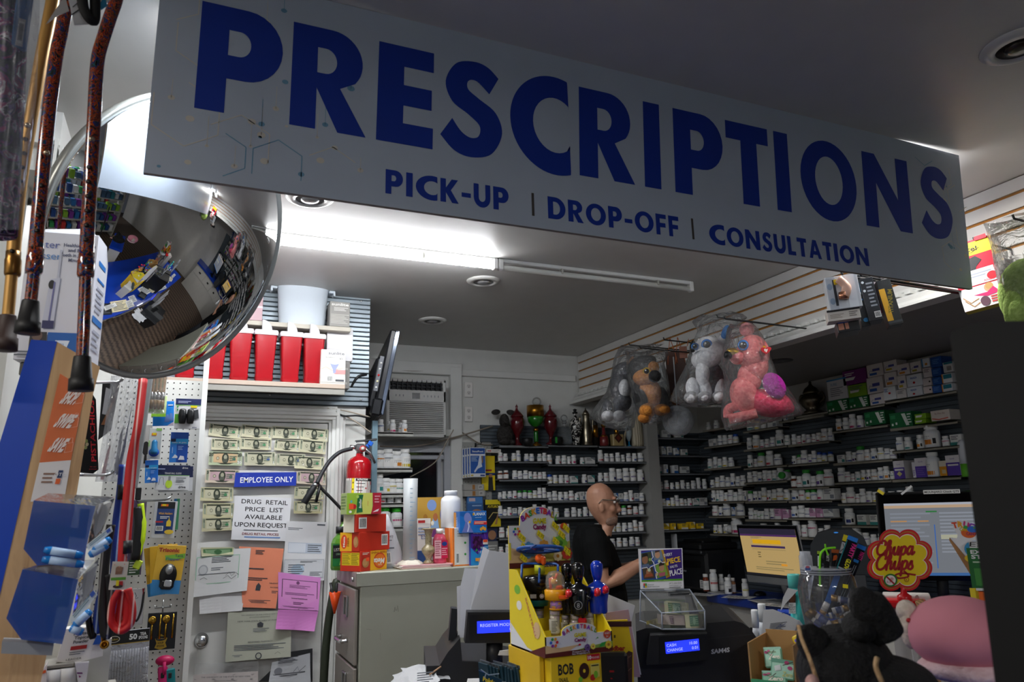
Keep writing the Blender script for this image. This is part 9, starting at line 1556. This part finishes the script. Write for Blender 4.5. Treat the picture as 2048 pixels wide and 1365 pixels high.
wg=[('r',0,.6,1,.78,'2a9ad8'),('r',.02,.68,.3,.78,'16204a'),('t','walker ski glides',.5,.635,.05,PAPER,dict(w=.8)),('r',0,0,.38,.6,'2a7ad0'),('p',[(.15,.14),(.45,.14),(.45,.2),(.3,.26)],'d8dce4'),('p',[(.5,.08),(.85,.08),(.8,.2),(.6,.22)],'d8dce4'),('lines',.45,.4,.75,.55,3,'8fb0e0'),('l',[(.15,.3),(.15,.5)],.002,'b0c8e8')]
P2(340,865,376,925,3.42,.02,'0f4aa8',wg,'blue walker glide box hanging in the middle of the white pegboard')
P2(290,921,316,966,3.41,.02,'1f6ac8',wg,'second blue walker glide box, lower and partly behind the upright',roll=-3)
tb=[('r',0,.6,1,1,'16204a'),('t','TENNIS BALL GLIDES',.5,.64,.07,PAPER,dict(w=.5)),('r',0,.58,1,.6,'6ab04a'),('e',.4,.25,.1,.17,'b8d83a'),('r',.37,.38,.44,.56,'8a8c90'),('t','drive',.8,.08,.1,INK,dict(bold=.03)),('l',[(.1,.2),(.13,.5),(.22,.5),(.25,.2)],.0015,DI),('lines',.6,.3,.9,.52,3,GI),('t','drive',.85,.86,.08,PAPER),('lines',.03,.8,.25,.88,1,'a8b0d0')]
P2(318,934,386,984,3.45,.006,'1a2450',[('r',.0,.0,1,.55,'d4d6da')],'navy and white tennis ball glide card behind the front one',roll=-2)
P2(312,931,379,981,3.42,.016,'d6d8dc',tb,'navy and white box of tennis ball glides, front one',roll=1)
P2(306,1003,352,1077,3.42,.012,'c4c6ca',[('r',.14,.12,.9,.98,'26407a'),('r',.14,.8,.9,.98,'17181c'),('r',.28,.86,.6,.92,'e8701a'),('r',.34,.87,.5,.92,'e8d01a'),('t','Wick Holders',.52,.64,.06,'e0a83a',dict(w=.6,bold=.02)),('lines',.3,.52,.7,.6,2,PAPER),('r',.12,.42,.45,.46,'b82a2a'),('bar',.16,.2,.48,.33,PAPER,INK),('p',[(.6,.32),(.8,.32),(.8,.45),(.72,.5),(.7,.6),(.68,.5),(.6,.45)],'e0c43a'),('e',.75,.17,.2,.06,'d8b83a')],'clear clamshell of wick holders with a navy card',roll=2)
P2(346,998,358,1060,3.46,.008,'2a78b8',[('r',.5,0,1,1,'4aa070')],'thin blue pack behind the wick holders')
fl=[('r',0,.0,1,.28,'3a8ac8'),('t','Trisonic',.42,.86,.08,'a82a2a',dict(w=.72,bold=.04)),('p',[(.3,.78),(1,.84),(1,.74),(.35,.68)],'7ab83a'),('t','Tank',.8,.76,.06,'2a2a5a',dict(w=.3)),('t','Flapper',.6,.69,.06,'2a4a9a',dict(w=.5,shear=.2))]
def flapper(o,w,h):b=B();b.sph((w*.02,-.006,h*-.12),(w*.30,.012,h*.24),M('111215',.3),24,12);b.box((w*.02,-.006,-h*.3),(w*.5,.02,h*.22),M('111215',.3),.01);b.obj('flapper',o);b=B();b.sph((w*.03,-.02,h*.0),(w*.13,.012,h*.1),M('b0b4b8',.2,.6),18,10);b.box((w*.06,-.018,-h*.28),(w*.26,.008,h*.14),M('c9ccd0',.15,.3),.004);b.obj('chrome_part',o)
for i,(dx,dy,Y,rl,lab)in enumerate(((-14,2,3.44,-9,'yellow blister pack at the back left of the flapper packs'),(-6,1,3.41,-5,'yellow blister pack in the middle of the flapper packs'))):P2(306+dx,1090+dy,362+dx,1188+dy,Y,.01,'dcae2a',[('r',0,0,1,.26,'3a8ac8'),('r',.3,.3,.6,.7,'22242a')],lab,roll=rl)
P2(308,1091,366,1188,3.36,.008,'e2b43a',fl,'yellow and blue blister pack with a black tank flapper, front one',roll=5,parts=flapper)
def spoons(o,w,h):
 for x,up in((-.34,1),(-.06,0),(.14,1),(.38,0)):
  b=B();z0=h*.32
  if up:b.sph((w*x,-.006,z0),(w*.14,.006,h*.11),M('b8923a',.2,1),16,10)
  b.tube([(w*x,-.005,z0-(h*.1 if up else-h*.13)),(w*x,-.006,-h*.2)],[.003,.0045],M('b8923a',.2,1),8);b.obj('spoon',o)
P2(294,1226,352,1300,3.42,.006,'15161a',[('p',[(.3,.3),(.5,.42),(.72,.3),(.66,.18),(.72,.06),(.5,0),(.3,.06),(.36,.18)],'b8962a'),('e',.5,.3,.18,.06,'22222a'),('t','opulent',.5,.285,.035,'d8c070',dict(w=.26)),('t','SOUP',.5,.16,.05,INK,dict(w=.2,bold=.02)),('t','SPOONS',.5,.08,.05,INK,dict(w=.26,bold=.02)),('bar',.03,.02,.12,.12,PAPER,INK)],'black card of golden spoons hanging low on the pegboard',parts=spoons)
def spo(o,w,h):
 b=B();[b.tube([(w*x,-.008,h*.2),(w*x,-.01,-h*.5)],.004,M('d8d8e0',.2,alpha=.5),6)for x in[-.45+.06*i for i in range(16)]];b.obj('clear_spoons',o,kind='stuff');b=B();b.box((0,-.016,-h*.1),(w,.002,h*.8),film('spoon_bag','eef0f4',.1,.1,30,1,.8));b.obj('wrap',o)
ts=[('r',0,.8,1,1,'121214'),('r',0,.785,1,.8,'b8962a'),('t','50',.64,.85,.09,PAPER,dict(bold=.04)),('t','TEA',.86,.9,.05,PAPER,dict(w=.14,bold=.03)),('t','SPOONS',.86,.84,.05,PAPER,dict(w=.2,bold=.03)),('e',.22,.88,.13,.055,'d8d4c8'),('e',.22,.88,.115,.045,'2a2418'),('t','opulent',.22,.865,.035,'c8b050',dict(w=.18)),('r',.2,0,.5,.5,'17181a'),('r',0,0,1,.16,'15161a'),('r',.2,0,.5,.2,'b8962a'),('t','CLEAR',.35,.15,.04,INK,dict(w=.2)),('t','TEA',.35,.06,.07,PAPER,dict(w=.18,bold=.04)),('t','50',.1,.04,.1,PAPER,dict(bold=.04)),('e',.35,.36,.09,.11,'b9b9bc'),('e',.35,.36,.08,.1,'17181a'),('r',.34,.22,.36,.28,'b9b9bc'),('e',.58,.36,.07,.06,'d8cdb8'),('lines',.56,.02,.8,.14,4,PAPER),('e',.9,.1,.05,.05,'c8c8c8')]
P2(206,1262,297,1385,3.34,.012,'b4b4be',ts,'clear bag of fifty tea spoons with a black header',parts=spo,roll=-2)
P2(171,1312,196,1380,3.40,.012,'c8601a',[('e',.4,.3,.35,.2,'2a2420'),('r',.3,.82,.6,.92,'e8d01a'),('r',.3,.8,.5,.86,'e8601a')],'orange pack low on the pegboard left of the tea spoons')
P2(262,1178,288,1250,3.46,.006,'d2d2d6',[('l',[(.2,.9),(.35,.8),(.2,.7),(.5,.75)],.002,DI),('l',spl2([(.9,.9),(.8,.4),(.5,.1),(.2,.3)],5),.008,'26282c'),('p',[(.75,1),(.95,1),(.85,.8)],'8a1a2a')],'white pack with a curved black tool behind the red leash')
def insole(o,w,h):b=B();b.tube(spline([(w*.1,-.012,h*.45),(w*.3,-.014,h*.2),(w*.3,-.014,-h*.1),(w*.1,-.012,-h*.3)],5),[.012]*5+[.016]*5+[.012]*6,'b8d81a',10);b.tube(spline([(-w*.1,-.014,h*.4),(w*.1,-.017,h*.15),(w*.05,-.016,-h*.3)],5),.018,M('15161a',.4),10);b.box((w*.25,-.012,-h*.36),(w*.5,.012,h*.12),'c8e03a',.003,RY(25));b.obj('strap_tool',o)
P2(258,1000,288,1150,3.38,.006,'5a4a6a',[('r',.1,.0,.9,.2,'3a5a3a'),('lines',.2,.02,.8,.18,5,PAPER)],'clear pack with a black and neon yellow grip behind the leashes',parts=insole)
F_=Px(280,850,2.9);c=wY(283,850,3.3);b=B();b.box((0,0,0),(.035,.03,.50),M('8f9294',.35,.4),.003,RY(3));b.box((.01,0,-.27),(.02,.025,.05),BLACK,.003);b.box((0,.14,.2),(.02,.26,.02),M('8f9294',.35,.4));b.obj('sign_holder',None,'slim grey metal upright hanging in front of the pegboard','holder',None,TR(c))
# hooks, leashes, bag, pouch
for px,py,L_,lab in((398,795,.14,'metal hook of the black walker tips'),(357,862,.12,'metal hook of the blue walker glide box'),(345,930,.12,'metal hook of the tennis ball glides')):pass
def wire(pts,r,mt,name,lab,cat,group=None):b=B();b.tube(spline([wY(x,y,Y)for x,y,Y in pts],6),r,mt,10);return b.obj(name,None,lab,cat,group)
wire([(187,766,2.1),(215,765,2.4),(236,764,2.5),(246,758,2.5)],.004,STEEL,'display_hook','long steel hook beside the rubber tip of the right cane','hook','display hooks')
wire([(160,950,2.0),(200,951,2.3),(218,949,2.35),(227,942,2.36)],.004,STEEL,'display_hook','long steel hook above the upper blue bin','hook','display hooks')
wire([(262,1002,3.5),(300,1002,3.2),(330,1000,3.1),(341,995,3.1)],.004,STEEL,'display_hook','steel hook sticking out above the wick holders','hook','display hooks')
b=B();p=wY(326,1215,3.53);b.tube([p,p+V((0,-.04,0))],.004,STEEL,8);b.tube([p+V((-.03,-.01,.01)),p+V((-.03,-.01,0)),p+V((.03,-.01,0)),p+V((.03,-.01,.01))],.003,STEEL,6);b.tube([p+V((0,-.01,.03)),p+V((0,-.01,-.03))],.003,STEEL,6);b.obj('display_hook',None,'empty metal hook above the golden spoons','hook','display hooks')
def rope(key,c1,c2):return ramp_mat('rope_'+key,'wave',14,[(0,c1),(.93,c1),(.97,c2)],.6,stretch=(1,1,.8),bump=.1)
RR,RB,RK=rope('red','b80f14','d8a8a0'),rope('blue','0f3a9a','9ab0d0'),rope('black','0e0e11','8a8a8c');YR=1.75
t=thing('dog_leash','red rope dog leash with a printed card hanging on the pegboard','leash');
def strand(pts,mt,r,name):b=B();b.tube(spline([wY(x,y,YR+d)for x,y,d in pts],6),r,mt,10);b.obj(name,t)
strand([(287,760,.03),(276,850,0),(262,920,0),(254,1000,0),(247,1070,0),(244,1130,0)],RR,.0085,'rope');strand([(284,760,.05),(272,880,.03),(264,960,.03),(258,1040,.03),(255,1085,.03)],RR,.007,'rope')
strand([(240,1180,.01),(226,1205,.01),(222,1240,.01),(232,1258,.01),(246,1262,0),(262,1246,0),(265,1215,.0),(256,1178,0)],RR,.007,'rope');strand([(246,1180,.02),(240,1215,.02),(236,1245,.02),(243,1252,.02),(252,1238,.02),(252,1180,.02)],RR,.007,'rope')
b=B();[b.tube([wY(x,y,YR),wY(x-1,y+26,YR)],.0105,BLACK,10)for x,y in((254,1082),)];b.obj('grip_sleeve',t)
c,w,h=rectY(221,1124,254,1180,YR-.03);b=B();b.box(c,(w,.002,h),'d2c8b8',0,RY(3));b.gfx(Fr(c+V((-w/2,-.0014,-h/2)),(w,0,0),(0,0,h)),[('r',.05,.34,.95,.44,'5a9a2a'),('p',[(.28,.55),(.68,.55),(.74,.8),(.3,.8)],'8a6248'),('e',.48,.74,.2,.1,'9a7256'),('r',.55,.1,.8,.3,'b01a1a'),('e',.5,.12,.3,.06,'3a2420'),('r',.38,.14,.56,.34,'e8d01a')]+[('e',.2+.3*(i%3),.9-.08*(i%2),.04,.025,'d8a088')for i in range(3)]);b.obj('card',t)
t=thing('dog_leash','blue rope dog leash hanging behind the red one','leash');strand([(246,930,.1),(240,990,.1),(232,1050,.1),(229,1120,.1),(226,1200,.1),(222,1255,.1)],RB,.008,'rope');strand([(258,930,.12),(250,1000,.12),(243,1080,.12),(238,1120,.12)],RB,.008,'rope');strand([(206,1175,.06),(197,1215,.06),(194,1250,.06),(198,1262,.06),(205,1240,.06)],RB,.008,'rope');strand([(214,1180,.08),(216,1220,.08),(211,1255,.08)],RB,.008,'rope');b=B();b.tube([wY(247,970,YR+.1),wY(245,1000,YR+.1)],.0125,BLACK,10);b.obj('grip_sleeve',t)
t=thing('dog_leash','black rope dog leash with flecks hanging left of the blue one','leash');strand([(222,1050,.05),(213,1100,.05),(208,1150,.05),(206,1220,.05),(210,1268,.05),(218,1262,.05),(220,1200,.05),(214,1150,.05)],RK,.009,'rope');strand([(176,1228,.06),(180,1260,.06),(186,1275,.06),(190,1250,.06)],M('0b0b0d',.4),.006,'rope');b=B();b.lathe([(.006,-.008),(.009,0),(.006,.008),(.005,0),(.006,-.008)],GOLD,14,TR(wY(209,1290,YR+.05))@RX(80));b.tube([wY(204,1262,YR+.05),wY(207,1284,YR+.05)],.004,GOLD,8);b.obj('clip',t)
c=wY(165,860,1.85);F_=Px(178,870,1.9,10);u=F_.u;b=B(F_.T);F_.poly(b,[(186,790),(192,800),(197,940),(186,948),(150,944),(160,880)],0,.03,M('0d0d0e',.3));b.gfx(Fr(u(196,925,-.0008),u(191,800,0)-u(196,925,0),u(176,925,0)-u(196,925,0)),[('t','PISTACHIOS',.5,.18,.5,'c01a24',dict(w=.98,bold=.02))]);b.gfx(Fr(u(178,940,-.0008),(.018,0,0),(0,0,.012)),[('t','no cer',.5,.5,.35,'a8202a'),('t','premium',.5,.0,.3,'a8202a')]);b.gfx(Fr(u(166,905,-.0009),(.012,0,0),(0,0,.04)),[('e',.4,.3,.3,.12,'a8b070'),('e',.6,.5,.3,.12,'d8c89a'),('e',.4,.7,.3,.12,'9aa860')]);b.obj('pistachio_pouch',None,'black pistachio pouch with red upright lettering behind the board','pouch')
F_=Px(240,860,2.3);u=F_.u;t=thing('plastic_bag','long clear plastic bag with dark packs inside hanging under the mirror','bag',F_.T);b=B()
vs=[];n=10
for j in range(13):
 t_=j/12;xl_=222-32*t_**1.2;xr_=288-44*t_
 for i in range(n+1):vs.append(u(xl_+(xr_-xl_)*i/n,752+212*t_,-.03-.05*math.sin(PI*i/n)+.012*math.sin(i*2.4+j*.9)))
b.add(vs,[(j*(n+1)+i,(j+1)*(n+1)+i,(j+1)*(n+1)+i+1,j*(n+1)+i+1)for j in range(12)for i in range(n)],film('hang_bag','c8ccd8',.38,.12,30,1.1,.8),True);b.obj('film',t)
b=B();F_.poly(b,[(205,765),(240,765),(222,860),(196,880)],.01,.01,'16171c');F_.poly(b,[(212,775),(224,780),(212,830),(204,828)],.004,.004,'b9bcc4');F_.poly(b,[(226,800),(236,780),(210,850),(202,850)],.002,.004,'8a5a3a');b.obj('dark_pack',t);b=B();F_.poly(b,[(258,840),(266,800),(250,900),(238,950),(232,950)],.0,.006,'2f3a66');F_.poly(b,[(240,870),(248,850),(236,945),(226,950)],.004,.004,'b0b2b8');F_.poly(b,[(215,900),(222,890),(208,960),(200,960)],.002,.003,'9a2a34');b.obj('inner_card',t)
t=thing('key_covers','pink and teal key covers hanging on a hook at the bottom of the pegboard','key covers');b=B();b.sph(wY(330,1322,3.42),(.035,.02,.02),M('c0185a',.4),14,8);b.tube([wY(329,1325,3.4),wY(328,1350,3.4)],.006,'d0206a',8);b.obj('pink_strap',t)
for x,y,mt,nm in((326,1358,'d82a78','pink_key'),(341,1362,'0f7a80','teal_key')):b=B();b.box(wY(x,y,3.41),(.035,.012,.09),mt,.005,RY(-6));b.box(wY(x-1,1352,3.4),(.012,.004,.02),INK,.002);b.obj(nm,t)
